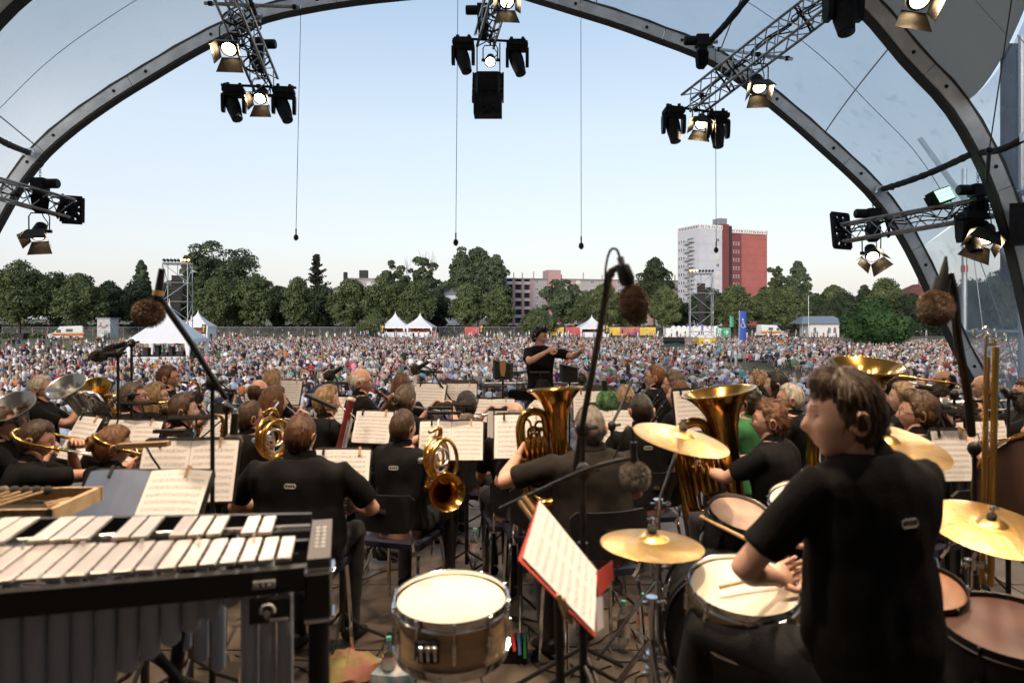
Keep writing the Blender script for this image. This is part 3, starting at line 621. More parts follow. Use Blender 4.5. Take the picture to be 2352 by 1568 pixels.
# dead twigs over the loose tree
for i, (u, v) in enumerate(((935, 600), (972, 585), (990, 588))):
    t = thing('bare_treetop', ['leafless twigs left above the paired tents', 'highest leafless twigs above the paired tents', 'leafless twigs right above the paired tents'][i], 'branches', P(u, v + 25, 198), 0, 'dead treetops'); m = MB(); rng = random.Random(i)
    m.tube([(0, 0, -3), (0, 0, 2)], [.12, .05], 5); m.build('stem', TRUNK, t)
    m = MB()
    for k in range(9):
        a = rng.uniform(-1.2, 1.2); m.tube([(0, 0, -2 + k * .4), (math.sin(a) * 1.3, .2, -1 + k * .4 + 1.2), (math.sin(a) * 1.8, .2, k * .4 + 1.6)], [.05, .035, .02], 4)
    m.build('twig', TRUNK, t)
def hedge(u0, u1, top, D, label, mat, dx=2.2, seed=0):
    x0 = (u0 - CU) / F * D; x1 = (u1 - CU) / F * D; H = ZC + (HV - top) / F * D; rng = np.random.default_rng(seed); n = int((x1 - x0) * H * 14)
    c = np.stack([rng.uniform(x0, x1, n), D + rng.uniform(-dx, dx, n), np.zeros(n)], 1); hh = np.array([H * (.75 + .35 * NZ.noise(V((x * .25, seed, 0)))) for x in c[:, 0]]); c[:, 2] = hh * rng.random(n) ** .6
    a = rng.normal(size=(n, 3)); a /= np.linalg.norm(a, axis=1)[:, None]; b = np.cross(a, rng.normal(size=(n, 3))); b /= np.linalg.norm(b, axis=1)[:, None]; s = .35
    vs = np.concatenate([c - a * s, c + b * s, c + a * s, c - b * s], 1).reshape(-1, 3); me = bpy.data.meshes.new('hedge'); me.from_pydata(vs.tolist(), [], np.arange(4 * n).reshape(-1, 4).tolist()); me.materials.append(mat); o = link('hedge', me); tag(o, label, 'hedge', 'undergrowth behind the fence'); o['kind'] = 'stuff'; return o
hedge(-60, 700, 738, 185, 'dark undergrowth behind the fence at the left', LF[1], 3, 1); hedge(700, 1250, 742, 186, 'dark undergrowth behind the fence near the paired tents', LF[1], 3, 2); hedge(1250, 1850, 744, 188, 'dark undergrowth below the tower block', LF[1], 3, 3); hedge(1920, 2420, 735, 160, 'undergrowth behind the bright tree at the right', LF[1], 4, 4); hedge(0, 112, 763, 140, 'low pale weeds beside the ambulance at the far left', LF[0], 2, 5)
# ------------------------------------------------------------------ buildings
WHT = M('white_panel', (.5, .53, .6), .7, var=.05, vs=.3); REDP = M('red_panel', (.36, .115, .105), .7, var=.07, vs=.3); REDD = M('dark_red_panel', (.17, .045, .045), .7, var=.07, vs=.3); WIN = M('window_glass', (.10, .12, .15), .15, coat=.4); WFR = M('white_frame', (.7, .7, .72), .6); PINK = M('pink_render', (.40, .26, .26), .8, var=.05, vs=.3); GREYR = M('grey_render', (.34, .33, .34), .8, var=.05, vs=.3); ROOFG = M('roof_grey', (.2, .22, .25), .6, var=.1); DKREC = M('recess_dark', (.03, .028, .035), .8); PANEL = M('balcony_panel', (.42, .44, .47), .6); FRZ = M('frieze_black', (.02, .02, .02), .7); BLIND = M('window_blind', (.62, .55, .45), .8)
wm = MB().box((0, 0, 0), (1.25, .08, 1.3)).mesh('window', WFR, False); pmh = MB().box((0, 0, 0), (.48, .1, 1.1)).mesh('pane', WIN, False); pmb = MB().box((0, 0, 0), (.48, .1, 1.1)).mesh('pane', BLIND, False)
def window(parent, loc, rz, sx=1., sz=1., blind=False):
    w = link('window', wm, parent, loc); w.rotation_euler = (0, 0, rz); w.scale = (sx, 1, sz)
    for s in (-.3, .3): link('pane', pmb if blind else pmh, w, (s, -.02, 0))
rng = random.Random(3)
t = thing('apartment_tower', 'tall apartment tower with white wing, red stairwell and red wing', 'building', (61.8, 225, 0), R_(22))
def bx(name, mat, x0, x1, y0, y1, z0, z1, par=t):
    m = MB(); m.box(((x0 + x1) / 2, (y0 + y1) / 2, (z0 + z1) / 2), (x1 - x0, y1 - y0, z1 - z0)); return m.build(name, mat, par, False)
TH = 35.0
bx('white_wing', WHT, 0, 9.2, 0, 12, 0, TH - 1.5); bx('frieze_band', WFR, -.1, 9.3, -.1, 12.1, TH - 1.5, TH)
bx('stairwell', REDD, 9.2, 12.5, .6, 9, 0, TH + .6); bx('lift_house', ROOFG, 9.2, 12.2, 1.2, 5, TH + .6, TH + 2.6); bx('recess', DKREC, 12.5, 14.6, 1.6, 10, 0, TH + .3)
bx('red_wing', REDP, 18.9, 30.3, 2.2, 3.2, 0, TH - 2); bx('red_wing_side', REDD, 14.6, 18.88, 1.9, 14, 0, TH - 2); bx('frieze_band', WFR, 14.5, 30.4, 1.8, 14.1, TH - 2, TH - .6)
bx('red_wing_core', REDP, 18.9, 30.28, 3.2, 14, 0, TH - 2.01)
for z in range(0, 12):
    zc = 2 + z * 2.8
    if zc > TH - 3: continue
    m = MB(); m.box((4.6, -.012, zc + 1.3), (9.1, .03, .04)); m.build('panel_joint', GREYR, t, False)
    m = MB(); m.box((24.6, 2.18, zc + 1.3), (11.2, .03, .04)); m.build('panel_joint', REDD, t, False)
    window(t, (7.3, -.05, zc), 0, 1, .95, rng.random() < .3)
    for y in (11.0, 9.6, 8.3, 3.2): window(t, (-.06, y, zc), -math.pi / 2, .62, .95)
    for x in (15.6, 16.7, 17.8): window(t, (x, 1.84, zc - .6), 0, .42, .85)
    for k, (y, dz) in enumerate(((5.9, 0), (3.4, .5))):
        if z < 2: continue
        bb = link('balcony', MB().box((-.6, y, zc - 1.2 + dz), (1.3, 2.0, .15)).mesh('balcony', ROOFG, False), t); m = MB()
        for a, c in (((-1.25, y - 1), (-1.25, y + 1)), ((-1.25, y + 1), (0, y + 1)), ((-1.25, y - 1), (0, y - 1))):
            m.box(((a[0] + c[0]) / 2, (a[1] + c[1]) / 2, zc - .75 + dz), (abs(a[0] - c[0]) + .05, abs(a[1] - c[1]) + .05, .72))
        m.build('balustrade', PANEL, bb, False); m = MB(); m.tube([(-1.28, y - 1, zc - .25 + dz), (-1.28, y + 1, zc - .25 + dz)], .06, 5); m.build('handrail', BLK, bb)
    m = MB(); m.box((-.03, 4.6, zc), (.04, 3.6, 1.6)); m.build('glazing', WIN, t, False)
for x0, x1, y, z in ((.3, 9, -.13, TH - .75), (18.9, 30, 1.77, TH - 1.3), (14.8, 18.6, 1.77, TH - 1.3)):
    x = x0
    while x < x1:
        w = rng.uniform(.25, .6); m = MB(); k = rng.random()
        if k < .4: m.tube([(x + w / 2 + math.cos(a) * w * .4, y, z + math.sin(a) * .4) for a in np.linspace(rng.uniform(0, 3), rng.uniform(4, 6), 7)], .11, 4)
        else: m.rings([[V((x + w * .5 + s * w * .3 + d, y, z + s * .4)), V((x + w * .5 + s * w * .3 + d + .2, y, z + s * .4)), V((x + w * .5 + s * w * .3 + d + .2, y + .05, z + s * .4)), V((x + w * .5 + s * w * .3 + d, y + .05, z + s * .4))] for s, d in ((-1, 0), (0, rng.uniform(-.2, .2)), (1, 0))])
        m.build('frieze_mark', FRZ, t, False); x += w + .5
for y in np.arange(.6, 11.6, .85):
    m = MB(); m.box((-.13, float(y), TH - .75), (.04, .35, .9), Mx.Rotation(rng.uniform(-.4, .4), 3, 'X')); m.build('frieze_mark', FRZ, t, False)
# pink slab block
t = thing('apartment_block', 'long pinkish apartment block with balconies behind the centre trees', 'building', P(1222, 727, 228) * V((1, 1, 0)) if False else V(((1222 - CU) / F * 228, 228, 0)), R_(14))
H = 17.5
bx('end_wall', GREYR, 0, 5.2, 0, 12, 0, H - .6, t); bx('roof_slab', ROOFG, -9.8, 5.5, -.6, 12.3, H - .6, H - .2, t); bx('balcony_wing', DKREC, -9.4, -.02, 1.2, 11.9, 0, H - .62, t); bx('stair_tower', PINK, 5.22, 9.6, -1.5, 5, 0, H + 2.6, t); bx('long_wing', GREYR, 9.62, 60, 2, 13, 0, H - .5, t); bx('roof_slab', ROOFG, 9.65, 60.3, 1.5, 13.3, H - .5, H - .1, t)
for x in (-9.3, -6.3, -3.2, -.3): bx('pink_pillar', PINK, x - .45, x + .45, -.3, 1.2, 0, H - .64, t)
for z in range(6):
    for x in (-7.8, -4.75, -1.75): bx('balcony_panel', PANEL, x - 1.05, x + 1.05, -.2, -.1, 1.4 + z * 2.75, 2.4 + z * 2.75, t)
    window(t, (1.6, -.05, 2.6 + z * 2.75), 0, .9, 1)
    for x in (12, 17, 22, 27, 32, 37, 42, 47, 52, 57): window(t, (x, 1.95, 2.6 + z * 2.75), 0, 1.2, 1, rng.random() < .2)
for x in (14.5, 29.5, 44.5): bx('pink_panel', PINK, x - 1.2, x + 1.2, 1.85, 2, 0, H - .52, t)
for x in (-8, -5, -2, 2, 12, 20, 27, 34, 41, 48, 55): bx('chimney_pipe', GREYR, x - .15, x + .15, 5, 5.3, H - .2, H + 1.6 + (x % 3) * .4, t)
# house left of centre and white gable
t = thing('flat_roof_house', 'flat roofed grey house with dark chimney block above the left lindens', 'building', ((832 - CU) / F * 215, 215, 0)); bx('wall', GREYR, -4, 5, 0, 9, 0, 16.2, t); bx('roof_slab', ROOFG, -4.3, 5.3, -.3, 9.3, 16.2, 16.6, t); bx('chimney', DKREC, -1.2, 1.3, 1, 3, 16.6, 19.2, t); bx('chimney', DKREC, -6.2, -5.2, 1, 2.5, 0, 18.6, t); bx('white_wall', WHT, 1.4, 5, -.1, 0, 12, 15.4, t)
for x in (2.3, 3.9): window(t, (x, -.2, 14), 0)
t = thing('gabled_house', 'white gable wall with grey roof between the dark tree and the poplars', 'building', ((1000 - CU) / F * 200, 200, 0)); bx('wall', WHT, -3, 9, 0, 9, 0, 10.7, t); m = MB(); m.rings([[V((x, 0, 10.7)), V((x, 9, 10.7)), V((x, 4.5, 13.4))] for x in (-3.2, 9.2)]); m.build('roof', ROOFG, t, False); bx('chimney', GREYR, 5.5, 6.3, 2, 3, 11.5, 14.6, t)
t = thing('flat_building', 'plain grey building with small windows between crowns at the right', 'building', ((1890 - CU) / F * 215, 215, 0)); bx('wall', GREYR, -4.5, 5.2, 0, 9, 0, 10.5, t); bx('roof_slab', ROOFG, -4.8, 5.5, -.3, 9.3, 10.5, 10.9, t); window(t, (-2.5, -.1, 8), 0, 1.6); window(t, (2.2, -.1, 8), 0, 1.6)
t = thing('pavilion', 'low pavilion with blue grey hipped roof at the right', 'building', ((1892 - CU) / F * 150, 150, 0)); bx('wall', WFR, -3.2, 3.4, 0, 5, 0, 3.0, t)
m = MB(); m.add([V(p) for p in ((-5.3, -1, 2.9), (5.4, -1, 2.9), (5.4, 6, 2.9), (-5.3, 6, 2.9), (-3.6, 1.8, 4.6), (3, 1.8, 4.6), (3, 3.2, 4.6), (-3.6, 3.2, 4.6))], [(0, 1, 5, 4), (1, 2, 6, 5), (2, 3, 7, 6), (3, 0, 4, 7), (4, 5, 6, 7), (3, 2, 1, 0)]); m.build('roof', M('blue_grey_roof', (.18, .22, .28), .5, var=.1), t, False)
for x in (-2, 1.2, 2.4): window(t, (x, -.06, 1.5), 0, .5, 1.1)
for x in (-5, 5): rod('post', (x, -.8, 0), (x, -.8, 2.9), .08, GREYR, t)
RTILE = M('red_roof_tiles', (.13, .045, .035), .8, var=.25, vs=2)
t = thing('red_roof_house', 'pale house with red hipped roof behind the right arch leg', 'building', ((2135 - CU) / F * 205, 205, 0)); bx('wall', M('cream_render', (.40, .36, .28), .8), -7.2, 8, 0, 10, 0, 10.2, t); bx('cornice', WFR, -7.5, 8.3, -.25, 10.2, 10.2, 10.7, t)
m = MB(); m.add([V(p) for p in ((-7.8, -.6, 10.7), (8.4, -.6, 10.7), (8.4, 10.6, 10.7), (-7.8, 10.6, 10.7), (-1.5, 4, 14.4), (4, 4, 14.4), (4, 6, 14.4), (-1.5, 6, 14.4))], [(0, 1, 5, 4), (1, 2, 6, 5), (2, 3, 7, 6), (3, 0, 4, 7), (4, 5, 6, 7)]); rf = m.build('roof', RTILE, t, False); bx('chimney', GREYR, -.8, 1.2, 3, 4.5, 13, 16, rf)
for x in (-5, -1.5, 2): window(t, (x, -.08, 7.2), 0, .9, 1.2)
t = thing('graffiti_hut', 'small white hut with graffiti and tilted blue bars beside it', 'hut', ((239 - CU) / F * 150, 150, 0), -.15); bx('wall', M('dirty_white', (.42, .42, .43), .8, var=.15, vs=1), -1.7, 1.5, 0, 2.6, 0, 4.0, t); bx('roof', ROOFG, -1.9, 1.7, -.2, 2.8, 4.0, 4.25, t)
GR = M('graffiti_black', (.03, .03, .035), .7); GRR = M('graffiti_red', (.35, .05, .06), .7)
for k in range(9):
    m = MB(); x = -1.4 + k * .27; z = 2.35 + .25 * math.sin(k); m.tube([(x, -.03, z - .3), (x + .12, -.03, z + .25), (x + .2, -.03, z - .2)], .035, 4); m.build('graffiti_stroke', GR if k % 3 else GRR, t)
bx('vent', GR, -.9, -.6, -.03, 0, 2.9, 3.15, t)
BLUE = M('blue_tube', (.05, .14, .3), .5)
rod('strut', (1.5, -.2, 3.8), (3.6, -.2, 0), .07, BLUE, t)
# ------------------------------------------------------------------ scaffold towers with line arrays
RED = M('red_plastic', (.5, .03, .02), .5); SCAF = M('scaffold_steel', (.34, .36, .39), .45, .6, var=.15, vs=3)
def scaf(u, D, w, top, label, lv, yaw, flip=1):
    x = (u - CU) / F * D; t = thing('scaffold_tower', label, 'scaffold tower', (x, D, 0), yaw, 'loudspeaker scaffold towers'); H = ZC + (HV - top) / F * D; h = w / 2
    cs = [(-h, -h), (h, -h), (h, h), (-h, h)]
    for a, c in cs: rod('standard', (a, c, 0), (a, c, H), .05, SCAF, t)
    for i in range(lv):
        z0 = H * i / lv; z1 = H * (i + 1) / lv
        for k in range(4):
            a, c = cs[k], cs[(k + 1) % 4]; rod('ledger', (*a, z1 - .1), (*c, z1 - .1), .035, SCAF, t); p, q = (a, c) if (i + k) % 2 else (c, a); rod('diagonal', (*p, z0), (*q, z1 - .1), .035, SCAF, t); m = MB(); m.box((*a, z1 - .1), (.16, .16, .09)); m.build('coupler', RED if (i + k) % 2 else SCAF, t, False)
    for sx in (-.5, .5): rod('beam', (-h - .2, sx, H), (h + .2, sx, H), .09, SCAF, t)
    la = thing('line_array_speaker', 'long black speaker column hanging inside the %s scaffold tower' % ('left' if flip > 0 else 'right'), 'loudspeaker', (x, D, 0), yaw, 'speaker columns in the scaffold towers'); cb = MB().box((0, 0, 0), (1.05, .6, .3)).mesh('cabinet', BLKP, False)
    for k in range(16):
        c = link('cabinet', cb, la, (0, -.2 - .004 * k * k, H - 1.5 - k * .34)); c.rotation_euler = (-R_(1.2 * k), 0, 0); c.scale = (1, 1, 1) if k < 9 else (.8, 1, 1)
    rod('wire', (0, 0, H - 1.4), (0, 0, H), .03, BLK, la)
    fl = MB().lathe([(.001, .3), (.14, .28), (.17, 0), (.14, -.05)], (0, 0, 0), (0, 1, -.3), 8, True).mesh('flood', BLKP); fo = MB().lathe([(.001, -.07), (.14, -.06)], (0, 0, 0), (0, 1, -.3), 8).mesh('lens', M('far_lit_lens', (1, .6, .2), emis=2.2, ecol=(1, .5, .15)))
    for k in range(8):
        xx = -h + k * w / 7; f = thing('floodlight', '%s small floodlight on top of the %s scaffold tower' % (('first', 'second', 'third', 'fourth', 'fifth', 'sixth', 'seventh', 'last')[k], 'left' if flip > 0 else 'right'), 'floodlight', (x + xx * math.cos(yaw), D + xx * math.sin(yaw) - .3, H + .35), 0, 'floodlights on the scaffold towers')
        link('lamp_housing', fl, f)
        if (k > 4 if flip > 0 else k < 3): link('lens', fo, f)
    return t
scaf(408, 76, 2.55, 605, 'scaffold tower with speakers at the left behind the big tent', 5, .25, 1); scaf(1610, 92, 2.9, 628, 'scaffold tower with speakers before the white tower block', 4, -.2, -1)
# ------------------------------------------------------------------ tents
TENT = M('tent_fabric', (.72, .74, .8), .7, var=.03, vs=1); SALM = M('salmon_lining', (.55, .2, .12), .7)
def pagoda(u, D, w, apex, eave, label, yaw=0, walls=(0, 0, 1, 0), lining=True, counter=True):
    x = (u - CU) / F * D; t = thing('pagoda_tent', label, 'tent', (x, D, 0), yaw, 'white pointed tents'); HA = ZC + (HV - apex) / F * D; HE = ZC + (HV - eave) / F * D; h = w / 2; m = MB(); rr = []
    for k in range(11):
        s = k / 10; r = h * 1.03 * (1 - s) ** 1.0; r = h * 1.03 * ((1 - s) ** 1.9 * .93 + .07 * (1 - s)) + .02; z = HE + (HA - HE) * (s ** .9)
        rr.append([V((a * r, c * r, z)) for a, c in ((-1, -1), (0, -1), (1, -1), (1, 0), (1, 1), (0, 1), (-1, 1), (-1, 0))])
    m.rings(rr); m.build('canopy', TENT, t, True); rod('tip', (0, 0, HA - .1), (0, 0, HA + .25), .03, TENT, t)
    m = MB(); n = 40; ring = []; ring2 = []
    for k in range(n):
        s = k / n * 4; e = int(s); f = s - e; a, c = ((-1, -1), (1, -1), (1, 1), (-1, 1))[e], ((1, -1), (1, 1), (-1, 1), (-1, -1))[e]; p = V((a[0] + (c[0] - a[0]) * f, a[1] + (c[1] - a[1]) * f, 0)) * h * 1.035
        ring.append(p + V((0, 0, HE + .02))); ring2.append(p + V((0, 0, HE - .28 - .06 * (k % 2))))
    m.rings([ring, ring2], False); m.build('valance', TENT, t, False)
    for a, c in ((-1, -1), (1, -1), (1, 1), (-1, 1)):
        m = MB(); rng = random.Random(a * 3 + c); m.rings([[V((a * h, c * h, 0)) + V((math.cos(q) * r * (1 + .25 * (k % 2)), math.sin(q) * r, z)) for k, q in enumerate(np.linspace(0, 6.28, 9)[:-1])] for z, r in ((0, .22), (HE * .5, .13), (HE, .3))]); m.build('corner_curtain', TENT, t)
    for k, (a, c) in enumerate((((-h, -h), (h, -h)), ((h, -h), (h, h)), ((h, h), (-h, h)), ((-h, h), (-h, -h)))):
        if walls[k]:
            L = 24; m = MB(); ps = [V((a[0] + (c[0] - a[0]) * i / L, a[1] + (c[1] - a[1]) * i / L, 0)) + V((.04 * math.sin(i * 2), .04 * math.cos(i * 2), 0)) for i in range(L + 1)]; m.rings([[p for p in ps], [p + V((0, 0, HE)) for p in ps]], False, False); m.build('side_wall', SALM if lining and k == 2 else TENT, t)
    if counter:
        m = MB(); m.box((0, -h * .92, .55), (w * .86, .5, 1.1)); m.build('counter', TENT, t, False)
    return t
t = pagoda(389, 60, 4.7, 692, 778, 'big white pointed tent of the sound desk at the left', .12, (0, 0, 0, 0), False, True)
pagoda(455, 135, 5.0, 713, 748, 'smaller white tent right behind the big tent', .1, (0, 1, 1, 0)); pagoda(908, 152, 6.0, 716, 750, 'left one of the paired white pointed tents', .05); pagoda(965, 152, 6.0, 719, 750, 'right one of the paired white pointed tents', -.05); pagoda(1359, 152, 6.0, 724, 752, 'single white pointed tent left of the centre microphone', .1)
t = thing('mixing_desk', 'sound desk with black racks and screens inside the big tent', 'mixing desk', ((392 - CU) / F * 60, 59.6, 0))
for k, (x, w, h) in enumerate(((-1.9, .5, .7), (-.9, .35, .9), (-.2, .4, .3), (.3, .3, .8), (1.1, .6, .4), (1.8, .4, .6))):
    m = MB(); m.box((x, 0, 1.1 + h / 2), (w, .5, h)); m.build('rack', BLKP, t, False)
m = MB(); m.box((0, .3, .9), (4.4, .8, .5)); m.build('desk', BLKP, t, False)
# ------------------------------------------------------------------ fence, banners, vehicles, small structures
MESHM = bpy.data.materials.new('fence_mesh'); MESHM.use_nodes = True; _n = MESHM.node_tree; _b = _n.nodes['Principled BSDF']; _b.inputs['Base Color'].default_value = (.06, .065, .07, 1); _b.inputs['Alpha'].default_value = .35
pan = MB().quad((0, 0, .1), (3.4, 0, .1), (3.4, 0, 2), (0, 0, 2)).mesh('mesh_panel', MESHM, False)
def fence(x0, x1, D, label):
    t = thing('mesh_fence', label, 'fence', (x0, D, 0), 0, 'construction fence along the meadow'); x = 0; i = 0
    while x < x1 - x0:
        link('mesh_panel', pan, t, (x, 0, 0)); rod('post', (x, 0, 0), (x, 0, 2.1), .05, STEEL, t); rod('top_rail', (x, 0, 2.05), (x + 3.4, 0, 2.05), .04, STEEL, t); x += 3.5; i += 1
fence(-118, -28, 158, 'grey mesh fence at the left below the lindens'); fence(-24, 42, 160, 'grey mesh fence behind the paired tents'); fence(44, 84, 162, 'grey mesh fence below the tower block at the right')
BCOL = [M('banner_yellow', (.6, .42, .06), .7, var=.15, vs=.8), M('banner_orange', (.6, .2, .05), .7, col2=(.25, .06, .2), vs=.5), M('banner_red', (.45, .08, .08), .7, var=.2, vs=.8)]
for k, (u0, u1, c, lb) in enumerate(((1265, 1295, 0, 'yellow fence banner left of the conductor'), (1300, 1335, 2, 'red fence banner left of the single tent'), (1396, 1424, 0, 'yellow fence banner right of the single tent'), (1424, 1470, 1, 'orange and violet fence banner'), (1470, 1506, 0, 'yellow fence banner right of the orange one'), (1068, 1100, 2, 'pale red banner beside the poplar clump'))):
    a = P(u0, 727, 150); w = (u1 - u0) / F * 150; m = MB(); m.plate((0, 0, .4), (w, 0, 0), (0, 0, 1.75), (0, .04, 0)); o = m.build('fence_banner', BCOL[c], None, False, (a.x, 150, 0)); tag(o, lb, 'banner', 'coloured banners on the fence')
    for q in (0, w): rod('post', (q, .1, 0), (q, .1, 2.2), .04, STEEL, o)
def flag(u, D, v0, v1, w, mat, label, lean=0):
    x = (u - CU) / F * D; z1 = ZC + (HV - v0) / F * D; t = thing('flag_banner', label, 'flag', (x, D, 0), 0, 'upright advertising flags'); m = MB(); z0 = max(.2, ZC + (HV - v1) / F * D); m.rings([[V((-w / 2 + lean * z / 4, 0, z)), V((0 + lean * z / 4, -.12, z)), V((w / 2 + lean * z / 4, 0, z)), V((w / 2 + lean * z / 4, .03, z)), V((lean * z / 4, -.09, z)), V((-w / 2 + lean * z / 4, .03, z))] for z in np.linspace(z0, z1, 8)]); m.build('cloth', mat, t); rod('pole', (-w / 2, .05, 0), (-w / 2 + lean * z1 / 4, .05, z1 + .05), .04, STEEL, t); return t, z0, z1, x
BLU = M('flag_blue', (.03, .09, .42), .6); SGN = M('sign_green', (.05, .36, .2), .6); WHP = M('white_plastic', (.75, .76, .78), .5)
t, z0, z1, x = flag(1705, 70, 714, 781, .7, BLU, 'blue flag with white wheelchair symbol before the red tower block', .05); zc = (z0 + z1) / 2 + .1
m = MB(); m.ell((.0, -.16, zc + .52), (.09, .02, .09), 8, 6); m.tube([(0, -.16, zc + .42), (.02, -.16, zc + .08), (.17, -.16, zc + .06), (.25, -.16, zc - .25), (.33, -.16, zc - .22)], .035, 5); m.tube([(.02, -.16, zc + .25), (.16, -.16, zc + .22)], .03, 5); m.tube([(.0 + .2 * math.cos(a), -.16, zc - .12 + .2 * math.sin(a)) for a in np.linspace(2.2, 6.0, 10)], .03, 5); m.build('wheelchair_symbol', WHP, t)
flag(1681, 110, 727, 750, .55, SGN, 'small pale green flag with exit arrow', 0); flag(1613, 120, 730, 760, .4, M('flag_violet', (.2, .2, .5), .6), 'pale violet flag behind the right scaffold tower')
for u, lb in ((467, 'black flag right of the smaller left tent'), (877, 'black flag left of the paired tents'), (1104, 'black flag right of the paired tents'), (1392, 'black flag right of the single tent')):
    t, z0, z1, x = flag(u, 118, 745, 766, .75, BLKP, lb, .2)
    m = MB(); rr_ = random.Random(u)
    for k in range(7):
        zz = z0 + .35 + k * .17; dx = .2 * zz / 4; m.box((dx, -.16, zz), (.26, .02, .1)); m.box((dx + rr_.uniform(-.1, .1), -.165, zz + .05), (.06, .02, .1))
    m.box((.2 * z1 / 4, -.15, z1 - .42), (.5, .02, .2)); m.build('lettering', BCOL[0], t, False)
t = thing('exit_container', 'long white container with domed covers and green exit sign', 'container', ((1530 - CU) / F * 148, 148, 0)); L = 13.2; bx('wall', WHP, 0, L, 0, 2.5, 0, 2.0, t)
for k in range(9): m = MB(); m.ell((1.8 + k * 1.15, .8, 2.0), (.62, .9, .55), 10, 6); m.build('domed_cover', WHP, t)
bx('exit_sign', SGN, 10.8, 13.7, -.1, -.02, .1, 2.1, t)
m = MB(); m.tube([(12.5, -.16, 1.1), (13.3, -.16, 1.1)], .11, 4); m.tube([(12.95, -.16, 1.6), (13.4, -.16, 1.1), (12.95, -.16, .6)], .11, 4); m.build('arrow', WHP, t); m = MB(); m.box((11.5, -.14, 1.1), (.75, .04, 1.7)); m.build('door_symbol', WHP, t, False); m = MB(); m.ell((11.6, -.2, 1.65), (.12, .03, .12), 8, 5); m.tube([(11.6, -.2, 1.5), (11.5, -.2, 1.0), (11.75, -.2, .7), (11.7, -.2, .4)], .07, 5); m.tube([(11.5, -.2, 1.0), (11.25, -.2, .6)], .07, 5); m.tube([(11.25, -.2, 1.35), (11.6, -.2, 1.4), (11.85, -.2, 1.15)], .05, 5); m.build('running_figure', SGN, t)
def ambulance(u, D, rz, label, main, stripe, s=1.):
    t = thing('ambulance', label, 'ambulance', ((u - CU) / F * D, D, 0), rz, 'ambulances'); t.scale = (s, s, s); prof = [(-2.8, .45), (2.75, .45), (2.85, .9), (2.75, 1.2), (1.9, 1.45), (1.25, 2.2), (.9, 2.6), (-2.5, 2.75), (-2.8, 2.5)]
    m = MB(); m.rings([[V((x * (1 if abs(y) < .95 else .985), y, z if abs(y) < .95 or z < 2 else z - .12)) for x, z in prof] for y in (-1, -.9, .9, 1)]); m.build('body', main, t, False)
    for x, z, w, h, c in ((1.15, 1.75, .75, .6, WIN), (-.6, 1.85, 1.1, .55, WIN), (-.4, 1.3, 5.2, .22, BCOL[0]), (-.5, 1.02, 5.0, .28, stripe), (-1, .7, 3.4, .22, BCOL[0])):
        for y in (-1.012, 1.012):
            m = MB(); m.box((x, y, z), (w, .02, h)); m.build('side_window' if c is WIN else 'stripe', c, t, False)
    m = MB(); m.add([V((1.3, -.82, 2.17)), V((1.3, .82, 2.17)), V((1.92, .85, 1.5)), V((1.92, -.85, 1.5))], [(0, 3, 2, 1)]); m.v = [(p[0] + .03, p[1], p[2] + .03) for p in m.v]; m.build('windscreen', WIN, t, False)
    m = MB(); m.add([V((1.95, -.9, 1.47)), V((1.95, .9, 1.47)), V((2.77, .9, 1.22)), V((2.77, -.9, 1.22))], [(0, 3, 2, 1)]); m.v = [(p[0], p[1], p[2] + .02) for p in m.v]; m.build('bonnet', stripe, t, False)
    m = MB(); m.box((.9, 0, 2.68), (.3, 1.6, .16)); m.build('beacon', BLU, t, False)
    for y in (-.7, .7): m = MB(); m.box((2.86, y, .95), (.06, .35, .2)); m.build('headlight', WHP, t, False)
    for x in (-1.8, 1.9):
        for y in (-.95, .95):
            m = MB(); m.lathe([(.36, -.12), (.36, .12)], (x, y, .36), (0, 1, 0), 14, True); w = m.build('wheel', BLKP, t); m = MB(); m.lathe([(.2, -.13), (.2, .13)], (x, y, .36), (0, 1, 0), 10, True); m.build('rim', STEEL, w)
    return t
ambulance(152, 132, R_(180 + 28), 'ambulance with red, yellow and white livery parked at the left', WHP, RED); ambulance(1770, 150, R_(12), 'white ambulance with red stripe parked right of the blue flag', WHP, RED)
t = thing('waste_bin', 'dark wheeled waste container at the far left', 'waste bin', ((48 - CU) / F * 128, 128, 0)); m = MB(); m.rings([[V((a * w, c * .6, z)) for a, c in ((-1, -1), (1, -1), (1, 1), (-1, 1))] for z, w in ((.25, .75), (1.25, .95))]); m.build('tub', BLKP, t, False); bx('lid', DARK, -1, 1, -.65, .65, 1.25, 1.42, t)
for a in (-.6, .6):
    for c in (-.4, .4): m = MB(); m.lathe([(.1, -.04), (.1, .04)], (a, c, .1), (1, 0, 0), 8, True); m.build('wheel', BLKP, t)
t = thing('toilet_cabin', 'yellow and white cabin at the foot of the right scaffold tower', 'cabin', ((1614 - CU) / F * 92, 91, 0)); bx('wall', BCOL[0], -1.1, 1.1, -1.2, 1.2, .1, 1.7, t)
for x in (-.55, .55): m = MB(); m.ell((x, 0, 1.75), (.62, 1.2, .4), 10, 6); m.build('domed_cover', WHP, t)
bx('door', WHP, -.35, .35, -1.25, -1.2, .2, 1.5, t)
TARP = M('green_tarpaulin', (.035, .06, .055), .6, var=.3, vs=2, bump=.6, bs=4)
t = thing('covered_equipment', 'equipment under a dark green tarpaulin behind barriers at the right', 'equipment', ((1565 - CU) / F * 78, 78, 0)); m = MB(); m.rings([[V((x * w, y, z * h)) for x, z in ((-2.6, 0), (2.6, 0), (2.5, .55), (1.0, 1.1), (-.6, 1.4), (-2, 1.3))] for y, w, h in ((-1.4, .9, .8), (-.6, 1, 1.1), (.6, 1, 1), (1.4, .85, .7))]); m.build('tarpaulin', TARP, t); m = MB(); m.tube([(-2, 0, 1.75), (.3, 0, 1.75)], .4, 8); m.build('rolled_cover', BLKP, t)
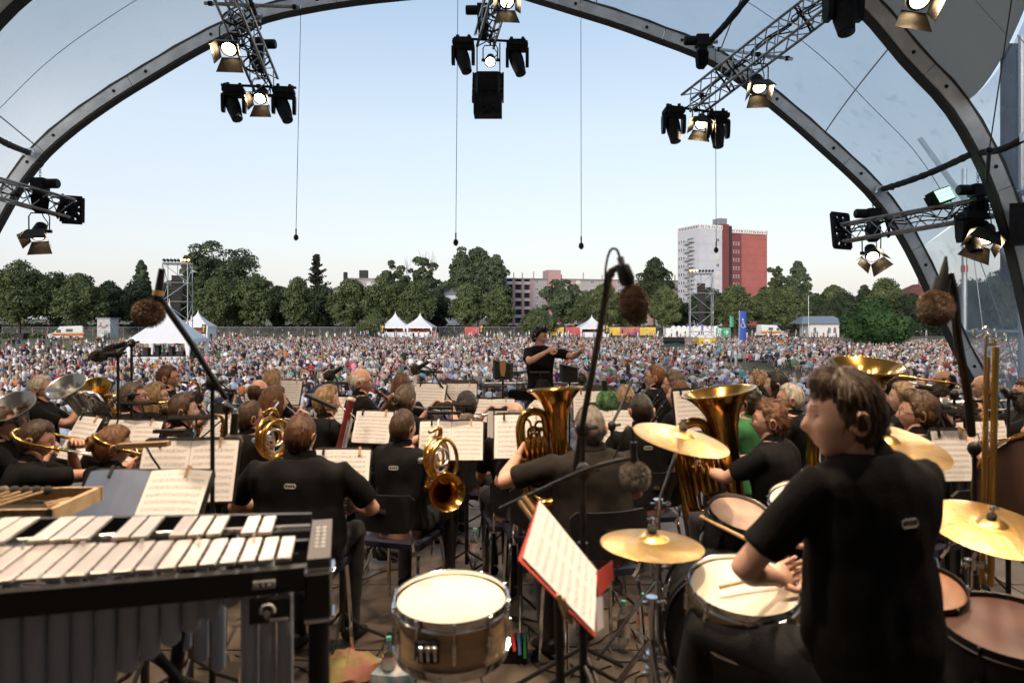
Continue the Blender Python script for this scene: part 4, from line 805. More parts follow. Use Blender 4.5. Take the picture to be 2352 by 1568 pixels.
def barrier(parent, x, y, a, L=2.2):
    c, s = math.cos(a), math.sin(a); q = lambda k, z: (x + c * k, y + s * k, z)
    b_ = MB(); b_.tube([q(0, .1), q(0, 1.1), q(L, 1.1), q(L, .1)], .022, 4); b_.tube([q(0, .2), q(L, .2)], .02, 4)
    for k in range(1, 8): b_.tube([q(L * k / 8, .2), q(L * k / 8, 1.1)], .01, 3)
    o = b_.build('barrier', STEEL); tag(o, parent[0] % parent[1], 'barrier', parent[2]); return o
OR_ = ['first', 'second', 'third', 'fourth', 'fifth', 'sixth', 'seventh', 'eighth', 'ninth', 'tenth', 'eleventh', 'twelfth']
for k in range(6): barrier(('%s steel crowd barrier from the left around the green tarpaulin', OR_[k], 'crowd barriers at the green tarpaulin'), (1510 - CU) / F * 74 + k * 2.3, 74, 0)
for k in range(5): barrier(('%s steel crowd barrier from the left in front of the big tent', OR_[k], 'crowd barriers at the big tent'), (285 - CU) / F * 55 + k * 2.3, 55, 0)
for k in range(3): barrier(('%s steel crowd barrier right of the big tent', OR_[k], 'crowd barriers beside the big tent'), (478 - CU) / F * 58 + k * 2.2, 58 + k*.9, .4)
t = thing('viewing_platform', 'raised steel viewing platform with railing for wheelchair users', 'platform', ((1640 - CU) / F * 68, 68, 0)); bx('deck', STEEL, 0, 8.5, 0, 4, .45, .6, t)
for k in range(6):
    rod('post', (k * 1.7, 0, 0), (k * 1.7, 0, 1.6), .04, STEEL, t)
for z in (1.1, 1.6): rod('railing', (0, 0, z), (8.5, 0, z), .03, STEEL, t)
m = MB(); YEL = M('yellow_cable_ramp', (.5, .4, .08), .7); pts = [P(1632, 838, 64) * V((1, 1, 0)), P(1680, 857, 54) * V((1, 1, 0)), P(1712, 871, 49) * V((1, 1, 0))]
m.rings([[p + V((-.22, 0, .01)), p + V((.22, 0, .01)), p + V((.12, 0, .09)), p + V((-.12, 0, .09))] for p in (V(((1630 - CU) / F * 64, 64, 0)), V(((1672 - CU) / F * 55, 55, 0)), V(((1715 - CU) / F * 47.5, 47.5, 0)))]); o = m.build('cable_ramp', YEL, None, False); tag(o, 'yellow strip lying across the empty grass at the right', 'cable ramp')
t = thing('screened_tower', 'scaffold covered with dark blue scrim beyond the side film', 'scaffold tower', (10.6, 13.5, 0)); bx('scrim', M('navy_scrim', (.02, .03, .06), .9, var=.3, vs=3), -.84, 3, 0, .15, 5.2, 9.9, t)
for x in (-.6, .9): rod('standard', (x, -.1, 0), (x, -.1, 10), .06, SCAF, t)
for z in (2, 4.2, 6.5): rod('ledger', (-1.8, -.1, z), (3, -.1, z), .04, SCAF, t)
rod('diagonal', (-2.6, -.1, 8), (.9, -.1, 3.2), .05, SCAF, t)
t = thing('mast', 'thin steel mast with guy wires behind the clear side film', 'mast', ((2215 - CU) / F * 30, 30, 0)); rod('pole', (0, 0, 0), (0, 0, 11), .11, SCAF, t); rod('wire', (0, 0, 10.5), (1.3, 0, 0), .02, SCAF, t); m = MB(); m.box((0, 0, 6.6), (.2, .2, .3)); m.build('marker', RED, t, False)
t = thing('street_lamp', 'grey lamp post above the pavilion', 'street lamp', ((1848 - CU) / F * 150, 148, 0)); rod('pole', (0, 0, 0), (0, 0, 9), .07, STEEL, t); rod('arm', (0, 0, 9), (1.4, 0, 9.2), .05, STEEL, t)
# ------------------------------------------------------------------ musicians
def head_pt(t, s, k=1.0, narrow=1.0):
    """point of a modelled head; t polar angle from the crown, s azimuth (0 = face)"""
    a = s - .5 * math.sin(s); x = math.sin(t) * math.sin(a) * .076 * k; y = math.sin(t) * math.cos(a) * .098 * k; z = math.cos(t) * .122 * k
    f = max(0, math.cos(a)); zz = max(0, -z / .122)
    x *= (1 - .34 * zz ** 1.4) * narrow; y *= 1 - (.30 if y < 0 else .02) * zz
    if y < 0: y *= 1.06
    g = lambda v, c, w: math.exp(-((v - c) / w) ** 2)
    if y > 0:
        y -= .010 * g(x, 0, .05) * g(z, .0, .06)
        y += .027 * g(x, 0, .0125) * g(z, -.024, .020) + .013 * g(x, 0, .011) * g(z, .004, .024)
        y -= .012 * (g(abs(x), .031, .014)) * g(z, .014, .012)
        y += .008 * g(z, .036, .010) * g(x, 0, .045) + .007 * g(abs(x), .040, .02) * g(z, -.02, .022)
        y += .010 * g(x, 0, .021) * g(z, -.058, .008) - .0035 * g(x, 0, .022) * g(z, -.0665, .0035) + .007 * g(x, 0, .019) * g(z, -.074, .007) - .004 * g(x, 0, .02) * g(z, -.088, .008)
        y += .014 * g(x, 0, .024) * g(z, -.104, .016)
    return V((x, y, z))
def head_mb(m, NU=44, NV=34, narrow=1.0):
    rr = []
    for i in range(NV + 1):
        t = .03 + (math.pi - .06) * i / NV
        rr.append([head_pt(t, -math.pi + 2 * math.pi * j / NU, 1, narrow) for j in range(NU)])
    m.rings(rr)
    for sx in (-1, 1):   # ears
        ring = [[V((sx * (.074 + .0055 * k + .006 * math.sin(q)), -.010 + math.cos(q) * .019 * w - .006 * k, -.006 + math.sin(q) * .034 * w)) for q in np.linspace(0, 2 * math.pi, 11)[:-1]] for k, w in ((0, .8), (1.6, 1.0), (3.2, 1.05), (3.6, .9), (2.0, .55))]
        m.rings(ring if sx > 0 else [r[::-1] for r in ring])
def hairline(a, style):
    c = math.cos(a); s_ = abs(math.sin(a))
    if style in ('bald', 'ring'): top = .30
    if c > .55: return .072 + (.01 * (c - .55))
    if c > -.1: return lerp(.0, .072, max(0, (c - .12)) / .43) if c > .12 else lerp(-.022, .0, (c + .1) / .22)
    return lerp(-.085, -.022, 1 - min(1, (-c - .1) / .5)) if style != 'short_high' else -.05
def hair_mb(style, seed, vol=1.0, strands=300):
    m = MB(); rng = random.Random(seed); NU, NV = 52, 36; th = {'short': .013, 'buzz': .006, 'full': .021, 'curly': .028, 'bob': .02, 'long': .02, 'bun': .014, 'pony': .014, 'ring': .010, 'side': .021}[style] * vol
    P_ = []; ok = []
    for i in range(NV + 1):
        t = .03 + (math.pi - .06) * i / NV; row = []; okr = []
        for j in range(NU):
            s = -math.pi + 2 * math.pi * j / NU; p = head_pt(t, s); a = math.atan2(p.x, p.y); hl = hairline(a, style)
            d = p.z - hl
            if style == 'ring': d = min(d, .045 - p.z + (.03 if p.y < -.04 else 0)) if p.z > -.2 else d
            if style in ('bob', 'long') and math.cos(a) < .45: d = p.z + .12
            k = max(0, min(1, (d + .006) / .022)); nrm = V((p.x, p.y, p.z * .8)).normalized()
            fl = V((a * (9 if style != 'curly' else 26), p.z * (30 if style != 'curly' else 240) if style != 'bun' else p.z * 8, seed)); w = NZ.noise(fl) * (.26 if style != 'side' else .16) + NZ.noise(fl * 2.7) * .2
            if style == 'curly': w = NZ.noise(p * 38 + V((seed, 0, 0))) * .9
            off = th * k * (1 + w) + (.004 if style in ('full', 'side') and p.z > .05 else 0) * k - .004 * (1 - k)
            if style in ('side', 'full') and p.y > .02 and p.z > .05: off += .012 * k
            row.append(p + nrm * off); okr.append(d > -.012)
        P_.append(row); ok.append(okr)
    o = len(m.v); m.v += [tuple(p) for r in P_ for p in r]
    for i in range(NV):
        for j in range(NU):
            j2 = (j + 1) % NU
            if ok[i][j] or ok[i + 1][j] or ok[i][j2] or ok[i + 1][j2]: m.f.append((o + i * NU + j, o + i * NU + j2, o + (i + 1) * NU + j2, o + (i + 1) * NU + j)); m.m.append(0)
    m.f.append(tuple(o + j for j in range(NU))[::-1]); m.m.append(0)
    if style in ('bun',):
        m.ell((0, -.112, .02), (.045, .036, .045), 14, 10)
        for k in range(4): m.tube([(math.cos(q) * .034, -.118 - .012 * k % .03, .02 + math.sin(q) * .034) for q in np.linspace(k, k + 5.5, 12)], .011, 6)
    if style == 'pony':
        m.tube(bez([(0, -.10, .05), (0, -.15, .04), (0, -.16, -.05), (.0, -.14, -.14)], 4), [.02] + [.028] * 8 + [.02, .014, .008, .003], 9)
    if style in ('bob', 'long'):
        L = -.16 if style == 'bob' else -.3; rr = []
        for k in range(10):
            z = lerp(.05, L, k / 9); wv = 1 + .22 * math.sin(math.pi * k / 9); e = (.088 if style == 'bob' else .078) * wv * vol ** .5
            rr.append([V((math.sin(q) * e * (1 + .06 * NZ.noise(V((q * 6, k * .4, seed)))), -.012 - math.cos(q) * -1 * 0 + (-math.cos(q)) * e * 1.18 - .006, z + .012 * NZ.noise(V((q * 5, seed, 0))))) for q in np.linspace(-2.0, 2.0, 25)])
        m.rings(rr, False, False); rr = [[p * .93 + V((0, 0, p.z * .07)) for p in r] for r in rr]; m.rings([r[::-1] for r in rr], False, False)
    # loose strands give the outline and the sheen
    flow = {'curly': .9, 'buzz': .25}.get(style, .2)
    for _ in range(strands):
        for _t in range(8):
            i = rng.randrange(1, NV - 3); j = rng.randrange(NU)
            if ok[i][j] and ok[i + 1][j]: break
        p = P_[i][j]; nrm = V((p.x, p.y, p.z)).normalized(); dn = (P_[min(NV, i + 3)][j] - p); dn = dn.normalized() if dn.length > 1e-5 else V((0, 0, -1))
        dn = (dn + V((rng.uniform(-1, 1), rng.uniform(-1, 1), rng.uniform(-1, 1))) * flow).normalized(); L = rng.uniform(.015, .04) * (1.4 if style in ('full', 'side', 'bob', 'long') else 1) * (.4 if style == 'buzz' else 1); sd = dn.cross(nrm).normalized() * .0016; lift = rng.uniform(.0, .006) * (2 if style in ('curly', 'full') else 1)
        q1 = p + nrm * (.001 + lift) + dn * L * .5; q2 = p + nrm * (lift * .6) + dn * L; m.add([p - sd, p + sd, q1 + sd, q1 - sd, q2], [(0, 1, 2, 3), (3, 2, 4)])
    return m
SKIN = {'fair': M('skin_fair', (.60, .36, .27), .5, var=.08, vs=14, bump=.12, bs=180), 'ruddy': M('skin_ruddy', (.55, .29, .205), .5, var=.1, vs=12, bump=.12, bs=180), 'tan': M('skin_tan', (.42, .24, .155), .5, var=.08, vs=14, bump=.12, bs=180)}
def hmat(n, c): return M('hair_' + n, c, .42, var=.45, vs=45, stretch=(1, 1, .25), bump=.5, bs=160, spec=.4)
HAIR = {'brown': hmat('brown', (.055, .028, .014)), 'auburn': hmat('auburn', (.085, .034, .014)), 'ginger': hmat('ginger', (.15, .062, .022)), 'blond': hmat('blond', (.27, .18, .09)), 'dark': hmat('dark', (.016, .011, .008)), 'grey': hmat('grey', (.16, .14, .12)), 'white': hmat('white', (.42, .39, .34)), 'fairbrown': hmat('fairbrown', (.075, .042, .021)), 'mouse': hmat('mouse', (.09, .065, .04)), 'ginger2': hmat('dark_ginger', (.11, .048, .02)), 'brown2': hmat('warm_brown', (.06, .033, .016))}
GLS = M('glasses_frame', (.01, .01, .01), .3)
def ik(S, T, l1, l2, pole):
    d = T - S; L = min(d.length, (l1 + l2) * .995); u = d.normalized(); a = (l1 * l1 - l2 * l2 + L * L) / (2 * L); h = math.sqrt(max(0, l1 * l1 - a * a)); pv = (pole - u * pole.dot(u)).normalized()
    return S + u * a + pv * h, S + u * L
def hand_mb(m, w, d, up, side, curl=.9):
    """hand at wrist w pointing along d, palm facing up vector"""
    d = d.normalized(); x = d.cross(up).normalized(); n = x.cross(d).normalized()   # n = palm normal
    m.rings([[w + d * k + x * math.cos(q) * a + n * math.sin(q) * b_ for q in np.linspace(0, 2 * math.pi, 9)[:-1]] for k, a, b_ in ((-.02, .026, .02), (.01, .029, .017), (.045, .04, .015), (.085, .041, .013), (.095, .036, .010))])
    for i, (off, L, cz) in enumerate(((-.03, .07, .95), (-.0105, .08, 1), (.01, .076, 1.05), (.0295, .06, 1.15))):
        p = w + d * .085 + x * off * side; pts = [p - d * .02]; a = .25; cur = p
        for k in range(4):
            pts.append(cur); a += curl * cz * .62; cur = cur + (d * math.cos(a) + n * math.sin(a)) * L * (.42, .33, .25, 0)[k]
        m.tube(pts, [.0095, .0095, .0088, .0078, .0062], 7)
    p = w + d * .02 - x * .03 * side; m.tube([p, p - x * .025 * side + d * .022 + n * .012, p - x * .026 * side + d * .05 + n * .026, p - x * .008 * side + d * .075 + n * .032], [.013, .0115, .010, .0075], 7)
JOBS = []; MUS = {}; HS = .965
def person(key, u, v, D, face, label, skin='fair', hair=('short', 'brown'), w=1.0, lean=0, arms=(None, None), yaw=0, nod=0, glasses=False, logo=True, stand=False, shirt=None, legs=True, floor=STZ, fat=1.0, extra=0, vox=None, strands=520, curl=.9, handup=None, spread=.12, tall=1.0, seatback=True, rollh=0, hshift=0, drop=.02, hs=1, knees=None, trousers=None, hair_vol=1.0, chest_logo=False):
    hc = P(u, v, D); S = hc.z - floor + drop; face_r = R_(face); near = D < 4.6
    t = link('person', None, None, (hc.x, hc.y, floor)); Rz = Mx.Rotation(face_r, 3, 'Z')
    sz = S - .635 * tall      # pelvis height over floor
    if stand: sz = .93
    up = S - sz; sc = up / .635
    Rl = Mx.Rotation(-lean, 3, 'X')
    hip0 = V((0, 0, sz)) - Rl @ V((0, 0, up)) + V((0, 0, up)); hip = V((hip0.x, hip0.y, sz))
    tp = lambda p: hip + Rl @ (V(p) * V((w, 1, sc)))      # torso coordinates -> body
    wid = lambda z: 1
    def torso(m, g=0., lo=-.10, hi=.58):
        prof = [(-.12, .150, .115, 0), (-.04, .168, .128, 0), (.06, .155 * fat, .12 * fat, .0), (.16, .150 * fat, .118 * fat, .005), (.26, .162, .118, .005), (.34, .178, .118, 0), (.41, .190, .108, -.005), (.45, .178, .092, -.008), (.480, .135, .074, -.008), (.505, .075, .06, -.004), (.545, .055, .055, .008), (.59, .052, .054, .014)]
        rr = []
        for z, a, b_, y in prof:
            if not lo <= z <= hi: continue
            rr.append([tp((math.copysign(abs(math.cos(q)) ** .85, math.cos(q)) * (a + g), y + math.copysign(abs(math.sin(q)) ** .9, math.sin(q)) * (b_ + g), z)) for q in np.linspace(0, 2 * math.pi, 21)[:-1]])
        m.rings(rr)
    body, top, bot = MB(), MB(), MB()
    torso(body, -.012, -.12, .60); torso(top, .012, -.10, .52)
    headR = Rl * 0 if False else (Mx.Rotation(R_(yaw), 3, 'Z') @ Mx.Rotation(-R_(nod), 3, 'X') @ Mx.Rotation(R_(rollh), 3, 'Y')) @ (Mx.Identity(3) * HS * hs)
    hcl = V((hshift, .012, S - drop))
    body.tube([tp((hshift * .2, .0, .48)), tp((hshift * .6, .006, .55)), hcl + headR @ V((0, -.022, -.06))], [.068, .062, .060] if hair[0] not in ('bun', 'bob', 'long', 'pony') else [.056, .05, .05], 14)
    ext = MB(); arm_pts = []
    for i, s in enumerate((1, -1)):      # right (+x), left
        sh = tp((s * .178, -.005, .425)); T = arms[i]
        T = V(T) + V((0, 0, S)) if T is not None else V((s * .10, .30, S - .36))
        pole = V((s * .75, -.25, -1.0)) if handup is None or handup[i] is None else V(handup[i])
        el, wr = ik(sh, T, .29 * sc ** .5, .255 * sc ** .5, pole)
        body.tube([sh - V((s * .03, 0, 0)), sh.lerp(el, .5), el, el.lerp(wr, .25), wr.lerp(el, .12), wr], [.052, .046, .040, .042, .028, .026], 12)
        e6 = sh.lerp(el, .74); dlt = sh + V((s * -.012, 0, .006)); top.tube([tp((s * .11, 0, .40)), dlt, sh.lerp(el, .3), e6], [.07, .068, .064, .062], 14)
        d = (wr - el).normalized(); fw = (d * .7 + V((-s * .35, .35, .15))).normalized(); hand_mb(ext, wr - fw * .0, fw, V((-s, .2, .25)), s, curl); arm_pts.append((sh, el, wr, fw))
    if legs:
        for s in (1, -1):
            if stand:
                hp = V((s * .095, hip.y, sz - .02)); kn = V((s * .11, hip.y + .03, sz * .52)); an = V((s * .12, hip.y - .0, .08)); toe = an + V((s * .03, .17, -.04))
            else:
                hp = hip + V((s * .09, .03, -.03)); kn = V((s * spread * 1.3 + s * .03, hip.y + .45, max(.36, sz - .01))); an = V((s * spread * 1.2, hip.y + .42 + .06 * s, .09)); toe = an + V((s * .02, .16, -.045))
                if knees: kn = V(knees[0 if s > 0 else 1]); an = V((kn.x, kn.y + .04, .09)); toe = an + V((0, .16, -.045))
            bot.tube([hp - V((0, .03, 0)), hp.lerp(kn, .5), kn, kn.lerp(an, .3), kn.lerp(an, .75), an], [.098 * fat, .084, .066, .062, .056, .058], 12)
            body.tube([hp, kn, an], [.07, .045, .035], 8)
            ext2 = MB(); ext2.rings([[an + (toe - an) * k + V((math.cos(q) * a, 0, math.sin(q) * b_ - .02)) for q in np.linspace(0, 2 * math.pi, 9)[:-1]] for k, a, b_ in ((-.45, .03, .03), (-.3, .04, .05), (.3, .045, .045), (1.0, .045, .028), (1.25, .025, .018))]); ext2.v = [tuple(Rz @ V(p)) for p in ext2.v]; ext2.build('shoe', BLKP, t)
        bot.ell(hip + V((0, .02, 0)), (.165 * w * fat, .14, .12), 16, 10)
        if stand: bot.tube([hip + V((0, 0, .12)), hip - V((0, 0, .05))], [.15 * w, .155 * w], 16)
    hm = MB(); head_mb(hm, narrow=1 if hair[0] not in ('bun', 'bob', 'long', 'pony') else .94); ext.add([hcl + headR @ V(p) for p in hm.v], hm.f)
    nb = len(ext.f); ext.mi = 1
    for s in (-1, 1):
        ext.ell(hcl + headR @ V((s * .031, .0645, .013)), (.0120, .0120, .0120), 10, 8)
        ext.mi = 2; ext.ell(hcl + headR @ V((s * .031, .0725, .013)), (.0056, .0052, .0052), 8, 6); ext.mi = 1
    ext.v = [tuple(Rz @ V(p)) for p in ext.v]
    for m in (body, top, bot): m.v = [tuple(Rz @ V(p)) for p in m.v]
    vs = vox or (.013 if near else .017)
    JOBS.append((t, 'person', body, vs * 1.05, SKIN[skin], ext, None)); tm = shirt or FAB
    JOBS.append((t, 'polo_shirt', top, vs * .85, tm, None, .012)); JOBS.append((t, 'trousers', bot, vs * 1.35, trousers or DENIM, None, .005)) if legs else None
    if hair[0] != 'none':
        h = hair_mb(hair[0], len(MUS) + 1, hair_vol, strands); R2 = Rz @ headR; h.v = [tuple(Rz @ hcl + R2 @ V(p)) for p in h.v]; h.build('hair', HAIR[hair[1]], t, True)
    e = MB()
    for s in (-1, 1): e.tube([head_pt(1.19, s * q) + V((0, .002, -.004)) for q in (.35, .55, .8, 1.05)], [.002, .0032, .003, .0015], 5)
    R2 = Rz @ headR; e.v = [tuple(Rz @ hcl + R2 @ V(p)) for p in e.v]; e.build('eyebrow', HAIR[hair[1]], t)
    if glasses:
        e = MB()
        for s in (-1, 1): e.tube([V((s * .032 + math.cos(q) * .024, .098 - abs(math.cos(q) * .004), .010 + math.sin(q) * .017)) for q in np.linspace(0, 6.28, 15)[:-1]], .0018, 5, loop=True); e.tube([(s * .056, .094, .014), (s * .078, .03, .012), (s * .079, -.012, .006)], .002, 5)
        e.tube([(-.009, .1, .013), (.009, .1, .013)], .0018, 5); e.v = [tuple(Rz @ hcl + R2 @ V(p)) for p in e.v]; e.build('glasses', GLS, t)
    # collar
    c0 = [tp((math.cos(q) * .068, -.002 + math.sin(q) * .066, .497 + (.012 if math.sin(q) < 0 else -.02 * math.sin(q)))) for q in np.linspace(0, 2 * math.pi, 25)[:-1]]; c1 = [tp((hshift * .35 + math.cos(q) * .061, .008 + math.sin(q) * .060, .545 + (.004 if math.sin(q) < 0 else -.05 * math.sin(q)))) for q in np.linspace(0, 2 * math.pi, 25)[:-1]]; c2 = [p.lerp(tp((0, .006, .53)), .10) for p in c1]
    m = MB(); m.rings([c0, c1, c2]); m.v = [tuple(Rz @ V(p)) for p in m.v]; m.build('collar', tm, t)
    tag(t, label, 'person', 'musicians on the stage'); MUS[key] = dict(t=t, Rz=Rz, hc=hcl, S=S, loc=V((hc.x, hc.y, floor)), arms=arm_pts, tp=tp, logo=logo, D=D, w=w, sz=sz)
    return MUS[key]
def remesh_jobs():
    dg_objs = []
    for (t, nm, mb, vs, mat, ext, wr) in JOBS:
        o = link('tmp', mb.mesh('tmp', mat, False)); a = o.modifiers.new('r', 'REMESH'); a.mode = 'VOXEL'; a.voxel_size = vs; a.adaptivity = 0; s_ = o.modifiers.new('s', 'SMOOTH'); s_.iterations = 7 if nm != 'person' else 3; s_.factor = .5; dg_objs.append(o)
    dg = bpy.context.evaluated_depsgraph_get()
    for o, (t, nm, mb, vs, mat, ext, wr) in zip(dg_objs, JOBS):
        me = bpy.data.meshes.new_from_object(o.evaluated_get(dg)); n = len(me.vertices); co = np.empty(n * 3); me.vertices.foreach_get('co', co); co = co.reshape(-1, 3)
        if wr:      # cloth folds
            no = np.empty(n * 3); me.vertices.foreach_get('normal', no); no = no.reshape(-1, 3); sd = len(nm) + t.location.x * 7
            d = np.array([NZ.noise(V((p[0] * 7 + sd, p[1] * 7, p[2] * 5.5))) * 1.0 + NZ.noise(V((p[0] * 17, p[1] * 17 + sd, p[2] * 9))) * .55 for p in co]); co = co + no * (d * wr)[:, None]
            me.vertices.foreach_set('co', co.ravel())
        if ext is not None:
            fs = [tuple(p.vertices) for p in me.polygons]; mi = [0] * len(fs) + ext.m; nm_ = bpy.data.meshes.new('person'); nm_.from_pydata(co.tolist() + ext.v, [], fs + [tuple(i + n for i in f) for f in ext.f])
            for m in (mat, EYEW, IRIS): nm_.materials.append(m)
            nm_.polygons.foreach_set('material_index', mi); me = nm_; me.polygons.foreach_set('use_smooth', [True] * len(me.polygons)); 
        else:
            me.materials.clear(); me.materials.append(mat); me.polygons.foreach_set('use_smooth', [True] * len(me.polygons))
        link('body' if nm == 'person' else nm, me, t); MUSH[(t.name, nm)] = me
    for o in dg_objs: bpy.data.objects.remove(o)
MUSH = {}
def back_logo(key, dx=0, dz=.36, s=1.0, kind='rings'):
    """print on the back of a polo shirt, draped on the cloth"""
    q = MUS[key]; me = MUSH[(q['t'].name, 'polo_shirt')]; bv = BVHTree.FromPolygons([v.co for v in me.vertices], [tuple(p.vertices) for p in me.polygons]); Rz = q['Rz']
    c = q['tp']((dx, 0, dz)); m = MB()
    def pr(x, z):
        o = c + V((x, -.6, z)); h = bv.ray_cast(Rz @ o, Rz @ V((0, 1, 0)))
        return (h[0] + Rz @ V((0, -.0025, 0))) if h[0] else None
    def stroke(pts, r):
        ps = [pr(x * s, z * s) for x, z in pts]
        if all(p is not None for p in ps): m.tube(ps, r * s, 5)
    if kind == 'rings':
        for k in range(4): stroke([((k - 1.5) * .0155 + math.cos(a) * .0098, math.sin(a) * .0098) for a in np.linspace(0, 2 * math.pi, 15)], .0014)
        stroke([(.0235 * 1 + .0125 * math.cos(a) if math.cos(a) >= 0 else -.0235 + .0125 * math.cos(a), .0135 * math.sin(a)) for a in np.linspace(0, 2 * math.pi, 29)], .0026)
    else:
        stroke([(math.cos(a) * .018, .03 + math.sin(a) * .018) for a in np.linspace(0, 2 * math.pi, 19)], .0025); stroke([(-.008, .022), (-.008, .038), (0, .028), (.008, .038), (.008, .022)], .002)
        for k in range(11): stroke([(-.045 + k * .009, -.004), (-.043 + k * .009, .004 if k % 3 else .008)], .0016)
        stroke([(-.045, -.006), (.048, -.006)], .0012)
    if m.v: m.build('back_print', WHITE, q['t'])
# ------------------------------------------------------------------ sheet music, stands, chairs
def paper_mat():
    m = bpy.data.materials.new('sheet_music'); m.use_nodes = True; nt = m.node_tree; b = nt.nodes['Principled BSDF']; b.inputs['Roughness'].default_value = .7
    N = nt.nodes.new; L = nt.links.new
    def mth(op, a, c=None, d=None):
        n = N('ShaderNodeMath'); n.operation = op
        for i, x in enumerate((a, c, d)):
            if x is None: continue
            if isinstance(x, (int, float)): n.inputs[i].default_value = x
            else: L(x, n.inputs[i])
        return n.outputs[0]
    tc = N('ShaderNodeTexCoord'); sp_ = N('ShaderNodeSeparateXYZ'); L(tc.outputs['UV'], sp_.inputs[0]); u, v = sp_.outputs[0], sp_.outputs[1]
    t = mth('FRACT', mth('MULTIPLY', v, 9.0)); band = mth('MULTIPLY', mth('GREATER_THAN', t, .25), mth('LESS_THAN', t, .72)); ln = mth('LESS_THAN', mth('FRACT', mth('MULTIPLY', mth('SUBTRACT', t, .25), 9.0)), .22)
    mg = mth('MULTIPLY', mth('MULTIPLY', mth('GREATER_THAN', u, .07), mth('LESS_THAN', u, .93)), mth('MULTIPLY', mth('GREATER_THAN', v, .06), mth('LESS_THAN', v, .93)))
    mp = N('ShaderNodeMapping'); mp.inputs['Scale'].default_value = (46, 60, 1); L(tc.outputs['UV'], mp.inputs[0]); n = N('ShaderNodeTexNoise'); n.inputs['Scale'].default_value = 1.0; L(mp.outputs[0], n.inputs['Vector'])
    note = mth('MULTIPLY', mth('GREATER_THAN', n.outputs['Fac'], .56), band); ink = mth('MULTIPLY', mg, mth('MAXIMUM', note, mth('MULTIPLY', mth('MULTIPLY', ln, band), .55)))
    mx = N('ShaderNodeMix'); mx.data_type = 'RGBA'; mx.inputs[6].default_value = (.78, .76, .76, 1); mx.inputs[7].default_value = (.26, .25, .25, 1); L(ink, mx.inputs[0]); L(mx.outputs[2], b.inputs['Base Color']); return m
PAPER = paper_mat(); PLAIN = M('plain_paper', (.62, .6, .6), .75); BLUEP = M('blue_folder', (.10, .14, .24), .5, var=.1); TABL = M('tablet_screen', (.02, .02, .025), .15, coat=.5); REDF = M('red_folder', (.55, .07, .05), .6); GOLDB = M('warm_lamp_bar', (.25, .15, .06), .5)
def stand(u, v, D, w, h, label, rz=0, tilt=25, pages=2, floor=STZ, first=None, roll=0, lightbar=False, gap=0, fill=1.0, low=False):
    c = P(u, v, D); t = thing('music_stand', label, 'music stand', (c.x, c.y, floor), R_(rz), 'black music stands with sheet music'); zc = c.z - floor
    R = Mx.Rotation(R_(-tilt), 3, 'X') @ Mx.Rotation(R_(roll), 3, 'Y'); o = V((0, 0, zc)); T = lambda x, y, z: o + R @ V((x, y, z))
    m = MB(); r = .03; pts = [(-w / 2, -h / 2), (w / 2, -h / 2), (w / 2, h / 2 - r), (w / 2 - r * .3, h / 2 - r * .3), (w / 2 - r, h / 2), (-w / 2 + r, h / 2), (-w / 2 + r * .3, h / 2 - r * .3), (-w / 2, h / 2 - r)]
    m.rings([[T(x, y, z) for x, z in pts] for y in (.012, .016)]); m.build('desk', BLKS, t, False)
    m = MB(); m.plate(T(-w / 2, .012, -h / 2), R @ V((w, 0, 0)), R @ V((0, -.045, 0)), R @ V((0, 0, .004))); m.build('lip', BLKS, t, False)
    pw = w * .96 / max(1, pages) * fill; ph = min(h * .93, pw * 1.45)
    x = -w * .48
    for k in range(pages):
        mt = first if (k == 0 and first) else PAPER; m = MB(); yy = -.004 - .002 * k; seg = 5
        for j in range(seg):   # slightly curled page
            a0, a1 = j / seg, (j + 1) / seg; b0, b1 = -.010 * math.sin(a0 * 3.1), -.010 * math.sin(a1 * 3.1)
            i0 = len(m.f); m.quad(T(x + pw * a0, yy + b0, -h / 2 + .006), T(x + pw * a1, yy + b1, -h / 2 + .006), T(x + pw * a1 * .995, yy + b1 * 1.4, -h / 2 + ph), T(x + pw * a0 * .995, yy + b0 * 1.4, -h / 2 + ph)); m.uv[i0] = ((a0, 0), (a1, 0), (a1, 1), (a0, 1))
        m.build('sheet_page', mt, t, True); x += pw * 1.005 + gap
    for s in (-1, 1): m = MB(); m.box(T(s * w * .3, -.012, -h / 2 + ph * .97), (.012, .02, .05), R); m.build('page_clip', WOODB if s > 0 else BLKP, t, False)
    m = MB(); m.tube([(0, .03, zc), (0, .035, zc * .55)], .011, 8); m.tube([(0, .035, zc * .6), (0, .035, .12)], .016, 8); m.build('column', BLKS, t)
    for k in range(3):
        a = k * 2.094 + .5; m = MB(); m.tube([(0, .035, .24), (math.cos(a) * .12, .035 + math.sin(a) * .12, .12), (math.cos(a) * .29, .035 + math.sin(a) * .29, .015)], .010, 6); m.build('leg', BLKS, t)
    if lightbar:
        lb = thing('stand_light', 'clip-on bar lamp of the ' + ' '.join(label.split()[:11]), 'stand light', (c.x, c.y, floor), R_(rz), 'bar lamps clipped to the music stands'); m = MB(); m.box(T(.02, -.09, h / 2 + .08), (.24, .03, .018), R); m.build('lamp_bar', BLKP, lb, False); m = MB(); m.tube(bez([T(0, .02, h / 2), T(0, .03, h / 2 + .06), T(0, -.02, h / 2 + .11), T(.02, -.08, h / 2 + .09)], 4), .005, 6); m.build('gooseneck', BLK, lb)
    return t
BLKS = M('stand_black', (.02, .02, .021), .5, .2, var=.2, vs=10)
SEATB = M('blue_seat_fabric', (.011, .012, .035), .8, var=.2, vs=20, bump=.3, bs=120)
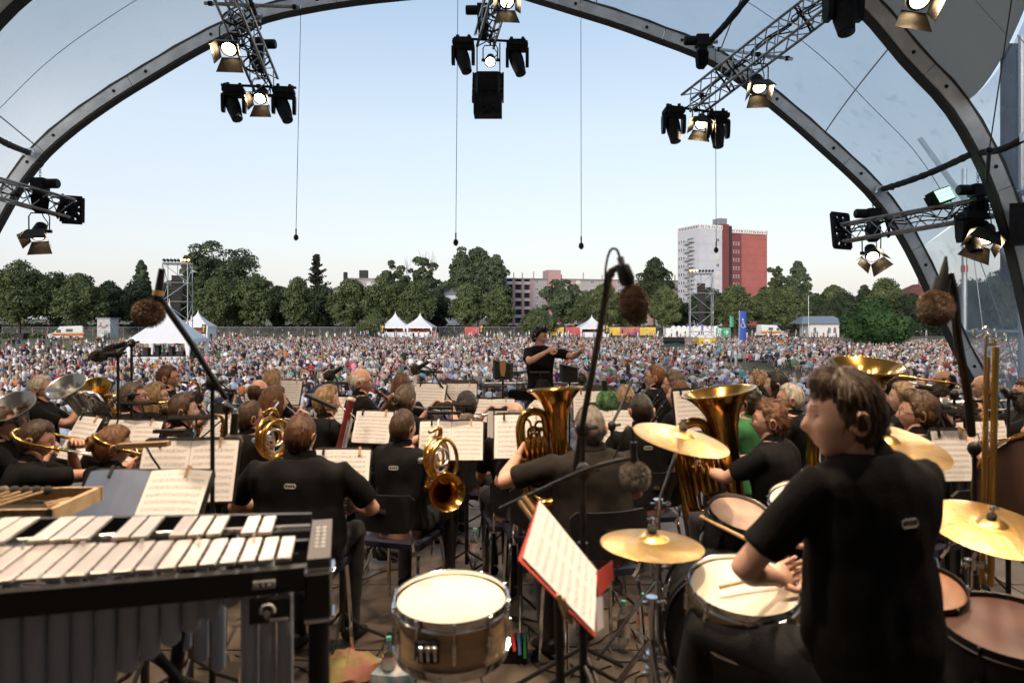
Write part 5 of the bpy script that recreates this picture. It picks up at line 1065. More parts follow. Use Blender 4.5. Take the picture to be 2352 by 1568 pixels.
def chair(x, y, floor, face, label, seat_z=.45, back=True):
    t = thing('chair', label, 'chair', (x, y, floor), R_(face), 'chairs of the musicians'); k = seat_z
    m = MB(); m.rings([[V((x_, y_, z)) for x_, y_ in ((-.2, -.2), (.2, -.2), (.23, .19), (.18, .23), (-.18, .23), (-.23, .19))] for z in (k - .035, k)]); m.build('seat', SEATB, t, False)
    if back:
        m = MB(); m.rings([[V((s, -.27 - .05 * (1 - (s / .2) ** 2) - .05 * (z - k), z)) for s in np.linspace(-w, w, 9)] + [V((s, -.255 - .05 * (1 - (s / .2) ** 2) - .05 * (z - k), z)) for s in np.linspace(w, -w, 9)] for z, w in ((k + .10, .16), (k + .13, .2), (k + .31, .21), (k + .34, .18))]); m.build('backrest', BLKP, t, True)
        m = MB(); m.box((0, -.335, k + .24), (.09, .012, .028)); m.build('back_bolt', CHR, t, False)
        for s in (-1, 1): m = MB(); m.tube(bez([(s * .17, -.2, k - .04), (s * .18, -.25, k + .05), (s * .16, -.285, k + .25)], 4), .011, 7); m.build('back_post', CHR, t)
    for s in (-1, 1):
        m = MB(); m.tube(bez([(s * .19, .17, k - .05), (s * .2, .2, k - .1), (s * .22, .24, .01)], 4), .011, 7); m.build('leg', CHR, t)
        m = MB(); m.tube(bez([(s * .19, -.15, k - .05), (s * .2, -.2, k - .1), (s * .22, -.27, .01)], 4), .011, 7); m.build('leg', CHR, t)
        m = MB(); m.tube([(s * .19, -.18, k - .045), (s * .19, .2, k - .045)], .011, 6); m.build('seat_rail', CHR, t)
    return t
def inst(key, name, label, cat, grp=None):
    q = MUS[key]; t = thing(name, label, cat, q['loc'], 0, grp); t.rotation_euler = (0, 0, math.atan2(q['Rz'][1][0], q['Rz'][0][0])); return t, q['S']
BELLP = [(1, 0), (.96, -.012), (.8, -.05), (.62, -.11), (.47, -.19), (.37, -.3), (.31, -.45), (.27, -.62), (.235, -.8)]
def bell(m, c, ax, R, L, n=36, r_end=None):
    pr = [(r * R if r_end is None else max(r * R, r_end), h / .8 * L) for r, h in BELLP]
    m.lathe([(R * .985, .004), (R * 1.012, .004), (R * 1.012, -.006)] + [(a * .995, b_) for a, b_ in pr], c, ax, n); m.lathe([(R * .985, .004)] + [(a * .96, b_ + .003) for a, b_ in pr], c, ax, n)
def tuba(u, v, D, R, ax, label, side=-1, mat=BRASS, s=1.0, pw=None, valves=True):
    c = P(u, v, D); ax = V(ax).normalized(); t = thing('tuba', label, 'tuba', c, 0, 'tubas'); x, y, z = frame(ax, V((0, 1, 0))); x = V((1, 0, 0)) - ax * ax.x; x.normalize(); y = ax.cross(x)
    Q = lambda a, b_, h: x * a * side * s + y * b_ * s + ax * h * s
    m = MB(); bell(m, (0, 0, 0), ax, R, .62 * s); m.build('bell', mat, t)
    r = R * .235
    m = MB(); m.tube(bez([Q(0, 0, -.6), Q(.0, 0, -.78), Q(.06, .02, -.9), Q(.16, .03, -.92), Q(.26, .03, -.86), Q(.30, .03, -.7), Q(.31, .03, -.4)], 6), [r, r * .72], 16); m.build('bottom_bow', mat, t)
    m = MB(); m.tube(bez([Q(.31, .03, -.42), Q(.31, .03, -.3), Q(.27, .03, -.2), Q(.19, .03, -.17), Q(.12, .03, -.2), Q(.10, .03, -.3), Q(.10, .04, -.6)], 6), [r * .72, r * .5], 14); m.build('top_bow', mat, t)
    for k, (a, b_, h0, h1, w_, rr) in enumerate(((.20, .07, -.34, -.72, .045, .012), (.15, .09, -.3, -.62, .035, .011), (.25, .09, -.28, -.6, .03, .011), (.20, -.03, -.38, -.68, .04, .011))):
        m = MB(); m.tube([Q(a + w_ * math.cos(q), b_, h) for q, h in [(0, h1)] + [(q, h0 + .04 * math.sin(q)) for q in np.linspace(0, math.pi, 9)] + [(math.pi, h1)] + [(math.pi + q, h1 - .04 * math.sin(q)) for q in np.linspace(0, math.pi, 8)]], rr * s, 8, loop=True); m.build('valve_tubing', mat, t)
    if valves:
        for k in range(4): m = MB(); cc = Q(.13 + k * .042, -.085, -.5); m.lathe([(.001, .1), (.012, .1), (.012, .085), (.019, .08), (.019, -.09), (.012, -.1), (.001, -.1)], cc, ax, 12); m.build('valve', mat, t)
    return t
def clarinet(key, label, low=.60, side=0, mat=BLKP):
    t, S = inst(key, 'clarinet', label, 'clarinet', 'clarinets'); a = V((0, .115, S - .065)); b_ = V((side, .115 + .34, S - .065 - low)); d = (b_ - a).normalized()
    m = MB(); m.tube([a, a + d * .06], [.005, .012], 10); m.tube([a + d * .06, a + d * .54], .0135, 12); m.lathe([(.0135, 0), (.016, -.05), (.03, -.09), (.032, -.092)], a + d * .53, -d, 14); m.build('tube', mat, t)
    x, y, z = frame(d); m = MB()
    for k in range(5): m.lathe([(.015, 0), (.0155, .006), (.015, .012)], a + d * (.07 + .11 * k), d, 12)
    m.build('ring', SILVER, t); m = MB()
    for k in range(11): p = a + d * (.12 + k * .034) + y * -.015; m.lathe([(.001, .004), (.007, .003), (.007, 0)], p, -y, 8)
    for s in (-1, 1): m.tube([a + d * .15 + x * s * .015, a + d * .5 + x * s * .016], .0022, 5)
    m.build('keys', SILVER, t)
def flute(key, label, yaw=.3):
    t, S = inst(key, 'flute', label, 'flute', 'flutes'); a = V((-.08, .12, S - .072)); d = V((math.cos(yaw), math.sin(yaw) * .4, -.12)).normalized(); m = MB(); m.tube([a, a + d * .66], .0098, 10); m.build('tube', SILVER, t); m = MB()
    for k in range(13): p = a + d * (.2 + k * .03) + V((0, -.003, .01)); m.lathe([(.001, .005), (.008, .004), (.008, 0)], p, (0, -.2, 1), 8)
    m.tube([a + d * .18 + V((0, -.012, .004)), a + d * .6 + V((0, -.012, .004))], .002, 5); m.build('keys', SILVER, t)
def sax(key, label, s=1.0, mat=BRASS):
    t, S = inst(key, 'saxophone', label, 'saxophone', 'saxophones'); z0 = S - .065; m = MB(); m.tube([(0, .11, z0), (0, .19, z0 - .005)], [.007, .014], 10); m.build('mouthpiece', BLKP, t)
    pts = bez([(0, .18, z0 - .005), (0, .25, z0 - .005), (0, .285, z0 - .05), (0, .28, z0 - .15), (.02, .27, z0 - .45 * s), (.03, .29, z0 - .60 * s), (.04, .34, z0 - .64 * s), (.05, .39, z0 - .58 * s), (.06, .41, z0 - .42 * s)], 5); n = len(pts)
    m = MB(); m.tube(pts, [.010 + .032 * (i / (n - 1)) ** 1.5 for i in range(n)], 14); m.build('body_tube', mat, t); m = MB(); bell(m, pts[-1] + V((0.01, .035, .12)), V((.1, .45, 1)), .07, .16, 24, .04); m.build('bell', mat, t)
    m = MB()
    for k in range(12): p = pts[14 + k] + V((.026 + .01 * (k % 2), -.012, 0)); m.lathe([(.001, .006), (.014, .005), (.014, 0)], p, (1, -.4, 0), 10)
    for k in range(3): m.tube([pts[12] + V((.024 + .008 * k, -.02 + .015 * k, 0)), pts[26] + V((.03 + .008 * k, -.02 + .02 * k, 0))], .003, 5)
    m.build('keys', BRASSD, t); m = MB(); m.tube(bez([pts[9], (.0, .10, z0 - .18), (.05, -.02, S - .2)], 5), .006, 5); m.build('strap', BLKP, t)
def trombone(key, label, dr=(.0, 1, -.35), mat=BRASS, mat2=SILVER):
    t, S = inst(key, 'trombone', label, 'trombone', 'trombones'); a = V((0, .115, S - .07)); d = V(dr).normalized(); x = V((1, 0, 0)); up = x.cross(d).normalized()
    m = MB(); m.tube([a, a + d * .75], .0075, 10); m.tube([a + x * .085, a + d * .85 + x * .085], .0075, 10); m.tube(bez([a + d * .75, a + d * .86, a + d * .9 + x * .042, a + d * .86 + x * .085, a + d * .8 + x * .085], 5), .008, 10); m.build('slide', mat2, t); m = MB(); m.lathe([(.013, 0), (.006, .03), (.0075, .08)], a - d * .01, d, 12); m.build('mouthpiece', SILVER, t)
    b0 = a + x * .085 + d * .05; m = MB(); m.tube(bez([b0, b0 - d * .22, b0 - d * .30 - x * .07 + up * .03, b0 - d * .22 - x * .16 + up * .06, b0 + d * .02 - x * .16 + up * .06, b0 + d * .12 - x * .16 + up * .06], 6), [.008, .013], 12); m.build('tuning_slide', mat, t)
    m = MB(); bell(m, b0 + d * .52 - x * .16 + up * .06, d, .105, .42, 28, .013); m.build('bell', mat, t); m = MB(); m.tube([a + d * .1, a + d * .1 + x * .085], .006, 8); m.tube([a + d * .2, a + d * .2 + x * .085], .005, 8); m.tube([a + d * .06, b0 + d * .02 - x * .16 + up * .06], .005, 8); m.build('brace', SILVER, t)
def trumpet(key, label, dr=(0, 1, -.12), mat=BRASS, L=.46):
    t, S = inst(key, 'trumpet', label, 'trumpet', 'trumpets'); a = V((0, .115, S - .07)); d = V(dr).normalized(); x = V((1, 0, 0)); up = x.cross(d).normalized(); m = MB(); bell(m, a + d * L - up * .0, d, .062, .3, 24, .007); m.build('bell', mat, t)
    m = MB(); m.tube([a, a + d * .2], .006, 8); m.tube([a + d * .04 - up * .07, a + d * .36 - up * .07], .0065, 8); m.tube(bez([a + d * .3, a + d * .38 - up * .01, a + d * .4 - up * .04, a + d * .36 - up * .07, a + d * .3 - up * .07], 5), .0065, 8); m.tube(bez([a + d * .1, a + d * .02 - up * .01, a + d * .0 - up * .04, a + d * .04 - up * .07, a + d * .1 - up * .07], 5), .0065, 8); m.build('tubing', mat, t)
    for k in range(3): m = MB(); m.lathe([(.001, .09), (.009, .09), (.009, .084), (.004, .083), (.004, .05), (.0115, .045), (.0115, -.075), (.001, -.08)], a + d * (.17 + .03 * k) - up * .03, up, 10); m.build('valve', SILVER, t)
def horn_up(key, label, mat, c, ax, R=.15, s=1.0, name='euphonium'):
    """upright bell-front brass, bell centre c relative to the head"""
    t, S = inst(key, name, label, name, 'upright brass horns'); ax = V(ax).normalized(); c = V(c) + V((0, 0, S)); x, y, z = frame(ax, V((0, 1, 0))); Q = lambda a, b_, h: c + x * a * s + y * b_ * s + ax * h * s
    m = MB(); bell(m, c, ax, R, .42 * s, 32, .02); m.build('bell', mat, t); m = MB(); m.tube(bez([Q(0, 0, -.4), Q(0, 0, -.52), Q(.05, 0, -.58), Q(.12, 0, -.52), Q(.13, 0, -.3), Q(.12, 0, -.2), Q(.07, 0, -.15), Q(.04, .02, -.22), Q(.04, .03, -.42)], 6), [.026, .012], 12); m.build('tubing', mat, t)
    for k in range(4): m = MB(); w_ = .03 + .01 * k; m.tube([Q(.08 + w_ * math.cos(q), .05 + .01 * k, -.34 + .08 * math.sin(q)) for q in np.linspace(0, 6.28, 17)[:-1]], .008, 8, loop=True); m.build('valve_tubing', mat, t)
    for k in range(3): m = MB(); m.lathe([(.001, .1), (.011, .1), (.011, .09), (.015, .085), (.015, -.06), (.001, -.065)], Q(.05 + .035 * k, -.05, -.36), ax, 10); m.build('valve', SILVER, t)
    return t
def french_horn(u, v, D, bell_uv, label, mat=BRASS, mat2=SILVER, R=.15):
    c = P(u, v, D); t = thing('french_horn', label, 'french horn', c, 0, 'french horns'); bc = P(*bell_uv) - c; ax = V((.35, -.55, -.35)).normalized() if len(bell_uv) < 4 else V((0, -1, 0))
    ax = V((.30, -.62, .15)).normalized(); m = MB(); bell(m, bc, ax, R, .34, 36, .02); m.build('bell', BRASSD, t); x, y, z = frame(V((.75, -.6, .1)).normalized(), V((0, 0, 1))); k0 = V((0, 0, 0))
    for k, (rx, ry, r, mt, o) in enumerate(((.10, .125, .012, mat, 0), (.085, .11, .010, mat, .016), (.07, .095, .010, mat2, .03), (.05, .075, .009, mat, .04), (.06, .05, .009, mat2, -.015), (.105, .13, .012, mat, -.018), (.08, .06, .009, mat, .02), (.03, .1, .008, mat2, .05))):
        m = MB(); m.tube([x * rx * math.cos(q) + y * ry * math.sin(q) + z * -o + V((.02 * (k % 3), 0, -.02 * (k % 2))) for q in np.linspace(0, 6.28, 26)[:-1]], r, 9, loop=True); m.build('coil', mt, t)
    m = MB(); m.tube(bez([bc - ax * .33, bc - ax * .4 + V((0, 0, .06)), y * .15 - x * .05, y * .16 + x * .05], 6), [.022, .012], 10); m.build('branch', mat, t)
    for k in range(4): m = MB(); m.lathe([(.001, .02), (.02, .018), (.02, -.02), (.001, -.022)], x * (-.03 + .035 * k) + y * -.01 - z * .05, z, 12); m.build('rotor_valve', mat2, t)
    m = MB(); m.tube([y * .14, y * .18 - x * .1 + V((-.05, .05, .03))], .006, 8); m.build('leadpipe', mat2, t); return t
# ------------------------------------------------------------------ microphones on stands
def micstand(label, pts, r=.011, base=None, floor=STZ, grp='microphone stands', legs=True, tri=.3):
    """pts: list of world points of the boom; base: (u, v, D) where the column meets the boom"""
    b0 = V(base); t = thing('microphone_stand', label, 'microphone stand', (b0.x, b0.y, floor), 0, grp); o = V((b0.x, b0.y, floor)); m = MB(); m.tube([V(p) - o for p in pts], r, 8); m.build('boom', BLK, t)
    m = MB(); m.tube([(0, 0, .12), (0, 0, (b0.z - floor) * .55)], .015, 10); m.tube([(0, 0, (b0.z - floor) * .5), (0, 0, b0.z - floor)], .010, 8); m.build('column', BLK, t); m = MB(); m.ell((0, 0, b0.z - floor), (.03, .03, .035), 10, 8); m.tube([(0, 0, (b0.z - floor) * .53), (0, 0, (b0.z - floor) * .53 + .06)], .022, 8); m.tube([(0, 0, b0.z - floor), (.06, 0, b0.z - floor + .01)], .01, 6); m.build('clutch', BLK, t)
    for k in range(3 if legs else 0):
        a = k * 2.094 + .9; m = MB(); m.tube([(0, 0, .22), (math.cos(a) * tri, math.sin(a) * tri, .015)], .009, 6); m.build('leg', BLK, t)
    return t
def fluffy(u, v, D, rad, label, mat=FURB, n=1600, ln=.028, R=None, body=None, seed=3):
    c = P(u, v, D); t = thing('furry_microphone', label, 'microphone', c, 0, 'microphones in furry wind shields'); fur((0, 0, 0), rad, mat, n, ln, R, seed).build('windshield', mat, t)
    if body:
        q = V(body); m = MB(); d = q.normalized(); s0 = max(rad) * .7; m.tube([d * s0, d * (s0 + .02), d * q.length], [.019, .022, .020], 12); m.build('microphone_body', BLK, t); m = MB(); m.tube([d * q.length, d * (q.length + .025)], .011, 10); m.build('connector', SILVER, t)
    return t
# ------------------------------------------------------------------ drums and cymbals
CYM = M('cymbal_bronze', (.74, .52, .24), .33, 1, col2=(.66, .38, .10), vs=9, bump=.3, bs=38)
def drum(u, v, D, R, depth, nrm, label, shell=WOODL, head=CREAM, lugs=8, cat='drum', name='drum', floor=RZ, legs=0, rimm=CHR, grp=None):
    c = P(u, v, D); t = thing(name, label, cat, c, 0, grp); n = V(nrm).normalized(); x, y, z = frame(n, V((0, 1, 0))); T = lambda r, a, h: x * math.cos(a) * r + y * math.sin(a) * r + n * h
    m = MB(); m.lathe([(R * .985, -.012), (R * .985, -depth)], (0, 0, 0), n, 48); m.build('shell', shell, t); m = MB(); m.lathe([(.001, .0), (R * .5, 0), (R * .93, 0), (R * .97, -.004), (R * .985, -.012)], (0, 0, 0), n, 48); m.build('drum_skin', head, t); m = MB(); m.lathe([(.001, -depth - .004), (R * .985, -depth)], (0, 0, 0), n, 40); m.build('bottom_skin', head, t)
    for nm, h in (('rim', 0), ('bottom_rim', -depth)):
        m = MB(); s = 1 if h == 0 else -1; m.lathe([(R * 1.0, h - .002 * s), (R * 1.0, h + .012 * s), (R * 1.02, h + .014 * s), (R * 1.025, h + .010 * s), (R * 1.02, h - .012 * s), (R * 1.055, h - .014 * s), (R * 1.055, h - .018 * s), (R * 1.0, h - .018 * s)], (0, 0, 0), n, 56); m.build(nm, rimm, t)
    lm = MB(); 
    for k in range(lugs):
        a = 2 * math.pi * (k + .3) / lugs; m = MB(); m.tube([T(R * 1.045, a, .006), T(R * 1.045, a, -depth * .5)], .0032, 6); m.tube([T(R * 1.045, a, .012), T(R * 1.045, a, .002)], .006, 6); m.tube([T(R * 1.045, a, -depth * .3), T(R * 1.045, a, -depth * .7)], .0085, 8); m.ell(T(R * 1.02, a, -depth * .5), (.012, .012, .014), 8, 6); m.build('lug', rimm, t)
    for k in range(legs):
        a = 2 * math.pi * (k + .15) / legs; m = MB(); m.tube([T(R * 1.04, a, -depth * .4), T(R * 1.04, a, -depth * .9), T(R * 1.1, a, -(c.z - floor))], .007, 6); m.build('leg', rimm, t)
    return t, c, T
def cymbal(u, v, D, R, nrm, label, stand_=True, floor=RZ, hat=False, base=(0, 0), topper=True):
    c = P(u, v, D); t = thing('cymbal', label, 'cymbal', c, 0, 'cymbals'); n = V(nrm).normalized(); k = R; pr = [(.006, .030 * 1), (.02, .031), (.045, .022), (.055, .014), (.058, .012)]; pr += [(lerp(.06, R, i / 14), .011 - .022 * (i / 14) ** 1.3 + .0006 * (i % 2)) for i in range(15)]
    m = MB(); m.lathe(pr, (0, 0, 0), n, 64); m.lathe([(a, h - .0016) for a, h in pr][::-1], (0, 0, 0), n, 64); m.build('cymbal_disc', CYM, t)
    if hat: m = MB(); m.lathe([(a, -h - .0) for a, h in pr], n * -.022, n, 64); m.build('bottom_cymbal', CYM, t)
    m = MB(); m.lathe([(.001, .055), (.012, .055), (.018, .048), (.018, .034), (.006, .03)], (0, 0, 0), n, 12); m.build('felt', FURD, t); m = MB(); m.tube([n * .05, n * .085], .006, 8); m.tube([n * .075 - V((.018, 0, 0)), n * .075 + V((.018, 0, 0))], .006, 6); m.build('wing_nut', CHR, t)
    if stand_:
        s = thing('cymbal_stand', 'chrome stand of the ' + label, 'cymbal stand', (c.x + base[0], c.y + base[1], floor), 0, 'chrome cymbal stands'); H = c.z - floor; bx_ = V((-base[0], -base[1], H)); m = MB(); m.tube([bx_ - n * .01, V((0, 0, H - .12 if not any(base) else H * .72))], .007, 8); m.build('tilter', CHR, s)
        m = MB(); m.tube([(0, 0, H * .45), (0, 0, H * .74)], .010, 10); m.tube([(0, 0, .1), (0, 0, H * .46)], .0145, 10); m.build('column', CHR, s)
        for z in (H * .46, H * .72, .3): m = MB(); m.tube([(0, 0, z - .02), (0, 0, z + .02)], .021, 10); m.tube([(-.035, -.01, z), (.03, -.01, z)], .008, 6); m.ell((.04, -.01, z), (.014, .01, .014), 8, 6); m.build('clamp', CHR, s)
        for q in range(3): a = q * 2.094 + .6; m = MB(); m.tube([(0, 0, .42), (math.cos(a) * .27, math.sin(a) * .27, .02)], .009, 8); m.tube([(0, 0, .12), (math.cos(a) * .14, math.sin(a) * .14, .2)], .006, 6); m.ell((math.cos(a) * .275, math.sin(a) * .275, .018), (.016, .016, .018), 8, 6); m.build('leg', CHR, s)
    return t
# ------------------------------------------------------------------ the band, front to back
L90 = (.10, .34, -.30)
person('drummer', 1990, 958, 2.02, 14, 'drummer seen from behind with wavy brown hair looking left, black polo', 'fair', ('side', 'brown2'), 1.08, .03, ((.12, .36, -.52), (-.14, .22, -.60)), yaw=64, nod=4, hshift=-.072, drop=.055, hs=1.05, tall=1.2, knees=((.26, .40, .52), (-.37, .33, .53)), floor=RZ, fat=1.15, vox=.010, strands=2200, handup=((.9, -.1, -.7), (-1, 0, -.6)), hair_vol=.95, spread=.24)
person('bigman', 690, 1003, 3.75, -4, 'broad man with short brown hair seen from behind, four ring print below his collar', 'ruddy', ('short', 'auburn'), 1.42, .06, ((.22, .30, -.48), (-.24, .26, -.46)), yaw=-8, fat=1.15, strands=900, handup=((1, -.3, -.6), (-1, -.3, -.6)), vox=.012)
person('hornman', 925, 984, 4.6, -16, 'horn player with short dark hair and beard line seen from behind', 'ruddy', ('short', 'brown'), 1.04, .03, ((.20, .22, -.46), (.06, .34, -.10)), yaw=-14, strands=600, handup=((1, -.2, -.8), (-1, .3, -.6)))
person('tubaman', 1355, 985, 3.75, 14, 'large grey-haired man in charcoal polo seen from behind holding a brass horn', 'ruddy', ('short', 'grey'), 1.28, .10, ((.16, .32, -.42), (-.34, .26, -.20)), yaw=2, strands=800, shirt=FABB, fat=1.12, handup=((1, -.2, -.7), (-1, -.2, -.5)), vox=.012)
person('righttuba', 1772, 968, 4.1, 48, 'curly ginger man with wristwatch reaching left for his tuba', 'fair', ('curly', 'ginger2'), 1.05, .08, ((.22, .50, -.38), (-.02, .44, -.36)), yaw=16, glasses=True, strands=700, logo=False, hair_vol=.6)
person('rightglass', 2112, 950, 4.0, 32, 'grey blond man with glasses behind the gold cymbal at the right', 'ruddy', ('full', 'fairbrown'), 1.12, .04, ((.14, .30, -.40), (-.12, .32, -.40)), yaw=26, glasses=True, strands=700, logo=False)
person('trombleft', 78, 1012, 4.2, -52, 'dark-haired man at the lower left blowing a trombone', 'ruddy', ('short', 'brown'), 1.1, .14, ((.10, .52, -.22), (-.06, .20, -.10)), yaw=-14, nod=16, glasses=True, strands=600)
person('redbun', 256, 1028, 4.1, -26, 'red-haired woman with low bun seen from behind in black shirt', 'fair', ('bun', 'ginger'), .88, .04, ((.10, .38, -.26), (-.08, .24, -.14)), yaw=-18, nod=10, strands=700, hair_vol=1.5)
person('leftedge', -2, 975, 4.9, -56, 'man with glasses cut by the left edge beside a silver bell', 'ruddy', ('short', 'brown'), 1.0, .02, ((.08, .30, -.24), (-.05, .20, -.10)), glasses=True)
person('euph1', 92, 893, 5.9, -70, 'white-haired man with dark glasses playing a silver horn at the left', 'ruddy', ('short', 'white'), 1.1, .0, ((.06, .34, -.12), (-.10, .30, -.20)), yaw=0, glasses=True, handup=((.6, -.2, -.9), (-.6, -.2, -.9)))
person('euph2', 218, 897, 6.4, -66, 'bald man half hidden behind the gold horn bell', 'ruddy', ('ring', 'grey'), 1.05, 0, ((.06, .30, -.2), (-.10, .28, -.26)), yaw=0)
person('sax1', 302, 913, 5.4, -68, 'grey-haired man with glasses blowing a saxophone beside the blonde woman', 'ruddy', ('short', 'mouse'), 1.08, .04, ((.08, .28, -.46), (-.06, .24, -.30)), glasses=True)
person('sax2', 355, 912, 6.0, -66, 'blonde woman with straight shoulder-length hair and saxophone', 'fair', ('long', 'blond'), .9, .04, ((.08, .28, -.46), (-.06, .24, -.30)), glasses=True)
person('sax3', 383, 868, 6.6, -68, 'tall man with glasses playing saxophone above the blonde woman', 'ruddy', ('short', 'auburn'), 1.0, 0, ((.08, .28, -.46), (-.06, .24, -.30)), glasses=True)
person('sax4', 417, 944, 5.0, -58, 'woman with brown bun playing saxophone, seen in profile', 'fair', ('bun', 'brown'), .86, .06, ((.08, .28, -.46), (-.06, .24, -.30)), hair_vol=1.5)
person('bald1', 592, 902, 6.2, -30, 'half bald man behind the woman with reddish bob', 'ruddy', ('ring', 'brown'), 1.0, 0, (None, None))
person('blond1', 624, 880, 7.0, -28, 'blond person at the back behind the half bald man', 'fair', ('full', 'blond'), .9, 0, (None, None))
person('bob1', 628, 922, 5.5, -38, 'woman with reddish brown bob playing an oboe', 'fair', ('bob', 'auburn'), .92, .04, ((.05, .30, -.30), (-.05, .24, -.18)), yaw=-12)
person('darkman', 572, 960, 5.0, -40, 'dark-haired man partly hidden left of the broad man', 'ruddy', ('short', 'brown'), 1.05, .02, ((.1, .3, -.4), (-.1, .3, -.4)), glasses=True)
person('bassoon', 748, 925, 5.3, -42, 'grey blond bassoon player seen from behind turning right', 'ruddy', ('full', 'blond'), 1.02, .05, ((.10, .26, -.52), (-.02, .28, -.30)), yaw=-14, hair_vol=.8)
person('oboe', 826, 878, 5.9, -62, 'bald man with glasses holding an oboe high beside the bassoon', 'ruddy', ('ring', 'white'), 1.08, .0, ((.05, .34, -.26), (-.05, .28, -.20)), yaw=-10, glasses=True, handup=((.7, -.3, -.8), (-.7, -.3, -.8)))
person('auburn', 921, 888, 6.3, -8, 'auburn-haired person behind the woman with the blond bun', 'fair', ('bob', 'auburn'), .9, 0, (None, None), hair_vol=.8)
person('flute1', 931, 921, 5.5, -20, 'woman with grey blond bun playing the flute', 'fair', ('bun', 'mouse'), .92, .02, ((.34, .18, -.10), (.10, .24, -.10)), yaw=-10, handup=((.8, -.4, -.5), (-.6, .1, -.9)), hair_vol=1.4)
person('flute2', 1071, 935, 5.9, -12, 'dark-haired flute player behind the large sheet music', 'fair', ('pony', 'dark'), .9, .0, ((.36, .18, -.10), (.10, .24, -.10)), yaw=0, handup=((.8, -.4, -.5), (-.6, .1, -.9)), hair_vol=1.8)
person('greyleft', 1185, 962, 4.9, 6, 'balding grey man seen from behind left of the upright horn bell', 'ruddy', ('ring', 'grey'), 1.06, .04, ((.12, .3, -.42), (-.1, .32, -.40)), strands=400)
GRNL = None
person('whitehair', 1236, 965, 4.5, 4, 'white-haired person under green light behind the brass horn', 'fair', ('short', 'white'), 1.0, .04, ((.12, .3, -.42), (-.1, .32, -.40)))
person('bun2', 1437, 918, 6.2, 4, 'woman with messy blond bun seen from behind near the green furry microphone', 'fair', ('bun', 'blond'), .86, 0, (None, None), hair_vol=1.3)
person('darkmid', 1473, 945, 4.9, 10, 'dark-haired man seen from behind at the centre right', 'ruddy', ('short', 'dark'), 1.08, .04, ((.12, .3, -.42), (-.1, .32, -.40)), strands=400)
person('clar1', 1508, 866, 6.7, 52, 'ginger man with glasses and black shirt playing clarinet', 'fair', ('short', 'ginger'), 1.0, 0, ((.03, .30, -.44), (-.03, .26, -.32)), yaw=10, glasses=True)
person('clar2', 1550, 884, 6.2, 50, 'man with brown curls and glasses playing clarinet', 'ruddy', ('full', 'mouse'), 1.0, 0, ((.03, .30, -.44), (-.03, .26, -.32)), yaw=14, glasses=True, hair_vol=.8)
person('clar3', 1562, 908, 5.7, 46, 'woman with chestnut bob playing clarinet', 'fair', ('bob', 'auburn'), .9, .02, ((.03, .30, -.44), (-.03, .26, -.32)), yaw=8, hair_vol=.7)
person('clar4', 1744, 876, 7.2, 42, 'blonde woman with ponytail playing clarinet right of the tuba bell', 'fair', ('pony', 'blond'), .88, 0, ((.03, .30, -.44), (-.03, .26, -.32)), yaw=10)
person('longdark', 1786, 884, 6.4, 52, 'woman with long dark hair in profile behind the drummer', 'fair', ('long', 'dark'), .86, 0, ((.03, .30, -.44), (-.03, .26, -.32)), yaw=10)
GREENSH = M('green_shirt', (.02, .13, .04), .85, var=.3, vs=7, bump=.4, bs=200)
person('greenpolo', 1722, 925, 5.1, 40, 'dark curly man in green shirt half hidden by the tuba', 'ruddy', ('curly', 'dark'), 1.0, 0, (None, None), shirt=GREENSH, logo=False, hair_vol=.6)
person('whiteglass', 1818, 918, 5.3, 58, 'white-haired man with glasses between ginger man and drummer', 'ruddy', ('short', 'white'), 1.05, 0, (None, None), glasses=True, yaw=8)
person('dark2', 2036, 884, 6.0, 40, 'dark-haired person behind the drummer at the right', 'fair', ('short', 'dark'), .9, 0, (None, None))
person('ponyclar', 2078, 915, 5.2, 56, 'blonde woman with ponytail playing clarinet right of the drummer', 'fair', ('pony', 'blond'), .88, 0, ((.03, .30, -.44), (-.03, .26, -.32)), hair_vol=1.2)
person('baldtr', 2172, 876, 7.0, 60, 'bald trombone player at the far right back', 'tan', ('ring', 'dark'), 1.05, 0, ((.10, .50, -.2), (-.04, .2, -.1)))
person('baldgl', 2262, 892, 6.2, 64, 'bald man with glasses playing trumpet behind the tubular rods', 'tan', ('ring', 'grey'), 1.1, 0, ((.06, .34, -.12), (-.05, .30, -.12)), glasses=True)
person('edgetr', 2362, 905, 5.2, 66, 'man cut by the right edge playing a trumpet', 'tan', ('short', 'brown'), 1.1, 0, ((.06, .36, -.14), (-.05, .32, -.14)), yaw=4)
person('edgelow', 2400, 985, 4.2, 70, 'brass player cut by the lower right edge with hands on a trumpet', 'ruddy', ('short', 'brown'), 1.1, 0, ((.06, .42, -.10), (-.05, .40, -.14)))
person('farright', 2060, 868, 7.2, 30, 'person with dark cropped hair farthest back at the right', 'ruddy', ('buzz', 'dark'), .95, 0, (None, None))
person('conductor', 1241, 772, 8.6, -157, 'conductor with tousled dark hair and baton standing before the crowd', 'fair', ('curly', 'dark'), .98, .02, ((.07, .36, -.19), (-.36, .46, -.17)), yaw=28, nod=18, stand=True, floor=STZ + .18, logo=False, curl=1.2, handup=((1, -.1, -.7), (-.8, -.1, -.8)), vox=.012, strands=500)
remesh_jobs()
for k in ('bigman', 'hornman', 'greyleft', 'whitehair', 'darkmid', 'bun2', 'sax4', 'flute1'): back_logo(k, dz=.38, s=.85)
back_logo('drummer', dx=.02, dz=.36, s=.8)
back_logo('righttuba', dx=.10, dz=.28, kind='seal', s=1.1)
back_logo('rightglass', dx=.15, dz=.36)
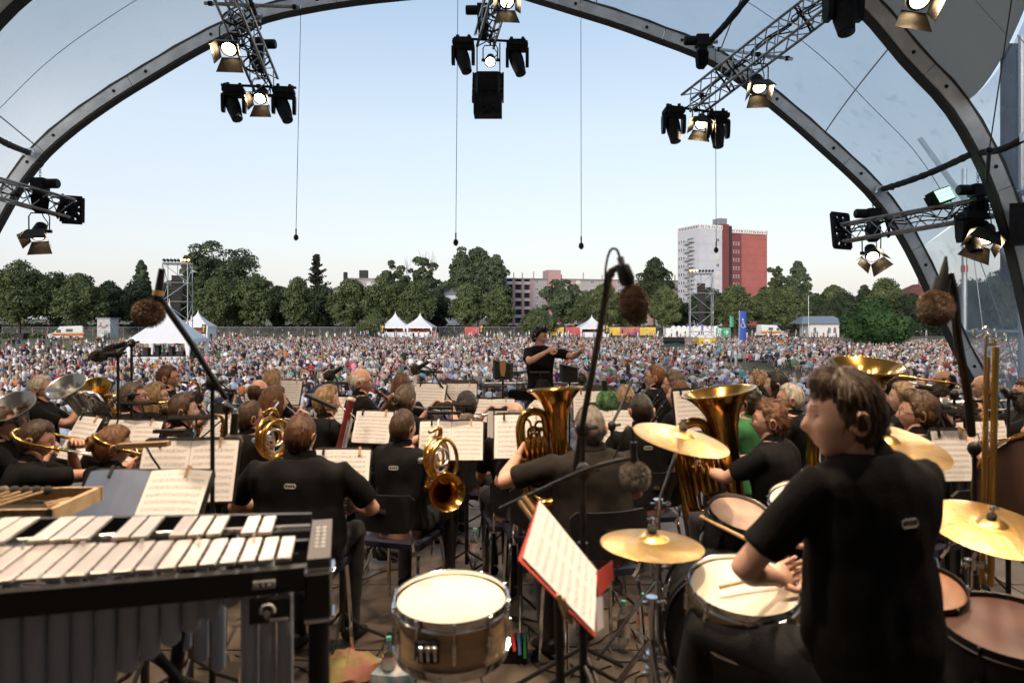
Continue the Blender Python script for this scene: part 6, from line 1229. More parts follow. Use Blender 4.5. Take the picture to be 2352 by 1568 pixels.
# instruments in their hands
tuba(1276, 893, 4.0, .168, (-.07, .06, 1), 'upright brass horn with wide bell held by the large grey-haired man', -1, BRASSD, .72)
tuba(1650, 899, 4.35, .232, (-.17, .0, 1), 'big tuba with golden bell leaning before the ginger man', -1, BRASSD, 1.0)
tuba(1990, 838, 4.7, .245, (0, -.20, 1), 'tuba whose bright round bell rises above the drummer', -1, BRASSD, 1.0)
tuba(25, 931, 4.9, .157, (.0, -.58, .82), 'silver horn with bell at the left edge', -1, SILVER, .7)
tuba(150, 886, 5.5, .148, (-.06, -.6, .8), 'silver euphonium with bright round bell at the left', 1, SILVER, .62); tuba(214, 891, 5.9, .138, (.1, -.6, .8), 'gold baritone horn with round golden bell beside the silver one', 1, BRASS, .6)
trombone('trombleft', 'trombone of the man at the lower left'); trombone('baldtr', 'trombone at the far right back', (0, 1, .1)); trombone('redbun', 'trombone of the red-haired woman', (.1, 1, -.45))
for k, lb in (('sax1', 'saxophone of the grey-haired man with glasses'), ('sax2', 'saxophone of the blonde woman'), ('sax3', 'saxophone of the tall man'), ('sax4', 'saxophone of the woman with the bun')): sax(k, lb, 1.1 if k == 'sax1' else .9)
clarinet('bob1', 'oboe of the woman with the reddish bob', .35, 0, SILVER); clarinet('oboe', 'wooden oboe held high by the bald man', .28, 0, M('rosewood', (.22, .07, .035), .35))
for k, lb in (('clar1', 'clarinet of the ginger man'), ('clar2', 'clarinet of the man with brown curls'), ('clar3', 'clarinet of the woman with chestnut bob'), ('clar4', 'clarinet of the blonde woman by the tuba'), ('longdark', 'clarinet of the woman with long dark hair'), ('ponyclar', 'clarinet of the blonde right of the drummer')): clarinet(k, lb, .45)
flute('flute1', 'flute of the woman with grey blond bun'); flute('flute2', 'flute of the dark-haired player')
trumpet('baldgl', 'silver trumpet of the bald man with glasses', mat=SILVER); trumpet('edgetr', 'trumpet at the right edge, upper one', mat=SILVER); trumpet('edgelow', 'trumpet with gold bell in front of sheet music at the right', (0, 1, -.25), BRASS, .6)
french_horn(1003, 1050, 4.2, (1028, 1130, 4.1), 'french horn with dark gold bell hanging beside the horn player', R=.115)
french_horn(622, 1005, 4.35, (660, 1080, 4.6), 'french horn left of the broad man with gleaming tubes', R=.14)
a, b_ = P(808, 912, 5.1), P(778, 1045, 4.95); d = (b_ - a); t = thing('bassoon', 'maroon bassoon with white ring at its top', 'bassoon', a); MAR = M('maroon_wood', (.10, .012, .012), .2, coat=.6); m = MB(); m.tube([(0, 0, 0), d * .5], [.026, .03], 12); m.build('long_joint', MAR, t); m = MB(); m.tube([V((.0, 0, 0)) + d * .48, d], [.032, .036], 12); m.build('boot', MAR, t); m = MB(); m.lathe([(.03, 0), (.034, -.01), (.03, -.025), (.026, -.025)], d.normalized() * .005, -d, 14); m.build('top_ring', M('ivory', (.7, .62, .48), .4), t); m = MB(); m.tube(bez([d * .45 + V((.04, 0, 0)), d * .4 + V((.06, 0, .02)), d * .42 + V((-.08, .03, .12)), V((-.12, .05, -.12))], 5), .005, 7)
for k in range(14): m.tube([d * (.4 + k * .042) + V((.028, -.02, 0)), d * (.4 + k * .042) + V((.044, -.032, .01))], .011, 7)
for k in range(3): m.tube([d * .4 + V((.02 + .014 * k, -.03, 0)), d * .98 + V((.02 + .014 * k, -.035, 0))], .0045, 6)
m.build('keys', SILVER, t)
# baton and watch
q = MUS['conductor']; sh, el, wr, fw = q['arms'][0]; hp = q['loc'] + q['Rz'] @ (wr + fw * .09); t = thing('baton', 'white baton in the hand of the conductor', 'baton', hp); rod('stick', (-.06, .02, 0), (.34, -.10, -.005), .0035, WHP, t)
q = MUS['righttuba']; sh, el, wr, fw = q['arms'][1]; wp = q['loc'] + q['Rz'] @ wr.lerp(el, .1); dd = q['Rz'] @ (el - wr).normalized(); t = thing('wristwatch', 'black wristwatch on the arm of the ginger man', 'wristwatch', wp); m = MB(); m.lathe([(.031, -.012), (.034, -.012), (.034, .012), (.031, .012)], (0, 0, 0), dd, 16); m.build('strap', BLKP, t); m = MB(); m.lathe([(.001, .008), (.017, .008), (.02, 0)], (0, -.03, .012), (0, -.8, .5), 14); m.build('dial', TABL, t)
# chairs
for k, lb in (('bigman', 'chair with chrome legs under the broad man'), ('hornman', 'chair with black backrest of the horn player'), ('tubaman', 'chair behind the large grey-haired man'), ('righttuba', 'chair of the ginger man'), ('rightglass', 'chair of the man behind the gold cymbal'), ('greyleft', 'chair of the balding grey man'), ('darkmid', 'chair of the dark-haired man at the centre right'), ('bassoon', 'chair of the bassoon player'), ('oboe', 'chair of the bald oboe player'), ('redbun', 'chair of the red-haired woman'), ('trombleft', 'chair of the trombone player at the lower left'), ('flute2', 'chair of the dark-haired flute player'), ('whitehair', 'chair of the white-haired person under green light')):
    q = MUS[k]; chair(q['loc'].x, q['loc'].y, STZ, math.degrees(math.atan2(q['Rz'][1][0], q['Rz'][0][0])), lb, q['sz'] - .09)
# podium
t = thing('podium', 'black conductor podium with guard rail', 'podium', (.3, 8.7, STZ)); m = MB(); m.box((0, 0, .09), (1.4, 1.2, .18)); m.build('platform', BLKP, t, False)
for x in (-.68, .68): rod('rail_post', (x, .5, 0), (x, .5, 1.1), .02, STEEL, t)
rod('rail', (-.68, .5, 1.1), (.68, .5, 1.1), .02, STEEL, t); rod('rail', (-.68, .5, .65), (.68, .5, .65), .015, STEEL, t)
stand(1232, 905, 7.6, .62, .22, 'wide black conductor desk with open score', 180, 55, 2, first=PLAIN)
for u, lb in ((1186, 'bar lamp left on the conductor desk'), (1240, 'bar lamp right on the conductor desk')): t = thing('stand_light', lb, 'stand light', P(u, 855, 7.5), 0, 'bar lamps clipped to the music stands'); m = MB(); m.box((0, 0, 0), (.22, .03, .018)); m.build('lamp_bar', BLKP, t, False); m = MB(); m.tube(bez([(0, .02, 0), (.01, .05, -.05), (0, .03, -.2)], 4), .005, 6); m.build('gooseneck', BLK, t)
for u, v, D, lb in ((1155, 850, 7.9, 'small black monitor lamp left of the conductor'), (1308, 858, 8.6, 'black box monitor on a pole right of the conductor')):
    c = P(u, v, D); t = thing('monitor', lb, 'monitor', (c.x, c.y, STZ)); h = c.z - STZ; m = MB(); m.rings([[V((x, y, h + z)) for x, z in ((-w, -.1), (w, -.1), (w, .08), (-w, .12))] for y, w in ((-.1, .09), (.1, .12))]); m.build('housing', BLKP, t, False); m = MB(); m.tube([(0, 0, .02), (0, 0, h)], .012, 8); m.build('pole', BLK, t); m = MB(); m.lathe([(.001, .02), (.18, .015), (.18, 0)], (0, 0, 0), (0, 0, 1), 18); m.build('foot', BLK, t)
# music stands
for a in ((432, 1078, 3.5, .50, .34, 'stand with two white pages before the broad man at the left', 4, 22, 2, True), (185, 1004, 4.7, .30, .34, 'narrow stand with a slanting page above the trombone', -30, 30, 1, False), (300, 1010, 4.8, .46, .32, 'stand behind the red-haired woman with pages', -12, 25, 2, True), (1036, 1010, 4.75, .46, .30, 'large stand with two full pages right of the horn player', 0, 24, 2, True), (856, 980, 5.3, .32, .28, 'stand with dense page left of the horn player', -12, 26, 1, False), (782, 1080, 4.05, .36, .28, 'stand half hidden right of the broad man', 0, 22, 1, False), (772, 950, 5.9, .36, .34, 'stand with page behind the bassoon', -10, 22, 1, True), (985, 912, 6.9, .36, .32, 'stand with page left of the dark-haired flute player', -16, 25, 1, True), (1050, 908, 7.1, .42, .34, 'stand with two pages above the dark-haired flute player', -4, 18, 2, False), (1130, 948, 6.4, .44, .30, 'stand with pages right of the flute head', 0, 22, 2, True), (1160, 985, 5.6, .30, .34, 'upright stand with a blank page behind the balding man', 0, 10, 1, False), (1408, 975, 5.4, .42, .36, 'stand with pages between the two dark-haired men', 0, 15, 2, False), (1364, 925, 6.4, .40, .34, 'stand right of the upright horn bell', 0, 15, 2, False), (1590, 940, 5.3, .34, .34, 'dark stand before the clarinets', 22, 10, 1, False), (2186, 1043, 3.8, .22, .30, 'stand with page right of the man behind the gold cymbal', 4, 14, 1, True), (2262, 1012, 4.6, .42, .30, 'stand near the trumpet at the right', 14, 18, 2, False), (505, 970, 5.6, .34, .34, 'stand with bright pages beside the woman with bun', -28, 28, 2, True), (660, 900, 7.6, .34, .3, 'far stand behind the woman with reddish bob', -10, 20, 1, False), (1480, 1015, 4.0, .0, .0, '', 0, 0, 0, False), (232, 905, 6.9, .3, .3, 'far stand behind the gold baritone bell', -40, 25, 1, False), (1195, 1000, 4.3, .34, .30, 'stand lit green behind the upright horn', 0, 20, 1, False), (1676, 962, 5.3, .36, .3, 'stand with pages between tuba bell and green shirt', 10, 20, 1, False)):
    if a[3] > 0: stand(a[0], a[1], a[2], a[3], a[4], a[5], a[6], a[7], a[8], lightbar=a[9], first=PLAIN if 'blank' in a[5] else None)
# foreground: stand with folder, red folder stand
stand(322, 1152, 2.62, .50, .30, 'wide stand with blue grey folder and one white page behind the vibraphone', 0, 42, 2, RZ, BLUEP)
def quadthing(t, name, A, B, C, D_, mat, th=.004, uv=True): m = MB(); nrm = (B - A).cross(D_ - A).normalized() * -th; i0 = len(m.f); m.quad(A, B, C, D_, uv); m.quad(A + nrm, D_ + nrm, C + nrm, B + nrm); [m.quad(x, x + nrm, y + nrm, y) for x, y in ((A, B), (B, C), (C, D_), (D_, A))]; return m.build(name, mat, t, False)
o = P(1290, 1300, 2.0); t = thing('music_stand', 'black stand carrying the red folder with sheet music beside the snare drum', 'music stand', (o.x, o.y, RZ), 0); o = V((o.x, o.y, RZ))
A, B, C, D_ = P(1199, 1282, 1.9) - o, P(1362, 1452, 1.82) - o, P(1368, 1312, 2.02) - o, P(1237, 1152, 2.12) - o
back = (B - A).cross(D_ - A).normalized() * -.012; quadthing(t, 'desk', A + back, B + back, C + back, D_ + back, BLKS, .004, False); m = MB(); m.tube([(A + C) / 2 + back * 2, (A + C) / 2 + V((0, .05, -.12)), V((0, .04, .4))], .014, 8); m.tube([(0, .04, .42), (0, .04, .1)], .018, 8); m.build('column', BLKS, t)
for k in range(3): a = k * 2.094 + .3; m = MB(); m.tube([(0, .04, .25), (math.cos(a) * .3, .04 + math.sin(a) * .3, .015)], .011, 6); m.build('leg', BLKS, t)
fo = thing('folder', 'open red folder on the foreground stand', 'folder', o); quadthing(fo, 'cover', A + (A - B) * .04 + (A - D_) * .06, B + (B - A) * .03 + (B - C) * .03, C + (C - B) * .02, D_ + (D_ - A) * .02, REDF); f = (B - A).cross(D_ - A).normalized() * .007
mA, mB = A.lerp(D_, .56), B.lerp(C, .56); quadthing(fo, 'sheet_page', B + f, mB + f * 1.2, mA + f * 1.2, A + f, PAPER, .002); quadthing(fo, 'sheet_page', mB + f, C + f, D_ + f, mA + f, PAPER, .002); quadthing(fo, 'flap', P(1368, 1316, 2.0) - o, P(1375, 1372, 1.98) - o, P(1410, 1330, 2.03) - o, P(1407, 1287, 2.05) - o, REDF, .002, False); quadthing(fo, 'plastic_sleeve', P(1368, 1372, 1.95) - o, P(1372, 1450, 1.86) - o, P(1387, 1440, 1.9) - o, P(1384, 1368, 1.98) - o, M('grey_sleeve', (.3, .3, .32), .3), .002, False)
for k, (u, v, D) in enumerate(((1192, 1150, 2.1), (1203, 1140, 2.12))): c = P(u, v, D); st = thing('drum_stick', ('left' if k == 0 else 'right') + ' wooden stick resting on the red folder stand', 'drum stick', c, 0, 'sticks on the folder stand'); m = MB(); m.tube([(0, 0, 0), P(u + 45, v + 62, D - .02) - c], .0075, 8); m.build('stick', WOODB, st)
c = P(1292, 1392, 1.84); st = thing('clothes_peg', 'wooden pegs clipped under the red folder', 'clothes peg', c, .4)
for dx in (0, .014): m = MB(); m.box((dx, 0, -dx), (.011, .012, .075), Mx.Rotation(-.35, 3, 'Y')); m.build('peg', WOODB, st, False)
# ------------------------------------------------------------------ microphones on stands
b0 = P(488, 880, 3.0); m1 = micstand('tall black boom stand at the left carrying a furry microphone', bez([P(520, 915, 3.0), P(488, 868, 2.95), P(440, 790, 2.85), P(395, 725, 2.75), P(368, 685, 2.7)], 5), .013, b0, STZ); fluffy(341, 718, 2.68, (.055, .052, .048), 'big brown furry microphone hanging from the left boom', FURB, 2600, .026, seed=11); t = thing('microphone', 'slanting microphone clipped at the tip of the left boom', 'microphone', P(362, 690, 2.7)); m = MB(); m.tube([(0, 0, 0), P(372, 617, 2.7) - P(362, 690, 2.7)], [.018, .012], 10); m.build('microphone_body', BLK, t); m = MB(); m.tube([(0, 0, .02), (0.003, 0, .04)], .0205, 10); m.build('collar', WOODB, t)
m.tube
R1 = Mx.Rotation(R_(12), 3, 'Y'); pts = bez([P(1322, 1075, 2.9), P(1335, 990, 2.75), P(1365, 830, 2.5), P(1395, 660, 2.25), P(1403, 622, 2.2)], 5); micstand('long black boom stand at the centre leaning to the big furry microphone', pts, .012, P(1338, 985, 2.75), RZ, tri=.32)
fluffy(1455, 697, 2.15, (.040, .042, .060), 'large brown furry microphone high on the centre boom', FURB, 2800, .022, Mx.Rotation(R_(-9), 3, 'Y'), seed=12)
c = P(1438, 632, 2.16); t = thing('microphone', 'black microphone body above the large centre fur with looping cable', 'microphone', c); m = MB(); m.tube([P(1443, 655, 2.15) - c, P(1440, 642, 2.15) - c, P(1430, 612, 2.16) - c], [.020, .026, .022], 12); m.build('microphone_body', BLK, t); m = MB(); m.tube([P(1430, 612, 2.16) - c, P(1424, 590, 2.16) - c], .011, 10); m.build('connector', SILVER, t); m = MB(); m.tube(bez([P(1424, 592, 2.16) - c, P(1416, 573, 2.16) - c, P(1402, 575, 2.17) - c, P(1392, 610, 2.2) - c, P(1387, 680, 2.25) - c, P(1372, 790, 2.4) - c, P(1352, 930, 2.62) - c], 6), .0042, 6); m.build('cable', BLKP, t); m = MB(); m.tube([P(1432, 622, 2.16) - c, P(1418, 615, 2.17) - c, P(1406, 622, 2.19) - c, P(1403, 634, 2.2) - c], .012, 8); m.build('clip', BLK, t)
micstand('black boom stand at the right carrying a furry microphone', bez([P(2180, 628, 3.1), P(2192, 680, 3.1), P(2200, 780, 3.1), P(2222, 900, 3.15), P(2232, 1000, 3.2)], 5), .019, P(2238, 1030, 3.22), STZ)
fluffy(2149, 706, 3.05, (.066, .064, .074), 'big brown furry microphone at the right in front of the arch leg', FURB, 3400, .034, seed=13); c = P(2165, 655, 3.06); t = thing('microphone', 'black microphone with pointed cable above the right fur', 'microphone', c); m = MB(); m.tube([(-.015, 0, -.03), (.0, 0, .03)], [.037, .034], 12); m.tube([(0, 0, .03), (.009, 0, .07), (.015, 0, .13)], [.019, .017, .005], 10); m.build('microphone_body', BLK, t); m = MB(); m.tube([(0.0, 0, .0), (.02, .01, .02), (.028, .01, -.02)], .01, 8); m.build('clip', BLK, t)
micstand('low slanting boom crossing before the large grey-haired man', bez([P(1148, 1168, 2.6), P(1230, 1130, 2.55), P(1330, 1085, 2.5), P(1400, 1062, 2.5), P(1462, 1050, 2.5)], 5), .008, P(1340, 1082, 2.62), RZ); fluffy(1458, 1093, 2.5, (.05, .048, .050), 'grey furry microphone below the upper cymbal', FURG, 2600, .026, seed=14); c = P(1456, 1010, 2.5); t = thing('microphone', 'slim black microphone hanging above the grey fur', 'microphone', c); m = MB(); m.tube([P(1456, 1066, 2.5) - c, P(1455, 1015, 2.5) - c], .013, 10); m.tube(bez([P(1455, 1015, 2.5) - c, P(1452, 985, 2.5) - c, P(1438, 982, 2.52) - c, P(1425, 1020, 2.55) - c, P(1405, 1060, 2.55) - c], 5), .004, 6); m.build('microphone_body', BLK, t)
fluffy(536, 1013, 3.9, (.045, .045, .045), 'small grey furry microphone left of the broad man', FURG, 1500, .022, seed=15, body=(.01, 0, .16)); micstand('thin stand of the small grey furry microphone', [P(538, 985, 3.9), P(545, 940, 4.1), P(520, 930, 4.4)], .008, P(520, 935, 4.4), STZ)
fluffy(226, 818, 5.0, (.065, .035, .035), 'grey furry microphone lying level at the left', FURD, 1300, .025, seed=16, body=(.14, 0, .02)); micstand('stand of the level furry microphone at the left', [P(240, 815, 5.0), P(270, 812, 5.0), P(300, 788, 5.0)], .009, P(271, 812, 5.0)); fluffy(252, 802, 5.4, (.06, .03, .03), 'second level furry microphone behind the first at the left', FURD, 1000, .022, Mx.Rotation(R_(-20), 3, 'Y'), seed=17, body=(.13, 0, .05)); micstand('second stand rising right of the level microphones', [P(262, 800, 5.4), P(300, 786, 5.4)], .008, P(302, 788, 5.4))
fluffy(232, 940, 4.9, (.055, .055, .055), 'round dark furry microphone before the man with saxophone', FURD, 1300, .022, seed=18); micstand('boom from the round dark furry microphone to the right', bez([P(243, 932, 4.9), P(270, 915, 5.0), P(300, 905, 5.1)], 4), .008, P(302, 908, 5.15))
fluffy(452, 912, 5.6, (.05, .05, .05), 'dark furry microphone above the saxophone woman', FURD, 1000, .022, seed=19); micstand('boom holding the dark furry microphone above the saxophone woman', bez([P(460, 905, 5.6), P(500, 880, 5.7), P(530, 900, 5.8)], 4), .008, P(530, 905, 5.8))
fluffy(757, 862, 6.4, (.05, .05, .05), 'dark furry microphone left of the bald oboe player', FURD, 1000, .022, seed=20, body=(.12, 0, .08)); micstand('stand of the microphone left of the bald oboe player', [P(765, 855, 6.4), P(775, 875, 6.4), P(782, 930, 6.4)], .009, P(783, 930, 6.4))
fluffy(955, 848, 6.9, (.05, .05, .05), 'dark furry microphone above the auburn-haired person', FURD, 1000, .022, seed=21, body=(.13, 0, .08)); micstand('boom descending right from the microphone above the auburn hair', bez([P(962, 843, 6.9), P(985, 845, 6.9), P(1010, 880, 6.9), P(1040, 925, 6.9)], 4), .009, P(1042, 927, 6.9))
fluffy(1337, 872, 7.6, (.05, .05, .05), 'dark furry ball beside the conductor rail', FURD, 800, .02, seed=22); micstand('stand of the furry ball beside the conductor', [P(1337, 880, 7.6), P(1337, 900, 7.6)], .008, P(1337, 900, 7.6))
fluffy(1394, 918, 4.9, (.072, .072, .072), 'green lit furry ball microphone right of the horn bell', FURGR, 2200, .03, seed=23, body=(-.02, 0, .14)); micstand('slanting boom right of the green furry microphone', [P(1452, 872, 4.8), P(1425, 935, 4.6), P(1400, 985, 4.5)], .010, P(1405, 978, 4.5))
fluffy(1072, 962, 5.2, (.06, .045, .045), 'small grey fur with wires behind the big sheet music', FURG, 900, .02, seed=24); micstand('stand of the small grey fur behind the sheet music', [P(1072, 970, 5.2), P(1072, 990, 5.2)], .007, P(1072, 990, 5.2))
fluffy(2158, 897, 4.9, (.07, .04, .04), 'long dark furry microphone right of the blonde clarinet player', FURD, 1300, .024, seed=25, body=(-.16, 0, .03)); micstand('stand of the long dark furry microphone', [P(2130, 893, 4.9), P(2190, 905, 5.0)], .009, P(2192, 906, 5.0)); fluffy(2200, 945, 4.5, (.075, .04, .04), 'lower dark furry microphone near the right stands', FURD, 1300, .024, Mx.Rotation(R_(15), 3, 'Y'), seed=26, body=(-.16, 0, .05)); micstand('stand of the lower dark furry microphone', [P(2170, 935, 4.5), P(2215, 950, 4.5)], .009, P(2216, 955, 4.5)); fluffy(2345, 925, 4.4, (.04, .04, .07), 'furry microphone at the right edge', FURD, 1000, .022, seed=27, body=(-.13, 0, .09)); micstand('stand at the right edge with microphone', [P(2335, 915, 4.4), P(2318, 905, 4.4)], .009, P(2316, 905, 4.4))
fluffy(2230, 930, 5.2, (.05, .03, .03), 'far small furry microphone behind the rods', FURD, 600, .02, seed=28); micstand('thin far stand behind the rods at the right', [P(2230, 935, 5.2), P(2225, 960, 5.2)], .008, P(2224, 960, 5.2))
micstand('straight black stand before the conductor at the centre', [P(1156, 860, 5.2), P(1157, 835, 5.2)], .012, P(1157, 1000, 5.2)); c = P(1155, 848, 5.2); t = thing('stand_light', 'paddle shaped lamp on the straight stand before the conductor', 'stand light', c); m = MB(); m.rings([[V((x * w, y * .02, z)) for x, y in ((-1, -1), (1, -1), (1, 1), (-1, 1))] for z, w in ((-.05, .012), (0, .022), (.07, .024))]); m.build('lamp_bar', GOLDB, t, False)
# gold bar lamps over the stands at the left
for u, v, D, w, a, lb in ((330, 1021, 3.1, .23, -.05, 'broad bar lamp in front of the red-haired woman'), (424, 1011, 3.7, .2, .06, 'slim bar lamp above the pages at the left'), (736, 922, 4.9, .24, .42, 'perforated bar lamp slanting over the bassoon player'), (390, 990, 4.4, .2, 0, 'dark bar lamp below the saxophones'), (1012, 937, 5.5, .2, 0, 'bar lamp above the dark-haired flute player, upper'), (1020, 948, 5.3, .26, 0, 'bar lamp above the big sheet music, lower'), (1255, 985, 4.2, .2, 0, 'bar lamp behind the upright horn'), (2260, 920, 5, .2, 0, 'dark bar lamp near the trumpet')):
    c = P(u, v, D); t = thing('stand_light', lb, 'stand light', c, 0, 'bar lamps clipped to the music stands'); m = MB(); m.box((0, 0, 0), (w, .04, .022), Mx.Rotation(a, 3, 'Y')); m.build('lamp_bar', GOLDB if D < 4 else BLKP, t, False); m = MB(); m.tube(bez([(0, .02, -.01), (.02, .03, -.06), (.05, .06, -.14), (.04, .1, -.24)], 5), .005, 7); m.build('gooseneck', BLK, t)
# ------------------------------------------------------------------ percussion
drum(1037, 1373, 2.18, .178, .155, (0, -.07, 1), 'maple snare drum with cream skin standing free at the lower centre', WOODL, CREAM, 10, 'snare drum', 'snare_drum'); o = P(1037, 1373, 2.18); t = thing('drum_stand', 'stand under the free snare drum', 'drum stand', (o.x, o.y, RZ)); rod('column', (0, 0, 0.1), (0, 0, .46), .016, BLK, t)
for k in range(3): a = k * 2.094 + .4; rod('arm', (0, 0, .42), (math.cos(a) * .19, math.sin(a) * .19, .47), .008, CHR, t); rod('leg', (0, 0, .25), (math.cos(a) * .3, math.sin(a) * .3, .01), .009, BLK, t)
t = thing('snare_strainer', 'chrome strainer lever block on the free snare drum', 'strainer', P(985, 1496, 2.0)); m = MB(); m.box((0, 0, 0), (.06, .02, .06)); m.build('base', BLKP, t, False)
for k in range(3): m = MB(); m.tube([(-.02 + .02 * k, -.012, -.02), (-.02 + .02 * k, -.03, .02)], .006, 8); m.ell((-.02 + .02 * k, -.03, .022), (.01, .01, .01), 8, 6); m.build('lever', CHR, t)
m = MB(); t2 = thing('head_print', 'faint dark printed mark on the skin of the free snare drum', 'print', P(962, 1335, 2.29) + V((0, 0, .0))); rng = random.Random(2)
PRT = M('faint_print', (.40, .34, .27), .8)
R0 = Mx.Rotation(-.07, 3, 'X') 
o1 = P(1037, 1373, 2.18); n1 = V((0, -.07, 1)).normalized()
def on_head(x, y, h=.0012): return o1 + V((x, y, 0)) - n1 * (n1.dot(V((x, y, 0))) / 1) * 1 + n1 * h
t2.location = on_head(-.1, .09)
for k in range(8): m.tube([on_head(-.118 + .006 * k, .085 + .006 * math.sin(k * 2)) - t2.location, on_head(-.114 + .006 * k, .099 + .005 * k * .3) - t2.location], .0009, 4)
m.build('lettering', PRT, t2)
drum(1708, 1345, 2.28, .176, .15, (-.03, -.20, 1), 'wooden snare drum between the knees of the drummer', WOODL, CREAM, 8, 'snare drum', 'snare_drum', legs=0); drum(1702, 1180, 2.95, .135, .19, (.12, -.34, 1), 'small black tom with greyish skin above the snare', BLKP, M('worn_skin', (.40, .28, .22), .55, var=.15, vs=12), 6, 'tom drum', 'tom_drum', rimm=M('dark_chrome', (.2, .2, .2), .25, 1)); drum(1850, 1150, 3.0, .15, .2, (-.1, -.3, 1), 'second tom mostly hidden behind the drummer', BLKP, CREAM, 6, 'tom drum', 'tom_drum')
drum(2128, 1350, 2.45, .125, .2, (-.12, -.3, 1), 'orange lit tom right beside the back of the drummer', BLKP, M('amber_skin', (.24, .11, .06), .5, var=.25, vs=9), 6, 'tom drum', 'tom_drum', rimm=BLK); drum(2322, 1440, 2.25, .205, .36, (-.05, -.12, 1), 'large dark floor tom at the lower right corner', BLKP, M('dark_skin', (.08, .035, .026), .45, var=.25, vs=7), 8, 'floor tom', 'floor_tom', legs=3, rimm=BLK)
drum(1690, 1470, 2.62, .27, .38, (-.25, -1, .02), 'black bass drum behind the snare of the drum set', BLKP, M('black_skin', (.02, .02, .022), .4), 8, 'bass drum', 'bass_drum', rimm=BLK); drum(2415, 1150, 3.1, .30, .3, (-.75, -.7, .1), 'brown concert bass drum cut by the right edge', BRASSD, M('brown_skin', (.05, .022, .015), .5), 8, 'bass drum', 'bass_drum', rimm=BRASSD)
cymbal(1565, 1003, 2.95, .207, (.19, -.15, 1), 'upper cymbal before the big tuba', base=(-.10, .0)); cymbal(1497, 1243, 2.40, .18, (.03, .0, 1), 'hi-hat cymbals between red folder and snare', hat=True); cymbal(2032, 1012, 2.95, .26, (.1, -.26, 1), 'gold cymbal showing behind the head of the drummer', base=(.0, .1)); cymbal(2274, 1206, 2.75, .232, (.02, -.24, 1), 'big hammered gold cymbal at the right', base=(0, .12))
q = MUS['drummer']; sh, el, wr, fw = q['arms'][1]; hp = q['loc'] + q['Rz'] @ (wr + fw * .08); t = thing('drum_stick', 'wooden stick held by the drummer over the snare', 'drum stick', hp); rod('stick', (.06, .02, .01), P(1800, 1368, 2.2) - hp + V((-.2, .02, .02)), .007, WOODB, t); c = P(1655, 1190, 2.8); t = thing('drum_stick', 'wooden stick crossing before the small tom', 'drum stick', P(1612, 1187, 2.75)); m = MB(); m.tube([(0, 0, 0), P(1755, 1258, 2.5) - P(1612, 1187, 2.75)], [.006, .008], 8); m.ell((0, 0, 0), (.011, .009, .009), 8, 6); m.build('stick', WOODB, t)
t = thing('drum_throne', 'black drum stool under the drummer', 'stool', (MUS['drummer']['loc'].x, 1.98, RZ)); zz = MUS['drummer']['sz'] - .1; m = MB(); m.lathe([(.001, 0), (.18, 0), (.19, -.03), (.18, -.09), (.001, -.09)], (0, 0, zz), (0, 0, 1), 24); m.build('seat', BLKP, t); rod('column', (0, 0, .1), (0, 0, zz - .08), .02, CHR, t)
for k in range(3): a = k * 2.09; rod('leg', (0, 0, .3), (math.cos(a) * .26, math.sin(a) * .26, .02), .011, CHR, t)
# tall brass rods at the right
t = thing('tubular_rack', 'tall rack of brass rods with curled hooks on top at the right', 'tubular bells', (P(2285, 1200, 3.0).x, 3.0, RZ)); GOLDT = M('satin_gold', (.62, .42, .14), .28, 1, var=.15, vs=4); X0 = P(2285, 1200, 3.0).x
for u, v0, v1, r in ((2287, 797, 1345, .014), (2271, 820, 1340, .006), (2264, 775, 1340, .006)):
    a = P(u, v0, 3.0); b_ = P(u - 12, v1, 3.0); rod('rod', a - V((X0, 3.0, RZ)), b_ - V((X0, 3.0, RZ)), r, GOLDT, t)
for u, s in ((2264, 1), (2264, -1), (2287, 1), (2287, -1)):
    m = MB(); c = P(u, 775 if u < 2280 else 785, 3.0) - V((X0, 3.0, RZ)); m.tube(bez([c, c + V((s * .02, 0, .012)), c + V((s * .045, 0, 0)), c + V((s * .052, 0, .03)), c + V((s * .038, 0, .035))], 4), .005, 6); m.build('hook', SILVER, t)
m = MB(); c = P(2264, 760, 3.0) - V((X0, 3.0, RZ)); m.tube([c + V((math.cos(q) * .016, 0, math.sin(q) * .016)) for q in np.linspace(0, 6.28, 12)[:-1]], .004, 6, loop=True); m.tube([c - V((0, 0, .02)), c - V((0, 0, .06))], .012, 8); m.build('finial', SILVER, t); rod('crossbar', P(2264, 790, 3.0) - V((X0, 3.0, RZ)), P(2287, 790, 3.0) - V((X0, 3.0, RZ)), .008, GOLDT, t)
rod('foot', (-.3, 0, .03), (.35, 0, .03), .02, BLK, t)
